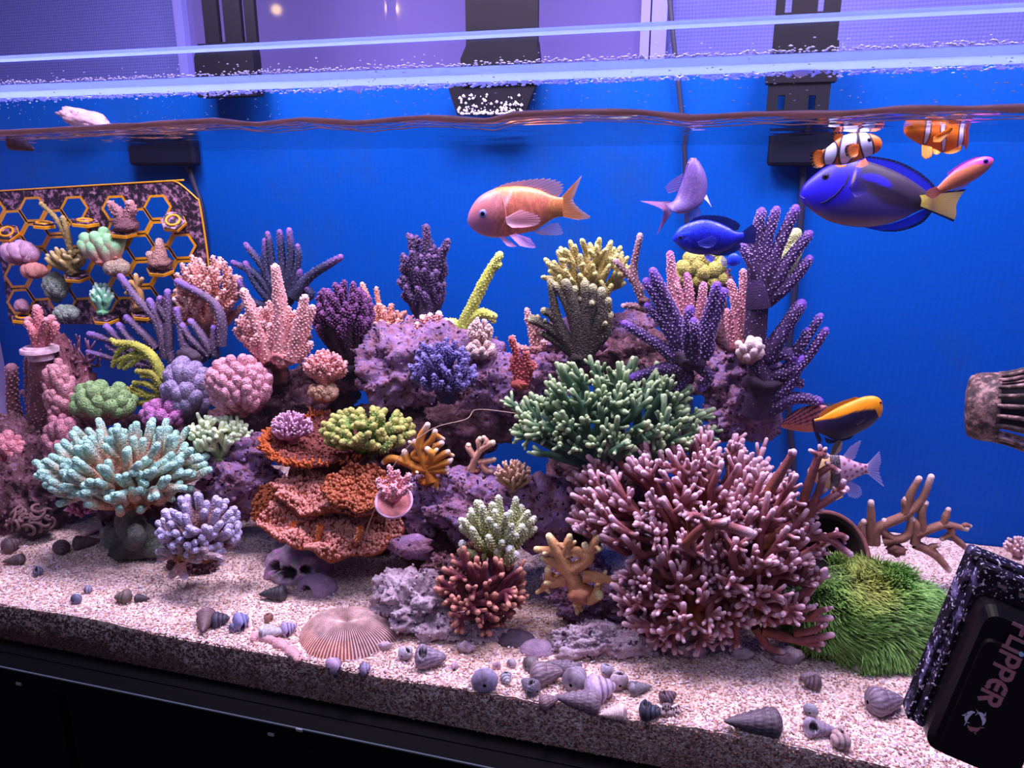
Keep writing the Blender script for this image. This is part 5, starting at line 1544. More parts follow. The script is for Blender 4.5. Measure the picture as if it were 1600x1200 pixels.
def fish(name, label, Y, st, colfn, fins=(), eye=None, M=90, K=40, mat=None, bend=None, group=None, mouth=None, gill=None, pex=1.0):
    """st = [(top px, bottom px, half thickness px)] from nose to tail root; colfn(px, py, side) -> colours; fins = outlines in px"""
    top = resample2([a[0] for a in st], M)
    bot = resample2([a[1] for a in st], M)
    hw = np.maximum(0.05, resample2([(a[2], 0) for a in st], M)[:, 0])
    dy = resample2([(bend[i] if bend else 0.0, 0) for i in range(len(st))], M)[:, 0]
    mid, half = (top + bot) / 2, (top - bot) / 2
    cpt = at(*mid[M // 2], Y)
    s = pxs(cpt)
    root = thing(name, label, 'fish', at(*bot[M // 2], Y), group)
    ph = np.linspace(0, 2 * math.pi, K, endpoint=False)
    G = np.zeros((M, K, 3))
    C = np.zeros((M, K, 3))
    cph = np.sign(np.cos(ph)) * np.abs(np.cos(ph)) ** pex
    for i in range(M):
        xy = mid[i][None] + cph[:, None] * half[i][None]
        for k in range(K):
            G[i, k] = at(xy[k, 0], xy[k, 1], Y + dy[i]) + np.array([0, 1.0, 0]) * np.sin(ph[k]) * hw[i] * s
        C[i] = colfn(xy[:, 0], xy[:, 1])
    mb = MB()
    mb.grid(G, C, True)
    for i, sg in ((0, 1), (M - 1, -1)):
        cen = G[i].mean(0)
        n0 = np.concatenate([G[i], [cen]])
        tr = [(k, (k + 1) % K, K) if sg < 0 else ((k + 1) % K, k, K) for k in range(K)]
        mb.add(n0, None, tr, np.concatenate([C[i], C[i][:1]]))
    body = mb.build('body', mat or M_FISH, root)
    surf = lambda x, y: _surf(mid, half, hw, dy, Y, s, x, y)
    for fn in fins:
        nm, base, tip, nr, colf, fm = fn[:6]
        d0, d1 = (fn[6] if len(fn) > 6 else (0.0, 0.0))
        rag = fn[7] if len(fn) > 7 else 0.0
        bx, tx = resample2(base, nr * 2 + 1), resample2(tip, nr * 2 + 1)
        nm_ = 7
        mb = MB()
        Gf = np.zeros((nm_, nr * 2 + 1, 3)); Cf = np.zeros((nm_, nr * 2 + 1, 3))
        for j in range(nr * 2 + 1):
            on = j % 2 == 1
            e = tx[j] if on else bx[j] + (tx[j] - bx[j]) * (1 - rag)
            for k in range(nm_):
                u = k / (nm_ - 1)
                q = bx[j] + (e - bx[j]) * u
                dd = d0 + (d1 - d0) * u
                Gf[k, j] = at(q[0], q[1], Y + dd + (0.0003 if on else -0.0003) * min(1, u * 3))
                Cf[k, j] = np.minimum(255, np.asarray(colf(u, j / (nr * 2.0), on), float))
        mb.grid(Gf, Cf)
        fo = mb.build(nm, fm, root)
        mr_ = MB()
        rc = [np.asarray(colf(0.5, j / (nr * 2.0), True), float) for j in range(nr * 2 + 1)]
        for j in range(1, nr * 2 + 1, 2):
            tube(mr_, Gf[:, j] - np.array([0, 0.0001, 0]), np.linspace(0.55, 0.22, nm_) * s, np.minimum(255, rc[j] * 1.12 + 8), 5)
        tag(mr_.build('fin_rays', fm, fo), kind='stuff')
    if eye:
        ex, ey, er, ring, iris = eye[:5]
        v, f = ico(3)
        for sg in ((-1, 1) if len(eye) < 6 else (-1,)):
            p = surf(ex, ey)
            off = (p[1] - (Y)) if sg < 0 else -(p[1] - Y)
            p = at(ex, ey, Y + off + sg * (-0.0003))
            mb = MB()
            fwd = -v[:, 1] * (1 if sg < 0 else -1)
            cc = np.where(fwd[:, None] > 0.90, np.array(iris)[None], np.array(ring)[None])
            cc = np.where((fwd[:, None] > 0.80) & (fwd[:, None] <= 0.93), np.array(eye[6] if len(eye) > 6 else ring)[None], cc)
            mb.add(p + v * np.array([er, er * 0.55, er]) * s, None, f, cc)
            eo = mb.build('eye', M_EYE, root)
            mb = MB()
            mb.add(p + np.array([0, sg * er * 0.40 * s, 0]) + v * np.array([er * .52, er * 0.22, er * .52]) * s, None, f, (6, 6, 10))
            mb.build('pupil', M_EYE, eo)
    for ln in (mouth, gill):
        if ln:
            pts, rr, cc = ln
            P = np.array([surf(*q) for q in resample2(pts, 10)])
            mb = MB()
            tube(mb, P, rr * s, cc, 6)
            mb.build('mouth_line' if ln is mouth else 'gill_line', mat or M_FISH, root)
    return root, surf


def _surf(mid, half, hw, dy, Y, s, x, y):
    """point on the near flank under pixel (x, y)"""
    q = np.array([x, y], float)
    d = np.linalg.norm(mid - q, axis=1)
    t = np.gradient(mid, axis=0)
    al = np.abs(((q - mid) * unit(t)).sum(1)) + 0.15 * d
    i = int(al.argmin())
    h = np.linalg.norm(half[i]) + 1e-6
    u = min(0.98, np.linalg.norm(q - mid[i]) / h)
    return at(x, y, Y + dy[i] - math.sqrt(1 - u * u) * hw[i] * s)


def blend(c, m_, c2):
    m_ = np.clip(np.asarray(m_, float), 0, 1)[:, None]
    return c * (1 - m_) + np.asarray(c2, float) * m_


def ell(px, py, cx, cy, rx, ry, rot=0.0, soft=0.15):
    a = math.radians(rot)
    dx, dy = px - cx, py - cy
    u, v = dx * math.cos(a) + dy * math.sin(a), -dx * math.sin(a) + dy * math.cos(a)
    return np.clip((1 - np.hypot(u / rx, v / ry)) / soft, 0, 1)


def above(px, py, pts, soft=2.0):
    """1 above the polyline (smaller y)"""
    p = np.asarray(pts, float)
    return np.clip((np.interp(px, p[:, 0], p[:, 1]) - py) / soft + 0.5, 0, 1)


def left_of(px, py, x0, y0, x1, y1, soft=2.0):
    """1 left of the line from (x0,y0) down to (x1,y1)"""
    xx = x0 + (py - y0) * (x1 - x0) / (y1 - y0)
    return np.clip((xx - px) / soft + 0.5, 0, 1)


# orange pink anthias
def c_anth(px, py):
    c = np.tile(np.array([240, 134, 104.0]), (len(px), 1))
    c = blend(c, left_of(px, py, 800, 290, 780, 370, 26), (238, 142, 150))
    c = blend(c, above(px, py, [(730, 300), (800, 304), (876, 306)], 16) * (px > 772), (246, 158, 84))
    c = blend(c, left_of(px, py, 790, 290, 770, 370, 30) * (1 - above(px, py, [(730, 330), (800, 352)], 18)), (214, 134, 178))
    c = blend(c, ell(px, py, 797, 312, 4, 22, 18, 0.8), (250, 196, 190))
    c = blend(c, ell(px, py, 771, 306, 5, 14, 25, 0.9), (248, 176, 140))
    c = blend(c, (px > 858).astype(float) * 0.6, (246, 160, 76))
    sc = 0.95 + 0.07 * np.sign(np.sin(px * 2.1) * np.sin(py * 2.1 + np.floor(px / 3) * 1.5)) * (px > 775)
    return c * sc[:, None] * 0.86


ORF = lambda u, w, on: np.array((250, 170, 96.0)) * (1 - u * .5) + np.array((226, 190, 220.0)) * u * .5 if not on else (246, 176, 120)
PKF = lambda u, w, on: (232, 178, 226) if on else (214, 150, 214)
_, sf = fish('anthias', 'plump orange pink anthias with a violet face swimming in midwater', .20,
     [((731, 341), (731, 346), 2), ((735, 328), (735, 354), 9), ((744, 313), (748, 365), 15), ((757, 302), (768, 371), 19), ((776, 294), (791, 370), 20), ((800, 291), (815, 365), 19), ((824, 292), (836, 360), 16), ((846, 298), (852, 350), 11), ((864, 306), (866, 341), 7), ((880, 309), (880, 338), 4)],
     c_anth, fins=[
         ('dorsal_fin', [(769, 299), (800, 293), (840, 297), (868, 309)], [(772, 294), (792, 286), (814, 282), (838, 279), (862, 279), (879, 286), (880, 298), (875, 305)], 17, ORF, M_FIN, (0, 0), 0.14),
         ('tail_fin', [(876, 309), (878, 322), (876, 338)], [(910, 273), (900, 300), (896, 314), (908, 328), (923, 340), (905, 344)], 14, lambda u, w, on: (250, 164, 84) if u < .7 else (244, 196, 190), M_FINO, (0, 0), 0.03),
         ('anal_fin', [(832, 362), (846, 357), (860, 349)], [(846, 367), (866, 368), (880, 366), (877, 356), (873, 348)], 8, lambda u, w, on: (240, 180, 150) if w < .3 else (206, 186, 220), M_FIN, (0, 0), 0.05),
         ('pelvic_fin', [(779, 370), (788, 370)], [(792, 384), (800, 386), (808, 385)], 5, PKF, M_FINO, (-0.004, -0.010)),
         ('pelvic_fin', [(796, 368), (806, 365)], [(812, 384), (826, 387), (837, 386), (828, 372)], 7, PKF, M_FIN, (-0.008, -0.018)),
         ('pectoral_fin', [(790, 340), (792, 350)], [(812, 327), (832, 333), (844, 340), (842, 350), (824, 355), (800, 356)], 11, lambda u, w, on: (250, 204, 226) if on else (240, 160, 170), M_FIN, (-0.0145, -0.021), 0.04)],
     eye=(755, 334, 7.2, (120, 120, 190), (20, 20, 40)), mouth=([(731, 345), (736, 348), (741, 349)], 0.8, (196, 90, 120)), gill=([(784, 308), (789, 325), (790, 344), (782, 360)], 0.9, (222, 120, 120)))


# lilac anthias seen from behind, curving away
def c_lil(px, py):
    c = np.tile(np.array([104, 80, 146.0]), (len(px), 1))
    c = blend(c, above(px, py, [(1000, 300), (1110, 262)], 24), (92, 64, 140))
    c = blend(c, (px > 1090) * 0.5, (124, 102, 166))
    c = blend(c, 0.5 * (np.sin(px * 1.1 + py * .45) > 0.75), (140, 110, 156))
    return c


LIF = lambda u, w, on: (156, 118, 184) if on else (132, 110, 190)
fish('anthias', 'lilac anthias turning away with its forked tail toward the viewer', .26,
     [((1079, 246), (1088, 247), 3), ((1073, 256), (1096, 258), 9), ((1069, 272), (1103, 274), 13), ((1063, 290), (1105, 294), 14), ((1057, 306), (1098, 316), 12), ((1052, 314), (1080, 330), 9), ((1046, 317), (1062, 334), 6), ((1040, 318), (1052, 331), 4)],
     c_lil, fins=[
         ('tail_fin', [(1048, 315), (1044, 322), (1050, 332)], [(1000, 314), (1024, 322), (1036, 330), (1034, 344), (1026, 368)], 9, lambda u, w, on: (150, 100, 150), M_FINO, (0, -0.012)),
         ('dorsal_fin', [(1068, 270), (1060, 298)], [(1052, 280), (1040, 292), (1044, 302)], 7, LIF, M_FIN),
         ('anal_fin', [(1092, 322), (1070, 332)], [(1096, 334), (1082, 344), (1070, 340)], 7, LIF, M_FIN),
         ('pelvic_fin', [(1100, 310), (1104, 304)], [(1108, 318), (1112, 324)], 3, lambda u, w, on: (214, 190, 236), M_FINO, (-0.01, -0.016))],
     bend=[0, 0, 0, 0, -.002, -.006, -.01, -.014], eye=(1076, 256, 2.6, (110, 90, 160), (20, 20, 40)))


# blue damsel
def c_dam(px, py):
    c = np.tile(np.array([24, 34, 206.0]), (len(px), 1))
    c = blend(c, above(px, py, [(1050, 376), (1100, 362), (1160, 366)], 14), (30, 52, 236))
    c = blend(c, 1 - above(px, py, [(1050, 385), (1100, 384), (1160, 378)], 14), (30, 34, 150))
    sc = np.sin(px * 1.5) * np.sin(py * 1.7 + np.floor(px / 4.2) * math.pi * .5)
    c = blend(c, 0.5 * (sc > 0.35) * (px > 1072), (16, 18, 120))
    c = blend(c, ell(px, py, 1066, 370, 12, 2.6, -18, 0.6), (6, 8, 70))
    c = blend(c, 0.6 * (np.sin(py * 1.3 + px * .3) > .6) * (px < 1080) * (px > 1058), (70, 110, 250))
    return c


DKB = lambda u, w, on: (18, 18, 92) if not on else (30, 34, 130)
fish('damselfish', 'bright blue damselfish swimming left in front of the purple coral fingers', .17,
     [((1051, 373), (1051, 376), 2), ((1055, 364), (1057, 381), 6), ((1064, 354), (1068, 391), 10), ((1080, 347), (1086, 397), 12), ((1100, 343), (1106, 398), 12), ((1120, 347), (1124, 396), 11), ((1138, 355), (1140, 390), 8), ((1150, 362), (1150, 382), 5), ((1162, 363), (1162, 379), 3)],
     c_dam, fins=[
         ('dorsal_fin', [(1076, 350), (1100, 345), (1125, 350), (1146, 361)], [(1084, 340), (1100, 336), (1120, 336), (1140, 340), (1157, 350), (1154, 359)], 15, DKB, M_FINO, (0, 0), 0.10),
         ('tail_fin', [(1158, 363), (1159, 371), (1158, 379)], [(1176, 350), (1182, 358), (1181, 368), (1179, 379), (1166, 381)], 11, lambda u, w, on: (40, 46, 150) if on else (32, 40, 132), M_FINO),
         ('anal_fin', [(1112, 398), (1130, 394), (1150, 381)], [(1120, 400), (1140, 398), (1157, 388), (1156, 380)], 9, lambda u, w, on: (30, 34, 140), M_FINO),
         ('pectoral_fin', [(1090, 378), (1092, 384)], [(1112, 368), (1120, 374), (1116, 384), (1104, 388)], 7, lambda u, w, on: (66, 74, 190), M_FIN, (-0.010, -0.014)),
         ('pelvic_fin', [(1100, 398), (1110, 398)], [(1104, 406), (1112, 410), (1118, 402)], 4, lambda u, w, on: (60, 70, 200), M_FINO, (-0.004, -0.008))],
     eye=(1063, 371, 3.6, (20, 26, 130), (6, 6, 30)), mouth=([(1051, 375), (1055, 378), (1059, 379)], 0.6, (10, 10, 80)))
fish('damselfish', 'second small bright blue fish peeping out below the damselfish', .215,
     [((1136, 404), (1136, 412), 2), ((1142, 396), (1142, 416), 5), ((1150, 396), (1150, 415), 5), ((1156, 400), (1156, 411), 2)],
     lambda px, py: np.tile(np.array([36, 70, 240.0]), (len(px), 1)), fins=[('tail_fin', [(1138, 402), (1138, 414)], [(1128, 400), (1126, 408), (1130, 418)], 5, lambda u, w, on: (90, 120, 220), M_FIN)], M=30, K=20)


# blue tang
def c_tang(px, py):
    c = np.tile(np.array([52, 40, 66.0]), (len(px), 1))                       # dusky back
    c = blend(c, 1 - above(px, py, [(1250, 300), (1310, 300), (1350, 298), (1380, 318), (1440, 332), (1460, 330)], 10), (78, 66, 150))
    c = blend(c, 1 - above(px, py, [(1250, 322), (1300, 338), (1360, 340), (1460, 338)], 14), (140, 108, 122))
    head = left_of(px, py, 1344, 255, 1322, 330, 14) * above(px, py, [(1250, 324), (1300, 322), (1360, 306)], 16)
    c = blend(c, head, (34, 20, 206))
    c = blend(c, ell(px, py, 1366, 284, 30, 13, 18, 0.4), (36, 28, 214))
    c = blend(c, ell(px, py, 1378, 296, 60, 7, 22, 0.5), (32, 22, 50))
    c = blend(c, ell(px, py, 1331, 278, 3.2, 20, 18, 0.6), (150, 128, 120))
    c = blend(c, ell(px, py, 1321, 282, 3.2, 18, 22, 0.7), (40, 30, 70))
    c = blend(c, ell(px, py, 1291, 273, 14, 8, -28, 0.7), (60, 44, 96))
    c = blend(c, ell(px, py, 1262, 318, 14, 5, 50, 0.9) * .6, (120, 90, 140))
    return c


TBF = lambda u, w, on: (22, 16, 46) if u > 0.78 else ((36, 40, 214) if on else (44, 52, 236))
fish('blue_tang', 'big royal blue and grey tang with a yellow tail under the clownfish', .23,
     [((1250, 302), (1250, 308), 2), ((1256, 289), (1257, 320), 8), ((1270, 275), (1276, 335), 14), ((1290, 261), (1296, 346), 18), ((1316, 252), (1324, 353), 20), ((1346, 250), (1354, 355), 20), ((1378, 259), (1386, 350), 18), ((1408, 272), (1412, 341), 15), ((1432, 287), (1434, 330), 10), ((1450, 300), (1450, 325), 6), ((1464, 305), (1464, 321), 4)],
     c_tang, M=150, K=72, mat=M_FISHS, fins=[
         ('dorsal_fin', [(1334, 253), (1380, 262), (1420, 282), (1452, 303)], [(1340, 246), (1360, 244), (1400, 251), (1432, 266), (1456, 285), (1463, 297)], 26, TBF, M_FINO),
         ('anal_fin', [(1350, 355), (1390, 350), (1420, 339), (1448, 325)], [(1360, 358), (1385, 362), (1412, 360), (1440, 349), (1455, 333), (1453, 328)], 22, TBF, M_FINO),
         ('tail_fin', [(1436, 304), (1440, 312), (1438, 324)], [(1510, 295), (1500, 308), (1494, 322), (1494, 334), (1490, 347)], 16, lambda u, w, on: (26, 18, 50) if (w < 0.07 or w > 0.93) else ((255, 214, 104) if u > .4 else (214, 168, 124)), M_FINO, (-0.008, 0)),
         ('pectoral_fin', [(1326, 292), (1330, 300)], [(1338, 280), (1352, 290), (1354, 300), (1346, 306), (1336, 308)], 9, lambda u, w, on: (60, 50, 160), M_FIN, (-0.0185, -0.022))],
     eye=(1290, 276, 5.5, (50, 40, 90), (14, 12, 24)), mouth=([(1250, 305), (1254, 309), (1257, 310)], 0.9, (70, 50, 120)), gill=([(1318, 290), (1306, 304), (1288, 316), (1282, 317)], 0.9, (16, 14, 50)))


# clownfish
def c_clown1(px, py):
    c = np.tile(np.array([222, 106, 38.0]), (len(px), 1))
    c = blend(c, 1 - above(px, py, [(1270, 252), (1375, 240)], 10), (170, 96, 60))
    for cx, cy, rx, ry, rt in ((1352, 227, 9.5, 26, -14), (1324, 228, 12, 32, 14), (1297, 241, 9, 20, 14)):
        c = blend(c, ell(px, py, cx, cy, rx + 2.6, ry + 3, rt, 0.10), (26, 18, 40))
        c = blend(c, ell(px, py, cx, cy, rx, ry, rt, 0.12), (206, 206, 246))
    return c


BLK = (20, 14, 26)
CFN = lambda u, w, on: BLK if u > 0.72 else (226, 128, 40)
fish('clownfish', 'striped orange and white clownfish facing right above the blue tang', .18,
     [((1378, 222), (1378, 226), 2), ((1374, 215), (1375, 234), 7), ((1364, 210), (1367, 240), 10), ((1350, 207), (1354, 245), 12), ((1334, 208), (1338, 252), 12), ((1318, 212), (1324, 256), 11), ((1304, 221), (1311, 258), 9), ((1293, 230), (1298, 257), 6), ((1284, 235), (1287, 257), 3)],
     c_clown1, M=110, K=56, mat=M_FISHS, fins=[
         ('tail_fin', [(1288, 235), (1289, 257)], [(1274, 234), (1266, 240), (1266, 252), (1272, 262), (1284, 262)], 9, CFN, M_FINO, (0, -0.004)),
         ('dorsal_fin', [(1346, 208), (1336, 208), (1326, 211)], [(1344, 204), (1338, 197), (1332, 199), (1326, 206)], 7, lambda u, w, on: BLK if u > .6 else (130, 70, 60), M_FINO),
         ('dorsal_fin', [(1318, 213), (1308, 220)], [(1316, 208), (1304, 208), (1300, 216), (1304, 224)], 7, CFN, M_FINO),
         ('anal_fin', [(1306, 258), (1320, 258)], [(1304, 258), (1310, 262), (1320, 261), (1326, 256)], 6, CFN, M_FINO, (-0.006, -0.010)),
         ('pelvic_fin', [(1345, 251), (1352, 247)], [(1336, 260), (1346, 262), (1358, 256)], 6, lambda u, w, on: (190, 96, 60), M_FINO, (-0.006, -0.012)),
         ('pectoral_fin', [(1341, 226), (1341, 240)], [(1334, 224), (1322, 228), (1320, 238), (1326, 247), (1338, 246)], 8, CFN, M_FINO, (-0.0105, -0.015))],
     eye=(1358, 219, 3.6, (70, 60, 70), (8, 6, 10)), mouth=([(1378, 225), (1374, 228), (1370, 229)], 0.7, (150, 60, 30)))


def c_clown2(px, py):
    c = np.tile(np.array([240, 116, 20.0]), (len(px), 1))
    c = blend(c, ell(px, py, 1425, 200, 12, 12, 0, 1.0) * .5, (250, 150, 40))
    for cx, cy, rx, ry, rt in ((1446, 204, 4.0, 24, 10), (1470, 210, 3.6, 30, -4), (1500, 214, 4.2, 24, 6)):
        c = blend(c, ell(px, py, cx, cy, rx + 1.7, ry + 2, rt, 0.14), (40, 20, 40))
        c = blend(c, ell(px, py, cx, cy, rx, ry, rt, 0.18), (226, 206, 240))
    return c


CF2 = lambda u, w, on: BLK if u > 0.88 else ((250, 160, 24) if on else (244, 140, 16))
fish('clownfish', 'vivid orange clownfish just under the water surface at the upper right', .15,
     [((1412, 197), (1412, 203), 3), ((1415, 190), (1415, 211), 9), ((1424, 187), (1424, 218), 13), ((1438, 187), (1438, 226), 15), ((1454, 189), (1454, 234), 15), ((1470, 190), (1470, 238), 14), ((1486, 193), (1486, 237), 11), ((1498, 198), (1498, 230), 7), ((1507, 202), (1507, 226), 4)],
     c_clown2, M=110, K=56, mat=M_FISHS, fins=[
         ('tail_fin', [(1505, 202), (1506, 226)], [(1512, 198), (1514, 210), (1513, 224), (1509, 236)], 8, lambda u, w, on: (226, 110, 60), M_FINO),
         ('pelvic_fin', [(1440, 226), (1456, 230)], [(1440, 244), (1446, 249), (1456, 244), (1458, 234)], 7, CF2, M_FINO, (-0.008, -0.014)),
         ('anal_fin', [(1474, 238), (1494, 232)], [(1478, 240), (1490, 240), (1502, 234), (1502, 226)], 8, CF2, M_FINO, (-0.004, -0.008)),
         ('pectoral_fin', [(1459, 214), (1458, 222)], [(1478, 202), (1488, 200), (1486, 206), (1470, 222)], 7, CF2, M_FINO, (-0.0125, -0.019)),
         ('pelvic_fin', [(1458, 232), (1466, 236)], [(1458, 240), (1464, 242), (1470, 238)], 5, CF2, M_FINO, (-0.010, -0.015)),
         ('dorsal_fin', [(1448, 190), (1492, 196)], [(1450, 186), (1470, 185), (1496, 190)], 9, CF2, M_FINO)],
     eye=(1424, 198, 3.0, (200, 100, 20), (8, 6, 10)))


# slim magenta backed orange fish
def c_slim(px, py):
    c = np.tile(np.array([206, 118, 84.0]), (len(px), 1))
    c = blend(c, above(px, py, [(1462, 292), (1490, 268), (1520, 256), (1552, 258)], 5), (206, 60, 190))
    c = blend(c, ell(px, py, 1549, 254, 6, 6, 0, .6), (206, 100, 100))
    return c


fish('anthias', 'slim magenta backed orange fish swimming up behind the tang tail', .20,
     [((1552, 248), (1552, 251), 1.5), ((1546, 245), (1550, 257), 5), ((1534, 245), (1543, 266), 8), ((1514, 252), (1526, 279), 9), ((1494, 264), (1506, 289), 8), ((1477, 279), (1488, 296), 5), ((1464, 293), (1470, 302), 3)],
     c_slim, fins=[('tail_fin', [(1468, 290), (1472, 301)], [(1450, 296), (1446, 304), (1458, 312)], 6, lambda u, w, on: (206, 120, 100), M_FINO),
                   ('dorsal_fin', [(1530, 247), (1500, 261), (1482, 275)], [(1526, 244), (1500, 256), (1480, 270)], 10, lambda u, w, on: (206, 70, 190), M_FIN),
                   ('anal_fin', [(1516, 285), (1490, 296)], [(1512, 290), (1492, 300)], 7, lambda u, w, on: (210, 130, 100), M_FIN)],
     eye=(1540, 252, 3.9, (44, 40, 150), (8, 8, 30)))


# orange backed dark angelfish
def c_angel(px, py):
    c = np.tile(np.array([24, 14, 58.0]), (len(px), 1))
    c = blend(c, left_of(px, py, 1300, 620, 1276, 700, 14), (50, 26, 76))
    c = blend(c, above(px, py, [(1270, 658), (1284, 655), (1304, 651), (1330, 641), (1350, 637), (1366, 637), (1372, 650), (1380, 656)], 2.6), (246, 152, 8))
    c = blend(c, ell(px, py, 1375, 630, 3.2, 5, 0, .6), (230, 120, 10))
    return c


AGF = lambda u, w, on: (246, 150, 10) if u < .7 else (190, 110, 60)
fish('angelfish', 'dark indigo angelfish with a bright orange back right of the purple staghorn', .19,
     [((1379, 634), (1379, 641), 2), ((1376, 624), (1376, 650), 6), ((1366, 619), (1369, 657), 9), ((1350, 620), (1358, 667), 11), ((1330, 627), (1341, 676), 12), ((1310, 636), (1322, 684), 11), ((1294, 645), (1304, 687), 8), ((1282, 652), (1288, 680), 5), ((1272, 655), (1276, 674), 3)],
     c_angel, M=110, K=56, mat=M_FISHS, fins=[
         ('dorsal_fin', [(1345, 622), (1318, 633), (1294, 646)], [(1336, 620), (1310, 629), (1288, 640), (1280, 652)], 14, lambda u, w, on: (240, 150, 20), M_FINO),
         ('anal_fin', [(1336, 678), (1310, 687), (1294, 686)], [(1328, 686), (1306, 692), (1292, 692), (1288, 682)], 10, lambda u, w, on: (16, 10, 46), M_FINO),
         ('tail_fin', [(1276, 656), (1278, 676)], [(1268, 656), (1271, 672), (1280, 695), (1284, 686)], 10, lambda u, w, on: (44, 24, 70), M_FINO),
         ('pectoral_fin', [(1352, 648), (1352, 656)], [(1336, 648), (1332, 656), (1340, 664)], 6, lambda u, w, on: (30, 20, 64), M_FIN, (-0.010, -0.014))],
     eye=(1375.5, 629, 2.8, (220, 110, 20), (8, 6, 14), 0, (60, 30, 60)))


# striped wrasse
def c_wra(px, py):
    c = np.tile(np.array([220, 124, 116.0]), (len(px), 1))
    v = (py - (668 - (px - 1222) * 0.36)) / (4 + 0.13 * (px - 1222) + 1e-6)
    c = blend(c, 0.9 * (np.sin(v * 8.5) > 0.1) * (py < 662 - (px - 1255) * 0.02), (74, 34, 82))
    c = blend(c, 1 - above(px, py, [(1220, 664), (1290, 660)], 6), (214, 124, 100))
    return c


fish('wrasse', 'red wrasse with thin purple stripes partly behind the orange backed angelfish', .23,
     [((1219, 664), (1219, 667), 1.5), ((1226, 655), (1228, 670), 4), ((1240, 643), (1244, 673), 7), ((1258, 635), (1262, 675), 8), ((1278, 632), (1280, 673), 8), ((1300, 636), (1300, 666), 6), ((1318, 642), (1318, 660), 3)],
     c_wra, M=100, K=60, fins=[('tail_fin', [(1314, 642), (1314, 660)], [(1328, 640), (1330, 650), (1328, 662)], 7, lambda u, w, on: (120, 140, 90), M_FIN),
                         ('dorsal_fin', [(1262, 636), (1300, 637)], [(1270, 629), (1304, 630)], 10, lambda u, w, on: (110, 120, 90), M_FIN)],
     eye=(1232, 661, 2.6, (226, 130, 90), (10, 6, 14)))


# spotted cardinalfish
def c_card(px, py):
    c = np.tile(np.array([206, 166, 190.0]), (len(px), 1))
    c = blend(c, left_of(px, py, 1297, 700, 1297, 770, 3), (206, 170, 120))
    ck = (np.sin(px * 1.9) * np.sin(py * 1.15) > -0.2)
    band = (px > 1296) & (px < 1312)
    c = blend(c, band.astype(float) * np.where(ck, 1.0, 0.5), (40, 34, 40))
    sp_ = np.zeros(len(px))
    for i, (sx, sy) in enumerate([(1318, 722), (1326, 718), (1335, 726), (1344, 724), (1319, 733), (1328, 731), (1338, 735), (1346, 731), (1322, 742), (1331, 741), (1340, 744), (1347, 739), (1318, 752), (1326, 751), (1334, 752), (1323, 714), (1352, 728), (1352, 736)]):
        sp_ = np.maximum(sp_, ell(px, py, sx, sy, 3.0, 2.6, 0, 0.4))
    c = blend(c, sp_, (150, 70, 100))
    return c


CLR = lambda u, w, on: (214, 196, 236) if on else (150, 160, 226)
fish('cardinalfish', 'spotted pink cardinalfish with a dark band hiding behind the coral tips', .17,
     [((1262, 734), (1262, 740), 2), ((1270, 724), (1272, 752), 7), ((1284, 714), (1288, 762), 10), ((1300, 710), (1304, 764), 11), ((1318, 713), (1320, 756), 10), ((1336, 721), (1338, 746), 6), ((1350, 725), (1350, 741), 4), ((1356, 725), (1356, 741), 3)],
     c_card, M=100, K=60, mat=M_FISHS, fins=[
         ('dorsal_fin', [(1297, 711), (1306, 711)], [(1300, 698), (1308, 689), (1316, 690), (1314, 704)], 6, lambda u, w, on: (96, 84, 60) if w < .6 else (190, 160, 130), M_FINO),
         ('dorsal_fin', [(1316, 714), (1330, 719)], [(1328, 698), (1345, 688), (1342, 700), (1336, 716)], 9, CLR, M_FIN, (0, 0), 0.05),
         ('anal_fin', [(1318, 756), (1328, 751)], [(1326, 776), (1338, 779), (1347, 772), (1344, 760)], 9, CLR, M_FIN, (0, -0.004), 0.05),
         ('tail_fin', [(1354, 726), (1355, 740)], [(1374, 704), (1377, 720), (1374, 736), (1382, 762)], 12, CLR, M_FIN, (0, 0.004), 0.04),
         ('pelvic_fin', [(1300, 762), (1310, 762)], [(1296, 774), (1304, 782), (1318, 776)], 6, lambda u, w, on: (236, 160, 60), M_FINO, (-0.004, -0.008))],
     eye=(1274, 732, 4.5, (206, 90, 60), (10, 8, 14)))


# ------------------------------------------------------------------ honeycomb frag rack
YR = 0.335
rack = thing('frag_rack', 'dark honeycomb coral rack with yellow edges at the upper left', 'rack', at(160, 507, YR))
outline = [(-60, 302), (262, 283), (270, 283), (282, 288), (306, 309), (312, 320), (324, 396), (330, 470), (318, 504), (22, 508), (14, 500), (2, 410), (-60, 405)]


def hexagon(cx, cy, R, rot=-0.05):
    return [(cx + R * math.cos(rot + k * math.pi / 3), cy + R * math.sin(rot + k * math.pi / 3) * 0.98) for k in range(6)]


cen_ = []
for m_ in range(-9, 4):
    for n_ in range(-5, 9):
        x, y = 250 + 34.5 * m_ + 4 * n_, 365 + 20 * m_ + 41 * n_
        if -20 < x < 296 and 300 + (24 if x < 262 else 30) - x * 0.05 < y < 488 and not (x > 268 and y < 350) and not (x < 20 and y > 395):
            cen_.append((x, y))
closed = [(258, 332), (140, 347), (72, 346), (38, 395), (143, 471), (108, 491)]
holes_ = [c_ for c_ in cen_ if min(math.hypot(c_[0] - a, c_[1] - b) for a, b in closed) > 13]
cu = bpy.data.curves.new('rack_outline', 'CURVE')
cu.dimensions, cu.fill_mode, cu.extrude = '2D', 'BOTH', 3.0
for pts in [outline] + [hexagon(x, y, 21.5) for x, y in holes_]:
    sp_ = cu.splines.new('POLY')
    sp_.points.add(len(pts) - 1)
    for q, (x, y) in zip(sp_.points, pts):
        q.co = (x, -y, 0, 1)
    sp_.use_cyclic_u = True
tmp = bpy.data.objects.new('rack_outline', cu)
COL.objects.link(tmp)
bpy.context.view_layer.update()
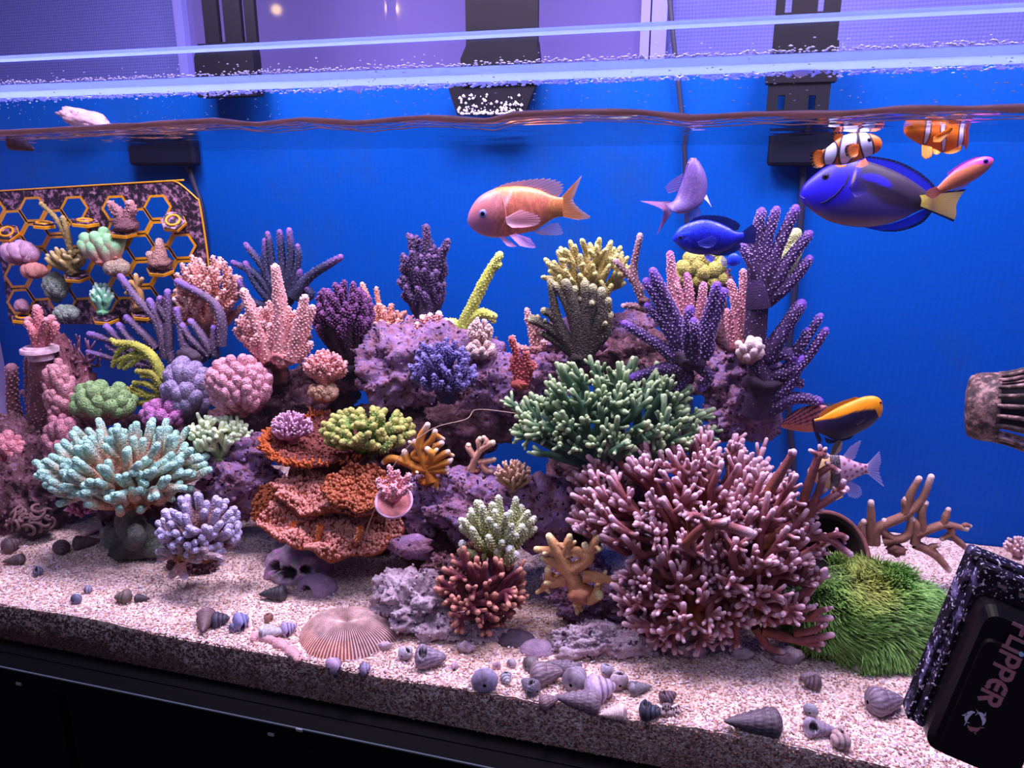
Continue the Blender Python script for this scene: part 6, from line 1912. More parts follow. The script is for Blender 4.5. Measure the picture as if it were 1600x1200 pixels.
me_ = tmp.evaluated_get(bpy.context.evaluated_depsgraph_get()).to_mesh()
vv_ = np.array([v.co[:] for v in me_.vertices])
ff_ = [tuple(p.vertices) for p in me_.polygons]
tmp.evaluated_get(bpy.context.evaluated_depsgraph_get()).to_mesh_clear()
COL.objects.unlink(tmp)
bpy.data.objects.remove(tmp)
sR = pxs(at(160, 400, YR))
mb = MB()
mb.add([at(x, -y, YR - z * sR) for x, y, z in vv_], [f for f in ff_ if len(f) == 4], [f for f in ff_ if len(f) == 3], (50, 40, 50))
mb.build('panel', M_RACK, rack, smooth=False)
mb = MB()
P = np.array([at(x, y, YR - 3 * sR) for x, y in smooth(np.array(outline[:8], float), 60)])
tube(mb, P, 1.3 * sR, (200, 150, 70), 6, cap=False)
mb.build('edge_line', M_YEL, rack)
for x, y in holes_:
    mb = MB()
    o6, i6 = hexagon(x, y, 23.0), hexagon(x, y, 18.6)
    G = np.array([[at(*o6[k % 6], YR + 1.0 * sR) for k in range(6)], [at(*o6[k % 6], YR - 4.2 * sR) for k in range(6)], [at(*i6[k % 6], YR - 4.2 * sR) for k in range(6)], [at(*i6[k % 6], YR + 4 * sR) for k in range(6)]])
    mb.grid(G, (222, 150, 30), True)
    mb.build('hexagon_rim', M_YEL, rack, smooth=False)


def ledge(x, y, w, tilt, ring):
    c = at(x, y, YR - 16 * sR)
    nrm = unit(np.array([0, 0, math.cos(tilt)]) - HF * math.sin(tilt) + VR * 0.12)
    e1 = unit(np.cross(HF, nrm)); e2 = np.cross(nrm, e1)
    k = np.arange(6) * math.pi / 3 + 0.1
    mb = MB()
    mb.prism(c + (np.cos(k)[:, None] * e1 + np.sin(k)[:, None] * e2) * w * sR - nrm * 7 * sR, nrm * 5 * sR, bev=0.8 * sR)
    lo = mb.build('plug_ledge', M_YEL, rack, smooth=False)
    mb = MB()
    mb.prism(c + (np.cos(k)[:, None] * e1 + np.sin(k)[:, None] * e2) * (w - 1) * sR - nrm * 2 * sR, nrm * 1.8 * sR)
    mb.build('ledge_top', M_RACK, lo, smooth=False)
    if ring:
        k = np.linspace(0, 2 * math.pi, 25)
        mb = MB()
        tube(mb, c + (np.cos(k)[:, None] * e1 + np.sin(k)[:, None] * e2) * 9.5 * sR, 2.0 * sR, (230, 160, 20), 6, cap=False)
        mb.build('ring', M_YEL, lo)
    return c


for a in ((10, 362, 18, .75, 1), (68, 348, 17, .12, 1), (132, 344, 21, .15, 1), (270, 344, 19, .8, 1), (120, 428, 20, .3, 0), (165, 494, 20, .25, 0), (250, 418, 20, .3, 0), (36, 494, 18, .15, 1), (290, 494, 16, .4, 1), (225, 488, 19, .2, 0), (192, 360, 20, .2, 0)):
    ledge(*a)
YQ = YR - 16 * sR
stag('frag_coral', 'dusty pink brown forked frag at the top of the honeycomb rack', YQ, (196, 352), [([(196, 352), (190, 336), (182, 326), (172, 318)], 9, 5), ([(198, 350), (202, 330), (204, 318)], 9, 6), ([(190, 340), (180, 332), (174, 324)], 7, 5), ([(200, 340), (208, 326), (200, 318)], 7, 5)], ((120, 80, 88), (164, 114, 120), (206, 150, 150)), stud=(0.04, 1.8, 2, (206, 150, 146)), seed=80, footr=20, mat=M_FUZZ)
stag('frag_coral', 'thin bare olive yellow twig frag leaning up left on the honeycomb rack', YQ - .004, (112, 400), [([(112, 398), (104, 370), (86, 340), (64, 318)], 5, 3), ([(108, 380), (102, 352), (98, 340)], 5, 3.5), ([(112, 398), (124, 392), (136, 390)], 4, 2.5)], ((110, 92, 56), (156, 134, 84), (186, 160, 110)), stud=(0.05, 1.3, 1.5, (180, 160, 100)), seed=81, footr=6)
bush('frag_coral', 'olive and tan tufted frag on a yellow ledge of the honeycomb rack', (70, 384, 138, 428), YQ - .004, (114, 424), (7, 14, 24), (6, 5, 5, 3), ((96, 80, 50), (150, 128, 74), (206, 184, 136)), seed=82, low=-0.1, dep=16, tip=.3)
knobs('frag_coral', 'mint green ball polyps on peach stalks on the honeycomb rack', (120, 354, 198, 404), YQ - .008, 13, (8, 11), ((190, 120, 110), (196, 150, 130), (150, 206, 150)), seed=83, dep=22, low=-0.6, base=(170, 425))
knobs('frag_coral', 'grey peach lump frag under the mint ball polyps', (160, 402, 204, 434), YQ - .006, 12, (9, 12), ((140, 100, 96), (160, 126, 116), (170, 150, 130)), seed=84, dep=14, mat=M_FUZZ)
knobs('frag_coral', 'mauve pink round knob frag at the left end of the honeycomb rack', (0, 374, 62, 416), YQ - .004, 11, (9, 13), ((130, 80, 100), (168, 112, 130), (206, 160, 190)), seed=85, dep=18)
knobs('frag_coral', 'reddish peach lump frag below the mauve knob frag', (32, 410, 76, 436), YQ - .002, 10, (8, 11), ((140, 80, 76), (186, 116, 108), (206, 140, 130)), seed=86, dep=14)
stag('frag_coral', 'tan cone frag on a yellow ledge at the right of the honeycomb rack', YQ - .002, (250, 412), [([(248, 416), (250, 395), (249, 378)], 15, 6), ([(246, 412), (238, 404), (234, 398)], 10, 6)], ((140, 100, 94), (178, 132, 122), (206, 166, 156)), seed=87, footr=18, mat=M_FUZZ)
bush('frag_coral', 'bright mint white branching frag low on the honeycomb rack', (138, 440, 180, 484), YQ - .004, (160, 486), (6, 12, 22), (5, 4.5, 4, 2.8), ((120, 190, 140), (150, 226, 180), (216, 250, 230)), seed=88, low=-0.1, dep=14)
stag('frag_coral', 'tan antler frag low at the right of the honeycomb rack', YQ - .004, (220, 480), [([(220, 480), (218, 455), (206, 442), (196, 448)], 6, 4), ([(218, 460), (214, 440), (212, 430)], 5, 3.5), ([(219, 465), (216, 448), (222, 436)], 5, 3.5), ([(214, 452), (202, 455), (197, 458)], 4, 3)], ((150, 110, 60), (190, 146, 90), (220, 180, 130)), seed=89, footr=12, mat=M_SOFT)
knobs('frag_coral', 'grey green rough lumps low at the left of the honeycomb rack', (66, 422, 106, 474), YQ - .002, 16, (7, 10), ((84, 90, 84), (116, 122, 112), (140, 150, 136)), seed=90, dep=14, mat=M_FUZZ)
knobs('frag_coral', 'grey green star shaped crust at the bottom of the honeycomb rack', (82, 474, 126, 504), YQ - .004, 12, (6, 9), ((84, 96, 90), (130, 140, 128), (156, 170, 156)), seed=91, dep=12, mat=M_FUZZ)
stag('frag_coral', 'white pink stubby frag in front of the right lower rack ledge', YQ - .012, (292, 486), [([(290, 488), (282, 474), (274, 468)], 7, 5), ([(292, 488), (300, 474), (308, 470)], 7, 5), ([(292, 486), (290, 474), (288, 466)], 6, 4)], ((180, 130, 120), (214, 170, 160), (240, 216, 214)), seed=92, footr=8, mat=M_SOFT)
knobs('frag_coral', 'pink frag lump on the small plug at the bottom left of the rack', (22, 466, 46, 490), YQ, 8, (5, 8), ((130, 90, 110), (160, 110, 130), (190, 140, 160)), seed=93, dep=10)

# ------------------------------------------------------------------ circulation pump at the right edge
Yp = 0.20
c0 = at(1512, 634, Yp); s = pxs(c0)
pump = thing('circulation_pump', 'black ribbed circulation pump reaching in at the right edge', 'pump', c0)
ax = unit(at(1600, 639, Yp - 0.012) - c0)
e1 = unit(np.cross(ax, (0, 1.0, 0))); e2 = np.cross(ax, e1)
k = np.linspace(0, 2 * math.pi, 40)


def ringp(h, r):
    return c0 + ax * h * s + (np.cos(k)[:, None] * e1 + np.sin(k)[:, None] * e2) * r * s


mb = MB()
mb.grid(np.array([ringp(h, r) for h, r in ((-4, 0.5), (-4, 20), (-2, 34), (0, 44), (3, 48), (10, 50))]), (40, 36, 40))
mb.build('end_cap', M_PUMP, pump)
mb = MB()
mb.grid(np.array([ringp(h, r) for h, r in ((8, 46), (8, 51), (20, 53), (36, 54), (42, 53), (42, 46))]), (60, 50, 54))
mb.build('collar', M_PUMP, pump)
mb = MB()
mb.grid(np.array([ringp(h, r) for h, r in ((20, 30), (60, 34), (200, 44), (330, 44), (340, 0.5))]), (14, 14, 20))
mb.build('motor_core', M_BLACK, pump)
for i in range(22):
    a = 2 * math.pi * i / 22 + 0.1
    d = math.cos(a) * e1 + math.sin(a) * e2
    hs = np.array([38, 52, 70, 92, 120, 160, 210, 250])
    rs_ = np.array([52, 54, 60, 69, 74, 76, 74, 66])
    P = smooth(c0 + ax * hs[:, None] * s + d * rs_[:, None] * s, 18)
    mb = MB()
    tube(mb, P, 3.4 * s, (60, 50, 54), 8)
    mb.build('rib', M_PUMP, pump)
mb = MB()
mb.grid(np.array([ringp(h, r) for h, r in ((246, 40), (246, 70), (256, 72), (330, 72), (335, 60), (335, 1))]), (40, 36, 40))
mb.build('rear_housing', M_PUMP, pump)

# ------------------------------------------------------------------ magnet glass cleaner on the front pane
YM = -0.0125
E1, E2 = np.array([0.38, -0.925]), np.array([0.925, 0.38])


def mpt(u, v, Y, o=(1408, 1103)):
    """u across, v along the long axis, in pixels measured on the pane"""
    q = np.array(o) + E2 * u + E1 * v
    b = at(q[0], q[1], YM)
    return np.array([b[0], Y, b[2]])


mag = thing('magnet_cleaner', 'black magnetic glass scraper with lettering stuck on the front pane at lower right', 'scraper', mpt(80, 0, YM))


def mag_material():
    mt = ramp_mat('salt_flecked_black_plastic', [(0.38, (14, 12, 20)), (0.54, (30, 26, 42)), (0.62, (96, 88, 130)), (0.75, (170, 160, 206))], 55, 0.4, 0.3, 300, 0.0006, specks=((224, 214, 244), 420, 0.60))
    return mt


def rounded(pts, rad, n=6):
    out = []
    p = [np.array(q, float) for q in pts]
    for i in range(len(p)):
        a, b, c = p[i - 1], p[i], p[(i + 1) % len(p)]
        r_ = rad[i] if isinstance(rad, (list, tuple)) else rad
        d0, d1 = unit(a - b) * r_, unit(c - b) * r_
        for t in np.linspace(0, 1, n):
            out.append((1 - t) ** 2 * (b + d0) + 2 * (1 - t) * t * b + t * t * (b + d1))
    return out


M_MAG = mag_material()
LM, WM = 276, 176
mb = MB()
mb.prism([mpt(u, v, YM) for u, v in rounded([(0, 0), (WM, 0), (WM, LM), (0, LM)], 8)], (0, -0.013, 0), bev=0.001)
mb.build('base_plate', M_MAG, mag, smooth=False)
mb = MB()
mb.prism([mpt(u, v, YM - 0.0131) for u, v in rounded([(8, 6), (WM - 6, 6), (WM - 6, LM - 6), (8, LM - 6)], 8)], (0, -0.008, 0), bev=0.0015)
mb.build('step_plate', M_MAG, mag, smooth=False)
padu = rounded([(16, -2), (WM - 14, -2), (WM - 14, LM - 44), (16, LM - 44)], [26, 14, 20, 26], 8)
mb = MB()
mb.prism([mpt(u, v, YM - 0.0212) for u, v in padu], (0, -0.016, 0), bev=0.005)
mb.build('grip_pad', plain('satin_black_plastic', (9, 9, 13), 0.32, 0.45, noise_amt=0.1), mag, smooth=False)
YF = YM - 0.0373
mb = MB()
inner = rounded([(30, 4), (WM - 22, 4), (WM - 22, LM - 88), (30, LM - 88)], [18, 10, 14, 18], 8)
mb.prism([mpt(u, v, YF) for u, v in inner], (0, -0.0016, 0), bev=0.0014)
mb.build('grip_panel', plain('matte_black_panel', (13, 12, 17), 0.45, 0.3, noise_amt=0.1), mag, smooth=False)
mb = MB()
for z in range(3):
    mb.prism([mpt(u, v, YM - 0.0211) for u, v in [(40 + z * 34, LM - 28), (54 + z * 34, LM - 28), (54 + z * 34, LM - 24), (40 + z * 34, LM - 24)]], (0, -0.0012, 0))
mb.build('vent_slot', plain('slot_grey', (120, 100, 110), 0.5), mag, smooth=False)
YT = YF - 0.0017


def front(px, py, Y=YT):
    return at(px, py, Y)


def ribbon(mb, pts, w, mapf, thick, col):
    """flat stroke of constant width along pts (2-D), pushed out by thick"""
    p = np.asarray(pts, float)
    for i in range(len(p) - 1):
        d = unit(p[i + 1] - p[i])
        n = np.array([-d[1], d[0]]) * w / 2
        a, b = p[i] - d * (w / 2 if i else w / 2), p[i + 1] + d * w / 2
        q = [a + n, b + n, b - n, a - n]
        mb.prism([mapf(*z) for z in q][::-1], (0, -thick - 0.00003 * (len(mb.v) // 3), 0), col)


def arc2(cx, cy, r, a0, a1, n=7, sx=1.0):
    return [(cx + r * sx * math.cos(math.radians(a)), cy + r * math.sin(math.radians(a))) for a in np.linspace(a0, a1, n)]


GL = {'F': ([[(0.1, 0), (0.1, 0.9), (0.62, 0.9)], [(0.1, 0.48), (0.5, 0.48)]], 0.72),
      'L': ([[(0.1, 1), (0.1, 0.1), (0.55, 0.1)]], 0.64),
      'I': ([[(0.1, 0), (0.1, 0.62)]], 0.32),
      'P': ([[(0.1, 0), (0.1, 0.9)] + [(0.40, 0.9)] + arc2(0.40, 0.66, 0.24, 80, -80) + [(0.1, 0.42)]], 0.80),
      'E': ([arc2(0.45, 0.5, 0.40, 70, 290, 12, .86) + [(0.62, 0.1)], [(0.40, 0.90), (0.62, 0.9)], [(0.16, 0.5), (0.56, 0.5)]], 0.78),
      'R': ([[(0.1, 0), (0.1, 0.9)] + [(0.40, 0.9)] + arc2(0.40, 0.68, 0.22, 80, -80) + [(0.1, 0.46)], [(0.32, 0.44), (0.62, 0.02)]], 0.74)}
hcap, adv0 = 35.0, 28.0
org, rd, upd = np.array([1586.0, 972.0]), unit(np.array([-0.43, 0.903])), unit(np.array([0.903, 0.43]))
M_INK = plain('mauve_print', (150, 104, 122), 0.55)
M_INKB = plain('pale_blue_print', (150, 190, 236), 0.55)
M_INKL = plain('pale_lavender_print', (196, 198, 236), 0.55)
x_ = 0.0
for ch in 'FLIPPER':
    strokes, w_ = GL[ch]
    mb = MB()
    mp = lambda a, b, x0=x_: front(*(org + rd * (x0 + a * adv0) + upd * b * hcap))
    for stx in strokes:
        ribbon(mb, stx, 0.19, mp, 0.0004, (150, 100, 116))
    mb.build('letter', M_INK, mag, smooth=False)
    if ch == 'I':
        mb = MB()
        mb.prism([mp(*q) for q in arc2(0.1, 0.86, 0.13, 0, 360, 17)[:-1]], (0, -0.0004, 0))
        mb.build('letter_dot', M_INKB, mag, smooth=False)
    x_ += w_ * adv0
lc = np.array([1523.0, 1126.0])
for k_, (a0, mt_) in enumerate(((100, M_INKL), (-20, M_INKL), (-140, M_INK))):
    mb = MB()
    mp = lambda a, b: front(lc[0] + 19 * a, lc[1] - 19 * b)
    aa = np.radians(np.linspace(a0, a0 + 88, 12))
    th = 0.21 * np.sin(np.linspace(0.25, math.pi * 0.98, 12)) ** 0.8
    ring_o = [(math.cos(a) * (0.72 + t), math.sin(a) * (0.72 + t)) for a, t in zip(aa, th)]
    ring_i = [(math.cos(a) * (0.72 - t * .8), math.sin(a) * (0.72 - t * .8)) for a, t in zip(aa, th)]
    for i in range(11):
        mb.prism([mp(*q) for q in (ring_o[i], ring_o[i + 1], ring_i[i + 1], ring_i[i])], (0, -0.0004, 0))
    am = aa[5]
    mb.prism([mp(*q) for q in ((math.cos(am - .16) * .86, math.sin(am - .16) * .86), (math.cos(am + .30) * 1.16, math.sin(am + .30) * 1.16), (math.cos(am + .18) * .86, math.sin(am + .18) * .86))], (0, -0.0004, 0))
    ae = aa[-1]
    for r_ in (0.98, 0.46):
        mb.prism([mp(*q) for q in ((math.cos(ae) * .78, math.sin(ae) * .78), (math.cos(ae + .28) * r_, math.sin(ae + .28) * r_), (math.cos(ae) * .66, math.sin(ae) * .66))], (0, -0.0004, 0))
    an = aa[0]
    mb.prism([mp(*q) for q in ((math.cos(an) * .80, math.sin(an) * .80), (math.cos(an) * .64, math.sin(an) * .64), (math.cos(an - .22) * .70, math.sin(an - .22) * .70))], (0, -0.0004, 0))
    mb.build('logo_dolphin', mt_, mag, smooth=False)

# ------------------------------------------------------------------ shells, snails and bits on the sand


def spiral(turns, height, ribs=0, prof=1.0, cords=0, ribamp=0.05, suture=0.07, c1=(255, 255, 255), c2=(150, 140, 146), n=56, seg=36):
    """coiled shell about its own axis: apex at z = height, rounded base at 0, greatest width 1; the mouth is a dark oval on the last whorl"""
    t = np.concatenate([np.linspace(0, 1, n), 1 + np.linspace(0.02, 0.22, 9)])
    ph = np.linspace(0, 2 * math.pi, seg, endpoint=False)
    G = np.zeros((len(t), seg, 3)); C = np.zeros((len(t), seg, 3))
    for i, a in enumerate(t):
        for k, f in enumerate(ph):
            w = (min(a, 1.0) ** 0.9 * turns - f / (2 * math.pi)) % 1.0
            bulge = math.sin(math.pi * w) ** 0.7
            base = 0.5 * min(a, 1.0) ** prof
            if a > 1: base *= math.sqrt(max(0.0, 1 - ((a - 1) / 0.222) ** 2))
            r = base * (1 - suture * 1.6 + suture * 2.2 * bulge)
            if ribs: r *= 1 + ribamp * math.cos(ribs * f + a * turns * 2.0)
            if cords: r *= 1 + 0.03 * math.cos(w * 2 * math.pi * cords)
            # mouth: pressed in on one side near the base
            m_ = max(0.0, 1 - (((f - 1.2) / 0.62) ** 2 + ((a - 0.93) / 0.16) ** 2))
            r *= 1 + 0.14 * math.exp(-(((f - 1.2) / 0.8) ** 2 + ((a - 0.93) / 0.2) ** 2) * 1.2) - 0.75 * min(1, m_ * 2.5)
            G[i, k] = (r * math.cos(f), r * math.sin(f), height * (1 - min(a, 1.0)) - (1.5 * (a - 1) if a > 1 else 0))
            q = 0.5 + 0.5 * math.cos(w * 2 * math.pi * (cords or 1)) if cords else (0.5 + 0.5 * math.cos(ribs * f + a * turns * 2) if ribs else bulge)
            C[i, k] = np.array(c2, float) + (np.array(c1, float) - np.array(c2, float)) * q
            if m_ > 0.12: C[i, k] = (44, 36, 40)
            elif m_ > 0.0: C[i, k] = (255, 246, 246)
    mb = MB()
    mb.grid(G, C, True)
    return mb


SH = {}
SHAPES = {'turban': dict(turns=3.5, height=0.78, prof=0.58, suture=0.08), 'cone': dict(turns=6, height=1.35, prof=0.72, suture=0.04, cords=3), 'round': dict(turns=2.5, height=0.50, prof=0.48, suture=0.05),
          'ribbed': dict(turns=3.5, height=1.0, prof=0.55, suture=0.05, ribs=22, ribamp=0.05), 'spire': dict(turns=7, height=1.65, prof=0.70, suture=0.06, ribs=18, ribamp=0.06)}


def shell_on_sand(kind, px, py, size, ang, col, label, name='snail_shell', up=0.0, group=None, spin=None):
    """px, py: middle of the shell in the picture; ang: heading of the spire in the sand plane, degrees from the right; up: spire raised, degrees"""
    spin = (px * 7 + py * 3) % 6.28 if spin is None else spin
    p = on_sand(px, py + size * 0.28)
    s = pxs(p)
    if kind not in SH:
        o = spiral(**SHAPES[kind]).build(name, M_SHELL, None, origin=(0, 0, 0))
        SH[kind] = o.data
    else:
        o = bpy.data.objects.new(name, SH[kind])
        COL.objects.link(o)
    h = SHAPES[kind]['height']
    sc = 0.86 * size * s / (0.5 * (1 + h))
    a = math.radians(ang)
    d = unit(math.cos(a) * VR + math.sin(a) * HF + math.tan(math.radians(up)) * np.array([0, 0, 1.0]))
    q = Vector(d).to_track_quat('Z', 'Y')
    o.rotation_mode = 'QUATERNION'
    o.rotation_quaternion = q
    o.scale = (sc, sc, sc)
    z0 = sand_z(p[0], p[1])
    rc = q.to_matrix()
    lo = min((rc @ Vector(v.co)).z for v in o.data.vertices) * sc
    cx = d * h * 0.30 * sc
    o.location = (p[0] - cx[0], p[1] - cx[1], z0 - lo - 0.10 * size * s)
    o.rotation_quaternion = q @ Quaternion((0, 0, 1), spin)
    o.color = (*np.minimum(1, (0.72 * lin(col) + 0.28 * lin(col).mean() * np.array([1.12, 0.95, 0.98])) * 1.15), 1)
    tag(o, label, 'shell', group)
    return o


BR, GR, BL, PK, DK = (120, 92, 96), (150, 140, 150), (112, 112, 168), (206, 172, 180), (52, 44, 56)
for a in (('turban', 20, 853, 26, 60, (112, 84, 88), 'dark brown snail shell on the sand below the pink rock at the left edge'),
          ('cone', 25, 874, 26, 200, (104, 86, 84), 'banded brown cone shell at the far left of the sand'),
          ('turban', 98, 859, 26, -60, (100, 76, 80), 'dark brown snail shell below the worm tube tangle'),
          ('cone', 134, 846, 32, 20, (110, 80, 84), 'brown cone shell leaning on the rubble left of the leathery coral'),
          ('round', 62, 894, 15, 30, (110, 112, 150), 'small slate blue pebble-like shell on the left sand'),
          ('round', 122, 937, 16, 80, (98, 98, 140), 'small dark blue round shell near the front glass at left'),
          ('round', 140, 923, 13, 10, (130, 120, 156), 'little grey blue shell just behind the dark blue round one'),
          ('turban', 193, 934, 24, 190, (110, 92, 86), 'brown snail shell at the edge of the lavender coral shadow'),
          ('cone', 222, 934, 20, 0, (80, 66, 80), 'flat dark shell in the shadow in front of the lavender coral'),
          ('cone', 322, 968, 42, -75, (128, 92, 100), 'mauve brown cone shell pointing at the front glass'),
          ('turban', 346, 969, 26, 15, (66, 60, 86), 'dark blue black snail shell touching the mauve brown cone shell'),
          ('round', 380, 973, 26, 40, (120, 122, 186), 'smooth blue violet shell right of the dark snail shell pair'),
          ('round', 366, 981, 14, 100, (126, 120, 176), 'tiny violet shell tucked beside the smooth blue violet shell'),
          ('cone', 430, 926, 36, 185, (52, 48, 62), 'blackish triangular shell in front of the hollow rock'),
          ('turban', 419, 965, 16, 140, (150, 92, 84), 'small reddish curled shell left of the ribbed mushroom coral'),
          ('cone', 424, 986, 34, 5, (206, 206, 214), 'white cone shell on the sand left of the mushroom coral'),
          ('turban', 452, 983, 24, 30, (150, 136, 186), 'lilac shell between the white cone shell and the mushroom coral'),
          ('round', 524, 1041, 24, 60, (170, 142, 188), 'round lilac shell close to the front edge below the mushroom coral'),
          ('round', 572, 1047, 19, 20, (142, 130, 180), 'small bluish round shell in front of the mushroom coral'),
          ('turban', 636, 1020, 24, 60, (176, 168, 186), 'pale grey round shell right of the mushroom coral'),
          ('ribbed', 672, 1028, 44, 0, (150, 132, 160), 'ribbed grey violet shell between the mushroom coral and the rubble'),
          ('round', 758, 1063, 36, 90, (154, 144, 186), 'rough grey lilac round shell left of the shell heap'),
          ('turban', 791, 1062, 20, -70, (160, 158, 172), 'pale grey snail shell with an open mouth between two round shells'),
          ('ribbed', 828, 1072, 32, 130, (128, 118, 140), 'round black and grey lined shell in front of the heap'),
          ('turban', 831, 1037, 26, 45, (120, 108, 112), 'dark grey green shell at the back left of the heap'),
          ('ribbed', 853, 1053, 46, 10, (150, 126, 140), 'banded mauve shell at the left of the heap'),
          ('spire', 884, 1040, 48, 155, (126, 112, 134), 'dark banded pointed shell on the back of the heap'),
          ('turban', 901, 1060, 42, 60, (146, 134, 156), 'large grey violet shell in the middle of the heap'),
          ('spire', 908, 1089, 58, 170, (140, 120, 140), 'long ribbed mauve shell lying at the front of the heap'),
          ('turban', 938, 1078, 48, 15, (186, 160, 196), 'pale lilac chipped shell at the right of the heap'),
          ('turban', 966, 1062, 32, 90, (176, 152, 164), 'pinkish open shell right of the heap'),
          ('round', 950, 1049, 20, 40, (170, 164, 190), 'pale round shell behind the pinkish open shell'),
          ('cone', 998, 1073, 32, 10, (140, 136, 150), 'slim grey green shell right of the pinkish open shell'),
          ('ribbed', 857, 1096, 28, 20, (150, 118, 130), 'low ribbed shell half sunk in front of the heap'),
          ('cone', 960, 1112, 36, 190, (240, 214, 210), 'whitish shell fragment in front of the heap'),
          ('turban', 1015, 1113, 32, -10, (52, 56, 84), 'glossy blue black snail shell beside the hermit crab'),
          ('spire', 1182, 1122, 70, 178, (110, 92, 108), 'big dark ribbed shell alone on the front sand'),
          ('ribbed', 1380, 1096, 52, 5, (140, 122, 144), 'banded grey shell in front of the green polyp mound'),
          ('cone', 1278, 1136, 44, -10, (160, 140, 170), 'crusted lilac shell near the front glass at right'),
          ('round', 1266, 1110, 20, 60, (140, 140, 160), 'bluish grey shell behind the crusted lilac shell'),
          ('round', 1308, 1160, 30, 200, (190, 150, 150), 'pinkish curled shell with a round mouth at the lower right'),
          ('turban', 1268, 1068, 26, 170, (118, 92, 104), 'brown violet shell in front of the big brown coral'),
          ('round', 1592, 1172, 24, 30, (150, 136, 170), 'grey shell in the corner below the magnet cleaner'),
          ('round', 1228, 1016, 20, 10, (150, 140, 190), 'lilac shell under the forked tips of the big brown coral'),
          ('turban', 800, 1036, 16, 70, (170, 150, 170), 'small mauve shell behind the rough grey lilac shell'),
          ('round', 712, 1042, 12, 0, (190, 150, 176), 'tiny pink shell right of the ribbed grey violet shell'),
          ('round', 776, 1040, 12, 90, (206, 170, 190), 'tiny pale pink shell left of the small mauve shell')):
    shell_on_sand(*a)

# two halves of a clam, an open round shell, a broken tube, a pink rubble stick
for px_, py_, w_, h_, cc, ang, lab in ((806, 992, 30, 14, (88, 72, 88), 0.35, 'dark violet half clam shell at the foot of the maroon coral'), (840, 1008, 28, 16, (166, 138, 164), 0.1, 'lilac half clam shell beside the dark violet one')):
    p = on_sand(px_, py_ + 8); s = pxs(p)
    v, f = ico(4)
    vv2 = v * np.array([w_, w_ * .7, h_]) * s
    vv2[:, 2] = np.maximum(vv2[:, 2], -2 * s)
    vv2 *= (1 + 0.03 * np.sin(np.hypot(v[:, 0], v[:, 1]) * 40))[:, None]
    mb = MB()
    mb.add(p + vv2[:, :1] * VR + vv2[:, 1:2] * HF + vv2[:, 2:3] * np.array([math.sin(-ang) * 0.3, 0, 1.0]), None, f, cc)
    tag(mb.build('clam_shell', M_CORAL, None), lab, 'shell')
c = at(496, 921, .112); s = pxs(c)
mb = MB()
v, f = ico(5)
hd = unit(np.array((-0.55, -0.75, 0.25)))
dd = np.linalg.norm(v - hd, axis=1)
rr = 1 - 0.62 * np.minimum(1, np.clip(1 - dd / 0.55, 0, 1) * 3) + np.array([0.03 * noise.noise(Vector(q) * 6) for q in v])
w3 = v * rr[:, None]
cc = np.where(dd[:, None] < 0.48, np.array([60, 44, 60.0]), np.array([176, 146, 180.0]))  # shade inside the opening is painted into the colour
mb.add(c + w3[:, :1] * VR * 32 * s + w3[:, 1:2] * HF * 26 * s + w3[:, 2:3] * np.array([0, 0, 25 * s]), None, f, cc)
tag(mb.build('open_shell', M_CORAL, None), 'rounded mauve shell with a large dark opening in front of the hollow rock', 'shell')
p = on_sand(147, 836); s = pxs(p)
mb = MB()
a_, b_ = p + np.array([0, 0, 5 * s]) - VR * 13 * s - HF * 2 * s, p + np.array([0, 0, 16 * s]) + VR * 14 * s + HF * 6 * s
d = unit(b_ - a_)
tube(mb, [a_, (a_ + b_) / 2, b_], 6.2 * s, (214, 190, 196), 14, cap=False)
tube(mb, [a_, (a_ + b_) / 2, b_], 4.2 * s, (70, 50, 56), 14, cap=False)
tag(mb.build('broken_tube', M_CORAL, None), 'short pale hollow tube lying on the sand left of the leathery coral', 'tube')
mb = MB()
P = smooth([on_sand(x, y) + np.array([0, 0, 2 * s]) for x, y in ((392, 1000), (410, 998), (432, 1006), (452, 1018), (466, 1032))], 20)
tube(mb, P, (6 + 1.5 * np.sin(np.arange(20) * 1.3)) * s, (214, 164, 168), 9)
tag(mb.build('rubble_stick', M_CORAL, None), 'pink bumpy coral stick half sunk in the sand at the front left', 'rubble')

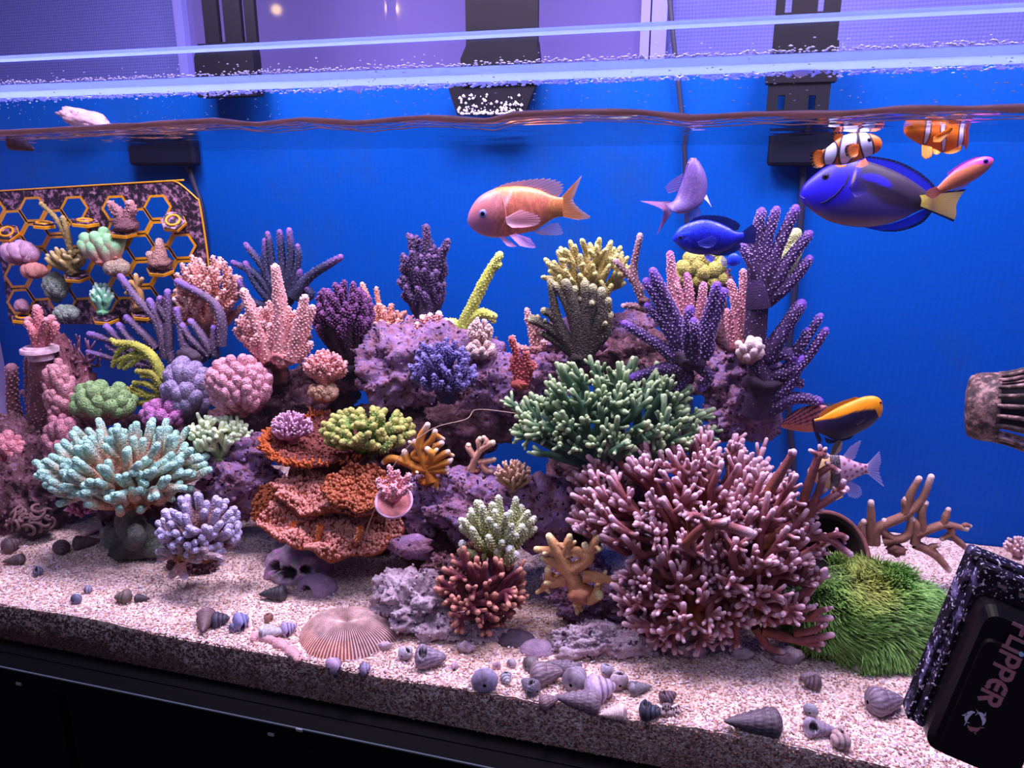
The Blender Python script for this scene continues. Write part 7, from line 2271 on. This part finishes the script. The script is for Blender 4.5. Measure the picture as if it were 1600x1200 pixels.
# hermit crab
p = on_sand(1042, 1108); s = pxs(p)
crab = thing('hermit_crab', 'hermit crab with pale banded legs under a dark shell on the front sand', 'crab', p)
mb = spiral(**SHAPES['turban'])
o = mb.build('shell', M_SHELL, None, origin=(0, 0, 0))
o.rotation_mode = 'QUATERNION'
o.rotation_quaternion = Vector((0.8, 0.5, 0.35)).to_track_quat('Z', 'Y')
o.scale = (26 * s,) * 3
o.parent = crab
o.location = (-0.002, 0.004, 12 * s)
o.color = (*lin((104, 78, 92)), 1)
mb = MB()
lump(mb, p + np.array([0, -6 * s, 8 * s]), (9 * s, 8 * s, 7 * s), 3, 3, amp=.1, col=(120, 100, 104))
mb.build('body', M_CORAL, crab)
for k_ in range(6):
    sx = -1 + 2 * (k_ % 2)
    i_ = k_ // 2
    b_ = p + np.array([0, -8 * s, 9 * s]) + VR * sx * 4 * s
    P = smooth([b_, b_ + VR * sx * (6 + 3 * i_) * s + np.array([0, -(6 - i_ * 3) * s, 5 * s]), b_ + VR * sx * (9 + 5 * i_) * s + np.array([0, -(10 - i_ * 5) * s, -8 * s])], 12)
    mb = MB()
    tube(mb, P, np.linspace(2.2, 1.0, 12) * s, np.where((np.arange(12) % 4 < 2)[:, None], np.array((226, 214, 226.0)), np.array((90, 66, 80.0))), 7)
    mb.build('leg', M_CORAL, crab)
for sx in (-1, 1):
    mb = MB()
    lump(mb, p + np.array([0, -16 * s, 5 * s]) + VR * sx * 6 * s, (6 * s, 5 * s, 5 * s), 5 + sx, 3, amp=.15, col=(140, 120, 120))
    mb.build('claw', M_CORAL, crab)
    mb = MB()
    q0 = p + np.array([0, -13 * s, 14 * s]) + VR * sx * 2.5 * s
    tube(mb, [q0, q0 + np.array([0, -2 * s, 4 * s])], 1.0 * s, (30, 26, 30), 6)
    mb.build('eye_stalk', M_CORAL, crab)

# one snail at the surface at left; its refracted underwater part is added separately
c = at(134, 187, .385); s = pxs(c)
mb = MB()
lump(mb, c, (42 * s, 16 * s, 15 * s), 4, 4, amp=.16, fine=.1, col=(216, 178, 200), rot=-0.25)
tag(mb.build('limpet', M_CORAL, None), 'pale pink salt crusted shell on the back panel above the water at left', 'shell')
c = at(40, 226, .022); s = pxs(c)
mb = MB()
P = smooth([c + np.array([-20 * s, 0, 6 * s]), c + np.array([-6 * s, 0, 0]), c + np.array([10 * s, 0, -6 * s])], 14)
tube(mb, P, np.linspace(15, 4, 14) * s * (1 + .06 * np.cos(np.arange(14) * 2.2)), np.linspace((130, 84, 84), (110, 70, 66), 14), 18)
tag(mb.build('snail_underpart', M_CORAL, None), 'brown underwater part of the pale surface snail, built apart on the front pane', 'snail')
